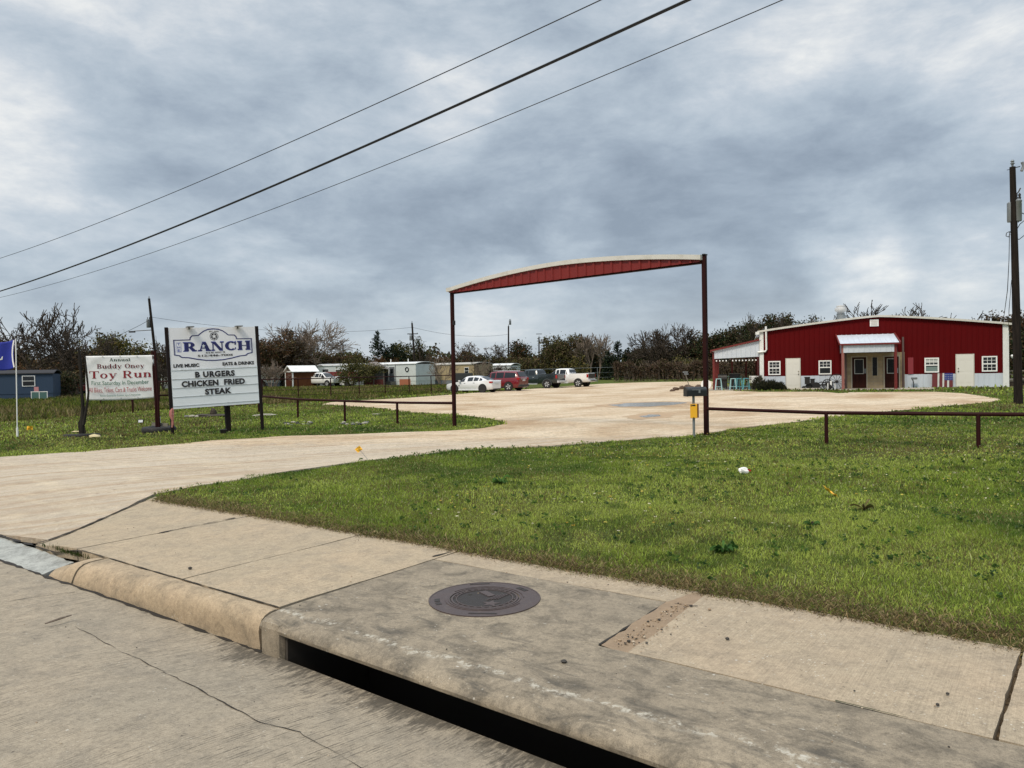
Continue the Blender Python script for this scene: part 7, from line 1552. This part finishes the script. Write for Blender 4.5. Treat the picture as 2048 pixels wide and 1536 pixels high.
leafy_tree('olive green tree with dry yellow twigs behind the toy run banner', 240, 98, 668, 130, 33, OLIVE + GOLD, 5200, 0.32, stems=2)
leafy_tree('rust brown bushy tree between the two signs', 300, 100, 694, 110, 34, RUST + OLIVE, 4200, 0.32, stems=2)
bare_tree('slim leafless tree between the leaning pole and the big white sign', 325, 96, 672, 40, 35, mx=4, rmin=0.02)
bare_tree('small leafless tree right behind the toy run banner post', 318, 84, 720, 60, 36, mx=4, stems=3, splay=0.4, rmin=0.018)
leafy_tree('dark rust brown spreading tree hidden by the big white sign', 430, 112, 682, 130, 37, RUST + BROWN, 5200, 0.34, stems=2)
leafy_tree('rust brown rounded tree directly right of the big white sign', 548, 114, 664, 125, 38, RUST + BROWN, 7000, 0.32, stems=3, twigs=True)
bare_tree('tall pale twigged leafless tree with a rounded crown above the brown shed', 622, 118, 641, 140, 139, mx=4, kids=(2, 2, 2, 1, 1), bark=PALEBARK, rmin=0.036, r0=0.24, ang=rad(46), up=0.0, bend=0.12, stems=3, splay=0.45)
leafy_tree('brown tangled trees at the foot of the tall pale leafless tree', 610, 122, 700, 150, 40, BROWN + RUST, 6000, 0.34, stems=3, name='thicket', low=0.05)
leafy_tree('olive brown low tree behind the red trailer', 692, 122, 704, 110, 41, OLIVE + BROWN, 5200, 0.32, stems=3, name='thicket', low=0.05)
leafy_tree('bushy olive tree standing over the white parked car before the trailers', 710, 100, 722, 66, 42, OLIVE, 3600, 0.24, stems=3, spread=0.42, low=0.15)
cedar('dark cedar with a pointed top between the shed and the white mobile home', 757, 118, 661, 66, 43, 5200, ((0, 1, 1), (0.28, 0.72, 0.6)))
cedar('dark rounded cedar just right of the pointed one', 786, 120, 686, 60, 44, 4200, ((0, 1, 1), (-0.25, 0.8, 0.7), (0.3, 0.85, 0.6)))
leafy_tree('olive tree with a ragged top beside the pole above the white mobile home', 812, 122, 676, 64, 45, OLIVE + DARKG, 4200, 0.30, stems=2)
leafy_tree('orange brown bush behind the gazebo roof', 772, 116, 716, 60, 46, [(0.085, 0.042, 0.010), (0.06, 0.034, 0.010)] + RUST, 2600, 0.28, stems=3, name='bush', low=0.05, cat='bush')
bare_tree('small leafless tree just right of the pole by the tan home', 850, 120, 690, 50, 47, mx=4, kids=(2, 2, 1, 1, 1), rmin=0.022)
leafy_tree('low brown scrub behind the tan mobile home', 880, 126, 716, 110, 48, BROWN + RUST, 4200, 0.32, stems=3, name='thicket', low=0.05)
bare_tree('leafless pale shrub with many stems in front of the tan mobile home', 884, 100, 712, 56, 49, PALEBARK, 7, 3, (2, 1, 1, 1), 0.05, rad(30), 0.016, 'bare_shrub', 0.45, cat='shrub', trunk=0.5, r0=0.05)
bare_tree('leafless pale crape myrtle with fanning stems left of the brown shed', 545, 98, 716, 62, 50, PALEBARK, 8, 3, (2, 1, 1, 1), 0.05, rad(28), 0.018, 'bare_shrub', 0.42, cat='shrub', trunk=0.55, r0=0.07)
bare_tree('leafless pale shrub behind the white saloon car', 968, 104, 716, 60, 51, PALEBARK, 6, 3, (2, 1, 1, 1), 0.05, rad(32), 0.016, 'bare_shrub', 0.45, cat='shrub', trunk=0.5, r0=0.05)
bare_tree('leafless scrub in front of the white home behind the parked cars', 1000, 104, 726, 70, 151, BARK, 7, 3, (2, 1, 1, 1), 0.05, rad(34), 0.02, 'bare_shrub', 0.5, cat='shrub', trunk=0.5, r0=0.05)
leafy_tree('low brown scrub between the red car and the white mobile home', 1030, 104, 738, 60, 152, BROWN + OLIVE, 2600, 0.26, stems=4, name='thicket', low=0.05, spread=0.4)
# middle, seen through the gateway
bare_tree('dark leafless tree with a few leaves just right of the left gatepost', 930, 124, 684, 50, 52, mx=4, kids=(2, 2, 1, 1, 1), leaves=RUST, nleaf=900, rmin=0.022)
leafy_tree('low dark brown trees right of the left gatepost', 950, 130, 706, 110, 53, BROWN + DARKG, 4600, 0.34, stems=3, name='thicket', low=0.05)
bare_tree('leafless tree between the distant poles behind the red car', 1001, 126, 684, 46, 54, mx=4, kids=(2, 2, 1, 1, 1), leaves=BROWN, nleaf=700)
leafy_tree('round topped dark tree on thin limbs behind the red car', 1045, 128, 682, 46, 55, DARKG + RUST, 2300, 0.30, stems=2, low=0.35)
leafy_tree('low olive thicket behind the grey pickup', 1055, 124, 712, 120, 56, OLIVE + BROWN, 5600, 0.34, stems=4, name='thicket', low=0.04)
leafy_tree('brown thicket behind the tan home and white saloon', 1000, 132, 716, 100, 57, BROWN + OLIVE, 4200, 0.34, stems=4, name='thicket', low=0.04)
leafy_tree('tall brown olive tree behind the pickups', 1132, 122, 672, 84, 58, BROWN + OLIVE, 7000, 0.32, stems=2, low=0.06)
bare_tree('tall leafless tree with upright pale twigs right of the tall brown tree', 1186, 120, 664, 74, 59, PALEBARK, 3, 5, (2, 1, 1, 1, 1), 0.09, rad(30), 0.024, splay=0.3, bend=0.12)
leafy_tree('dark olive thicket below the upright pale twigs', 1185, 124, 690, 90, 60, DARKG + BROWN, 5600, 0.32, stems=3, name='thicket', low=0.03)
cedar('very dark cedar beside the white pickup', 1236, 116, 680, 66, 61, 5600, ((0, 1, 1), (0.32, 0.80, 0.6), (-0.3, 0.7, 0.6)))
leafy_tree('small pale yellow sapling behind the white pickup', 1148, 96, 712, 26, 62, GOLD, 420, 0.22, name='sapling', low=0.3, spread=0.3, twigs=True)
leafy_tree('dark mixed trees behind the left end of the brown hedge', 1292, 124, 698, 90, 63, DARKG + OLIVE + BROWN, 6500, 0.32, stems=3, low=0.03)
bare_tree('broad leafless tree with a domed crown above the hedge', 1334, 112, 642, 122, 64, mx=4, kids=(2, 2, 2, 1, 1), r0=0.28, rmin=0.036, ang=rad(48), stems=4, splay=0.55, up=0.0, leaves=BROWN, nleaf=350)
leafy_tree('dark green trees under the broad leafless one', 1345, 116, 692, 100, 65, DARKG + OLIVE, 6500, 0.32, stems=3, low=0.03)
leafy_tree('rust tinted dark tree just left of the right gatepost', 1388, 114, 674, 74, 66, DARKG + RUST, 6000, 0.32, stems=3, low=0.03)
leafy_tree('small yellow green bush above the brown hedge', 1376, 96, 716, 44, 67, GOLD + OLIVE, 1500, 0.24, stems=2, name='bush', low=0.2, cat='bush')
leafy_tree('dark tree rising right of the right gatepost', 1432, 108, 662, 80, 68, DARKG + BROWN, 6500, 0.32, stems=3, low=0.03)
leafy_tree('tall dark tree above the patio roof', 1490, 106, 640, 100, 69, DARKG + BROWN, 8500, 0.32, stems=3, low=0.03)
leafy_tree('tall dark tree with bare top twigs left of the restaurant roof', 1545, 104, 630, 100, 70, DARKG + BROWN, 7500, 0.32, stems=3, low=0.03)
bare_tree('row of leafless twigs showing above the left roof slope', 1540, 100, 622, 96, 71, mx=4, stems=4, splay=0.5, kids=(2, 1, 1, 1), rmin=0.022)
bare_tree('leafless twigs standing behind the roof fan', 1640, 98, 626, 110, 72, mx=4, stems=4, splay=0.5, kids=(2, 1, 1, 1), rmin=0.022)
leafy_tree('dark tree behind the roof left of the fan', 1610, 102, 634, 90, 73, DARKG + BROWN, 5000, 0.32, stems=3)
bare_tree('wide leafless branches rising behind the roof ridge', 1815, 74, 600, 300, 74, mx=4, stems=7, splay=0.8, kids=(2, 1, 1, 1), up=0.07, rmin=0.03, r0=0.12, ang=rad(34))
leafy_tree('dark tree with reddish brown leaves behind the utility pole at the right edge', 2035, 66, 618, 120, 75, [(0.075, 0.035, 0.018), (0.05, 0.028, 0.014), (0.035, 0.03, 0.012)] + BROWN, 7000, 0.26, stems=2, low=0.1)
leafy_tree('dark shrub hanging at the right end of the restaurant', 2058, 60, 660, 90, 76, DARKG + BROWN, 4000, 0.24, stems=3, name='bush', low=0.03, cat='bush')
# far wood closing the horizon
rng = np.random.default_rng(5); n = 52000; px_ = rng.uniform(-160, 2260, n); dp = rng.uniform(150, 190, n)
topy = 712 + 9 * np.sin(px_ / 37.0) + 7 * np.sin(px_ / 13.0 + 1) + 4 * np.sin(px_ / 5.0)
X = (px_ - 1024) / F * dp; zt_ = 0.2 + (745 - 0.0175 * (px_ - 1024) - topy) / F * dp + 1.5
C = np.stack([X, dp, zt_ * rng.uniform(0, 1, n) ** 0.8], 1); C += rng.normal(size=C.shape) * 0.4; C[:, 2] = np.clip(C[:, 2], 0.1, None)
kind = (np.sin(X / 5.0) + np.sin(X / 2.3 + 2) + rng.normal(size=n) * 0.5); P = np.array(DARKG + BROWN + OLIVE); ci = np.where(kind > 0.6, rng.integers(4, 8, n), np.where(kind < -0.7, rng.integers(8, 12, n), rng.integers(0, 4, n)))
V, Q, c = leaf_cards(C, 0.85, rng, P[ci] * rng.uniform(0.8, 1.25, (n, 1))); struct(np_mesh('far_woodland', V, Q, LEAF, None, c), 'stuff')
# vine covered hedge
ha = [ground_at(px, d) for px, d in ((1228, 97), (1290, 96), (1360, 94), (1420, 92), (1480, 90), (1560, 88))]
rng = np.random.default_rng(8); hd = thing('hedge', 'long brown vine covered hedge at the far side of the gravel lot', 'hedge', ha[0]); n = 16000
seg = rng.integers(0, len(ha) - 1, n); u = rng.random(n); A_ = np.array(ha); base = A_[seg] + (A_[seg + 1] - A_[seg]) * u[:, None]; xx = seg + u
hh = 2.25 + 0.35 * np.sin(xx * 5) + 0.25 * np.sin(xx * 13 + 1); C = base - A_[0]; C[:, 1] += rng.normal(size=n) * 0.55; C[:, 2] += hh * np.sqrt(rng.random(n)) + rng.normal(size=n) * 0.12; C[:, 2] = np.clip(C[:, 2], 0.05, None)
V, Q, c = leaf_cards(C, 0.24, rng, hues(rng, n, [(0.075, 0.045, 0.028), (0.10, 0.062, 0.04), (0.05, 0.032, 0.02), (0.06, 0.052, 0.022)], None, 0.3)); np_mesh('vines', V, Q, LEAF, hd, c)
m = MB(); r_ = random.Random(3)
for k in range(220):
    i = r_.randrange(len(ha) - 1); p = A_[i] + (A_[i + 1] - A_[i]) * r_.random() - A_[0]; m.tube([(p[0], p[1] - 0.4, 0), (p[0] + r_.gauss(0, .3), p[1] - 0.5, 1.3), (p[0] + r_.gauss(0, .6), p[1] - 0.4, r_.uniform(1.8, 2.9))], [0.02, 0.015, 0.01], 4)
m.build('stems', PALEBARK, hd)
# shrub by the restaurant
def spiky(label, base, W, H, D, n, pal, seed, name='shrub', size=0.2):
    t = thing(name, label, 'shrub', base); rng = np.random.default_rng(seed); a = rng.uniform(0, 2 * PI, n); r_ = np.sqrt(rng.random(n)); x = W / 2 * r_ * np.cos(a); y = D / 2 * r_ * np.sin(a); z = H * np.sqrt(np.clip(1 - r_ ** 2, 0, 1)) * rng.uniform(0.2, 1.08, n) * (0.85 + 0.25 * np.sin(7 * x) * np.sin(9 * y))
    C = np.stack([x, y, np.abs(z)], 1); d = np.stack([x / W * 2 + rng.normal(size=n) * .35, y / D * 2 + rng.normal(size=n) * .35, 0.8 + rng.random(n)], 1); d /= np.linalg.norm(d, axis=1)[:, None]; q_ = np.cross(d, rng.normal(size=(n, 3))); q_ /= np.linalg.norm(q_, axis=1)[:, None]; s = size * rng.uniform(.6, 1.4, (n, 1))
    V = np.stack([C - d * s * .5, C + q_ * s * .09, C + d * s * .5, C - q_ * s * .09], 1).reshape(-1, 3); np_mesh('foliage', V, np.arange(4 * n).reshape(-1, 4), LEAF, t, np.repeat(hues(rng, n, pal), 4, axis=0))
    m = MB(); r2 = random.Random(seed)
    for k in range(14): m.tube([(0, 0, -0.1), (r2.gauss(0, W * .1), r2.gauss(0, D * .1), H * .3), (r2.gauss(0, W * .22), r2.gauss(0, D * .22), H * .75)], [.02, .014, .006], 5)
    m.build('stems', BARK, t); return t
spiky('dark bristly rosemary shrub at the left front corner of the restaurant', BLG(0.55, -0.85), 2.0, 0.62, 1.3, 5200, [(0.016, 0.022, 0.012), (0.028, 0.034, 0.018), (0.05, 0.045, 0.022)], 5)
spiky('dry wiry shrub among the white patio chairs', BLG(-0.15, -0.5), 1.0, 0.95, 0.8, 900, [(0.06, 0.05, 0.035), (0.035, 0.04, 0.02)], 6, 'dry_shrub', 0.28)

# ================================================================== grass, weeds, flowers
LOTA = np.array(LOT); rngg = np.random.default_rng(77)
def vnoise(x, y, sc, seed):
    """cheap smooth value noise"""
    x = x * sc + seed * 17.3; y = y * sc + seed * 9.1; xi = np.floor(x).astype(int); yi = np.floor(y).astype(int); fx = x - xi; fy = y - yi; fx = fx * fx * (3 - 2 * fx); fy = fy * fy * (3 - 2 * fy)
    def h(a, b): v = np.sin(a * 127.1 + b * 311.7 + seed * 74.7) * 43758.5453; return v - np.floor(v)
    return (h(xi, yi) * (1 - fx) + h(xi + 1, yi) * fx) * (1 - fy) + (h(xi, yi + 1) * (1 - fx) + h(xi + 1, yi + 1) * fx) * fy
WEEDLINE = [(-60, 850), (0, 846), (100, 838), (160, 833), (260, 824), (330, 820), (420, 815), (520, 810), (640, 803), (720, 798), (800, 793), (860, 788), (905, 783)]
WEEDPOLY = np.array([GP(*p)[:2] for p in WEEDLINE] + [ground_at(905, 92)[:2], ground_at(520, 97)[:2], ground_at(320, 92)[:2], ground_at(150, 72)[:2], ground_at(-60, 60)[:2]])
BPOLY = np.array([BL(-3.4, -0.95)[:2], BL(BW + 0.1, -0.15)[:2], BL(BW + 0.1, 22)[:2], BL(-3.4, 10)[:2]])
PPOLY = np.array([BL(4.5, -2.2)[:2], BL(8.5, -2.2)[:2], BL(8.5, 0)[:2], BL(4.5, 0)[:2]])
def scatter(r0, r1, dens, a=37):
    A = rad(a); B = rad(54); n = int(dens * (A + B) / 2 * (r1 * r1 - r0 * r0)); th = rngg.uniform(-A, B, n); r = np.sqrt(rngg.uniform(r0 * r0, r1 * r1, n)); return np.stack([r * np.sin(th), r * np.cos(th)], 1)
def lawn_ok(P, off=5.2):
    s, n = SN(P[:, 0], P[:, 1]); e = off + 0.24 * (vnoise(s, n, 1.7, 1) - 0.5) + 0.16 * (vnoise(s, n, 7.0, 2) - 0.5) + 0.035 * (s + 5).clip(0, 9)
    jx = (vnoise(P[:, 0], P[:, 1], 1.9, 51) - 0.5) * 0.5 + (vnoise(P[:, 0], P[:, 1], 6.0, 52) - 0.5) * 0.3; jy = (vnoise(P[:, 0], P[:, 1], 1.9, 53) - 0.5) * 0.5 + (vnoise(P[:, 0], P[:, 1], 6.0, 54) - 0.5) * 0.3
    ok = n > e; ok &= ~inside(P + np.stack([jx, jy], 1), LOTA); ok &= ~inside(P, BPOLY); ok &= ~inside(P, PPOLY); ok &= ~((s < -8.6) & (n < 5.5)); return ok, n - e
def blades(name, P, h, w, lean, cols, mat, kind='stuff', zoff=0.0, lmin=0.0):
    n = len(P); a = rngg.uniform(0, 2 * PI, n); b = rngg.uniform(0, 2 * PI, n); z = ground_z(P[:, 0], P[:, 1]) + zoff; k = lmin + rngg.random(n) * (lean - lmin)
    base = np.stack([P[:, 0], P[:, 1], z - 0.004], 1); side = np.stack([np.cos(a), np.sin(a), 0 * a], 1) * (w / 2)[:, None]; tipd = np.stack([np.cos(b) * k, np.sin(b) * k, np.sqrt(np.clip(1 - k * k, 0.02, 1))], 1)
    mid = base + tipd * (h * 0.55)[:, None] + np.array([0, 0, 0.12]) * (h * 0.5)[:, None]; tip = base + tipd * h[:, None]; tip[:, 2] -= h * k * 0.25
    V = np.stack([base - side, base + side, mid + side * 0.75, tip, mid - side * 0.75], 1).reshape(-1, 3); o = np.arange(n) * 5
    T = np.concatenate([np.stack([o, o + 1, o + 2], 1), np.stack([o, o + 2, o + 4], 1), np.stack([o + 4, o + 2, o + 3], 1)])
    return struct(np_mesh(name, V, T, mat, None, np.repeat(cols, 5, axis=0)), kind)
def lawn_cols(P, edge):
    x, y = P[:, 0], P[:, 1]; n = len(P); a = vnoise(x, y, 0.35, 3) * 0.5 + vnoise(x, y, 1.3, 4) * 0.3 + vnoise(x, y, 5.0, 5) * 0.2; c0 = np.array([0.205, 0.275, 0.040]); c1 = np.array([0.330, 0.390, 0.080]); c2 = np.array([0.080, 0.140, 0.024])
    t = np.clip((a - 0.30) / 0.4, 0, 1)[:, None]; c = c2 + (c0 - c2) * np.clip(t * 2, 0, 1) + (c1 - c0) * np.clip(t * 2 - 1, 0, 1); c = c * rngg.uniform(0.5, 1.6, (n, 1))
    dry = rngg.random(n) < (0.10 + 0.42 * np.clip((vnoise(x, y, 0.22, 6) - 0.45) * 2.4, 0, 1) * (y > 14) + 0.22 * (vnoise(x, y, 1.1, 7) > 0.62)) ; c[dry] = np.array([0.19, 0.155, 0.060]) * rngg.uniform(0.55, 1.35, (dry.sum(), 1))
    pale = rngg.random(n) < 0.07; c[pale] = np.array([0.42, 0.44, 0.20]) * rngg.uniform(0.7, 1.2, (pale.sum(), 1)); dk = (vnoise(x, y, 0.9, 61) * 0.5 + vnoise(x, y, 3.3, 62) * 0.5 > 0.66) & (rngg.random(n) < 0.7); c[dk] *= np.array([0.42, 0.5, 0.5])
    e = np.exp(-np.clip(edge, 0, 9) / 0.30); de = rngg.random(n) < e * 0.92; c[de] = np.array([0.165, 0.120, 0.060]) * rngg.uniform(0.4, 1.5, (de.sum(), 1)); return c
def lawn_band(r0, r1, dens, h0, h1, w0, w1, lean, rise=0.0):
    P = scatter(r0, r1, dens); ok, e = lawn_ok(P); P, e = P[ok], e[ok]; ok2 = ~inside(P, WEEDPOLY); P, e = P[ok2], e[ok2]; n = len(P); cl = vnoise(P[:, 0], P[:, 1], 3.1, 8) * 0.6 + vnoise(P[:, 0], P[:, 1], 0.8, 9) * 0.4
    h = rngg.uniform(h0, h1, n) * (0.55 + 0.95 * cl) * (0.55 + 0.45 * np.clip(e / 0.5, 0, 1)); tall = rngg.random(n) < 0.012; h[tall] *= rngg.uniform(1.3, 2.0, tall.sum()); w = rngg.uniform(w0, w1, n)
    blades('grass', P, h, w, lean, lawn_cols(P, e), BLADE, lmin=0.25)
lawn_band(4.6, 9.5, 5200, 0.022, 0.058, 0.004, 0.008, 0.97)
lawn_band(9.5, 15, 1800, 0.025, 0.062, 0.008, 0.013, 0.95)
lawn_band(15, 25, 520, 0.03, 0.07, 0.014, 0.024, 0.9)
lawn_band(25, 44, 110, 0.05, 0.10, 0.03, 0.05, 0.7)
lawn_band(44, 75, 16, 0.08, 0.16, 0.07, 0.12, 0.7)
# dry thatch creeping over the pavement edge
P = scatter(4.3, 12.5, 7500); s, n_ = SN(P[:, 0], P[:, 1]); e0 = 5.2 + 0.24 * (vnoise(s, n_, 1.7, 1) - 0.5) + 0.16 * (vnoise(s, n_, 7.0, 2) - 0.5) + 0.035 * (s + 5).clip(0, 9); d = n_ - e0
ok = (d > -0.16) & (d < 0.6) & ~inside(P, LOTA) & (rngg.random(len(P)) < np.exp(-np.abs(d - 0.08) / 0.22)) & (s > -10.4); P = P[ok]; n = len(P)
blades('dry_thatch', P, rngg.uniform(0.03, 0.09, n), rngg.uniform(0.003, 0.006, n), 1.0, hues(rngg, n, [(0.20, 0.14, 0.065), (0.32, 0.24, 0.13), (0.10, 0.068, 0.034), (0.05, 0.036, 0.02), (0.11, 0.13, 0.02)], [.28, .2, .2, .14, .18], 0.4), DRYWEED, zoff=0.012, lmin=0.72)
# tufts hiding in the joint behind the kerb
P = np.array([XY(rngg.normal(-8.15, 0.22), 3.30 + rngg.normal(0, 0.025)) for _ in range(420)]); n = len(P)
def tuft(name, P, h, w, cols, z): 
    n = len(P); o = blades(name, P, h, w, 0.8, cols, BLADE); V = np.zeros(n * 15, np.float32); o.data.vertices.foreach_get('co', V); V = V.reshape(-1, 3); g = np.repeat(ground_z(P[:, 0], P[:, 1]), 5); V[:, 2] += z - g; o.data.vertices.foreach_set('co', V.ravel()); o.data.update()
tuft('kerb_weeds', P, rngg.uniform(0.02, 0.06, n), rngg.uniform(0.004, 0.008, n), hues(rngg, n, [(0.05, 0.085, 0.015), (0.08, 0.07, 0.03), (0.03, 0.05, 0.012)]), -0.06)
# unmown weeds between the fence and the trailers
lo, hi = WEEDPOLY.min(0), WEEDPOLY.max(0); n = 330000; P = np.stack([rngg.uniform(lo[0], hi[0], n), rngg.uniform(lo[1], hi[1], n)], 1); dist = np.hypot(P[:, 0], P[:, 1])
P = P[inside(P, WEEDPOLY) & (rngg.random(n) < np.clip(42 / dist, 0.25, 1)) & ~inside(P, LOTA)]; n = len(P); dist = np.hypot(P[:, 0], P[:, 1]); a = vnoise(P[:, 0], P[:, 1], 0.30, 21) * 0.6 + vnoise(P[:, 0], P[:, 1], 1.1, 22) * 0.4
pg = np.array([(0.095, 0.130, 0.018), (0.145, 0.155, 0.026), (0.045, 0.066, 0.013)]); pd = np.array([(0.17, 0.14, 0.05), (0.11, 0.085, 0.035), (0.23, 0.19, 0.09)]); c = np.where((a + rngg.normal(size=n) * 0.10 > 0.62)[:, None], pd[rngg.integers(0, 3, n)], pg[rngg.integers(0, 3, n)]) * rngg.uniform(0.7, 1.25, (n, 1))
blades('tall_weeds', P, rngg.uniform(0.16, 0.50, n) * (0.35 + 1.0 * a), np.clip(dist * 0.0011, 0.025, 0.09) * rngg.uniform(0.6, 1.2, n), 0.97, c, DRYWEED, lmin=0.2)
# wild flowers: small pale and yellow heads
P = scatter(7.5, 24, 9, 36); ok, e = lawn_ok(P); P = P[ok & (e > 0.7)]; P = P[(P[:, 0] > -1) & (vnoise(P[:, 0], P[:, 1], 0.5, 31) * 0.6 + vnoise(P[:, 0], P[:, 1], 1.7, 32) * 0.4 > 0.52)]; n = len(P)
z = ground_z(P[:, 0], P[:, 1]) + rngg.uniform(0.05, 0.09, n); r_ = rngg.uniform(0.010, 0.019, n); an = rngg.uniform(0, 6.28, n); V = []
for k in range(6): t = an + k * PI / 3; V.append(np.stack([P[:, 0] + r_ * np.cos(t), P[:, 1] + r_ * np.sin(t), z + 0.006 * np.sin(3 * t)], 1))
V = np.stack(V, 1).reshape(-1, 3); c = hues(rngg, n, [(0.62, 0.50, 0.10), (0.66, 0.60, 0.42), (0.55, 0.36, 0.05)], [.4, .4, .2]); struct(np_mesh('wild_flowers', V, np.arange(6 * n).reshape(-1, 6), LEAF, None, np.repeat(c, 6, axis=0)), 'stuff')
# low broad-leaved weeds through the lawn
P = scatter(6, 26, 5.0, 36); ok, e = lawn_ok(P); P = P[ok & (e > 0.4)]; P = P[vnoise(P[:, 0], P[:, 1], 0.6, 41) > 0.45]; k = 12; PP = np.repeat(P, k, axis=0); n = len(PP); R_ = np.repeat(rngg.uniform(0.02, 0.09, len(P)), k); a = rngg.uniform(0, 6.28, n)
C = np.stack([PP[:, 0] + R_ * np.cos(a) * rngg.random(n), PP[:, 1] + R_ * np.sin(a) * rngg.random(n), ground_z(PP[:, 0], PP[:, 1]) + rngg.uniform(0.03, 0.07, n)], 1); V, Q, c = leaf_cards(C, 0.034, rngg, hues(rngg, n, [(0.06, 0.12, 0.02), (0.09, 0.16, 0.03), (0.045, 0.085, 0.03)]), 0, 0.75, 0.6); struct(np_mesh('clover', V, Q, BLADE, None, c), 'stuff')
def rosette(label, px, py, R, n, seed, pal):
    p = gp(px, py); t = thing('weed_plant', label, 'weed', p); rng = np.random.default_rng(seed); Vs, Fs, Cs = [], [], []
    for i in range(n):
        a = rng.uniform(0, 2 * PI); L = R * rng.uniform(0.6, 1.1); w = L * rng.uniform(0.16, 0.28); hgt = L * rng.uniform(0.25, 0.8); o = len(Vs); ca, sa_ = math.cos(a), math.sin(a)
        for f, ww, zz in ((0.0, 0.1, 0.02), (0.35, 0.8, 0.7), (0.7, 1.0, 1.0), (1.0, 0.05, 0.75)):
            for sg_ in (-1, 1): Vs.append((L * f * ca - sg_ * w * ww * sa_ * 0.5, L * f * sa_ + sg_ * w * ww * ca * 0.5, hgt * zz + 0.012 * sg_ * (i % 3 - 1)))
        for j in range(3): Fs.append((o + 2 * j, o + 2 * j + 1, o + 2 * j + 3, o + 2 * j + 2))
        Cs += [tuple(np.array(pal[i % len(pal)]) * rng.uniform(.75, 1.25))] * 8
    np_mesh('leaves', Vs, Fs, LEAF, t, np.array(Cs)); MB().tube([(0, 0, -0.03), (0, 0, 0.05)], 0.012, 6).build('root_crown', BARK, t)
rosette('dark green leafy weed clump near the pavement on the right lawn', 1447, 1108, 0.13, 46, 3, [(0.04, 0.105, 0.022), (0.06, 0.13, 0.025)])
rosette('small dark green weed clump in the middle of the right lawn', 1625, 1052, 0.09, 22, 4, [(0.04, 0.10, 0.02), (0.06, 0.12, 0.022)])
rosette('dry reddish weed below the fallen yellow flag', 1728, 1020, 0.15, 14, 5, [(0.14, 0.11, 0.04), (0.12, 0.14, 0.03)])
rosette('bright green weed clump at the left of the right lawn', 1000, 968, 0.16, 22, 6, [(0.05, 0.12, 0.02), (0.06, 0.13, 0.03)])
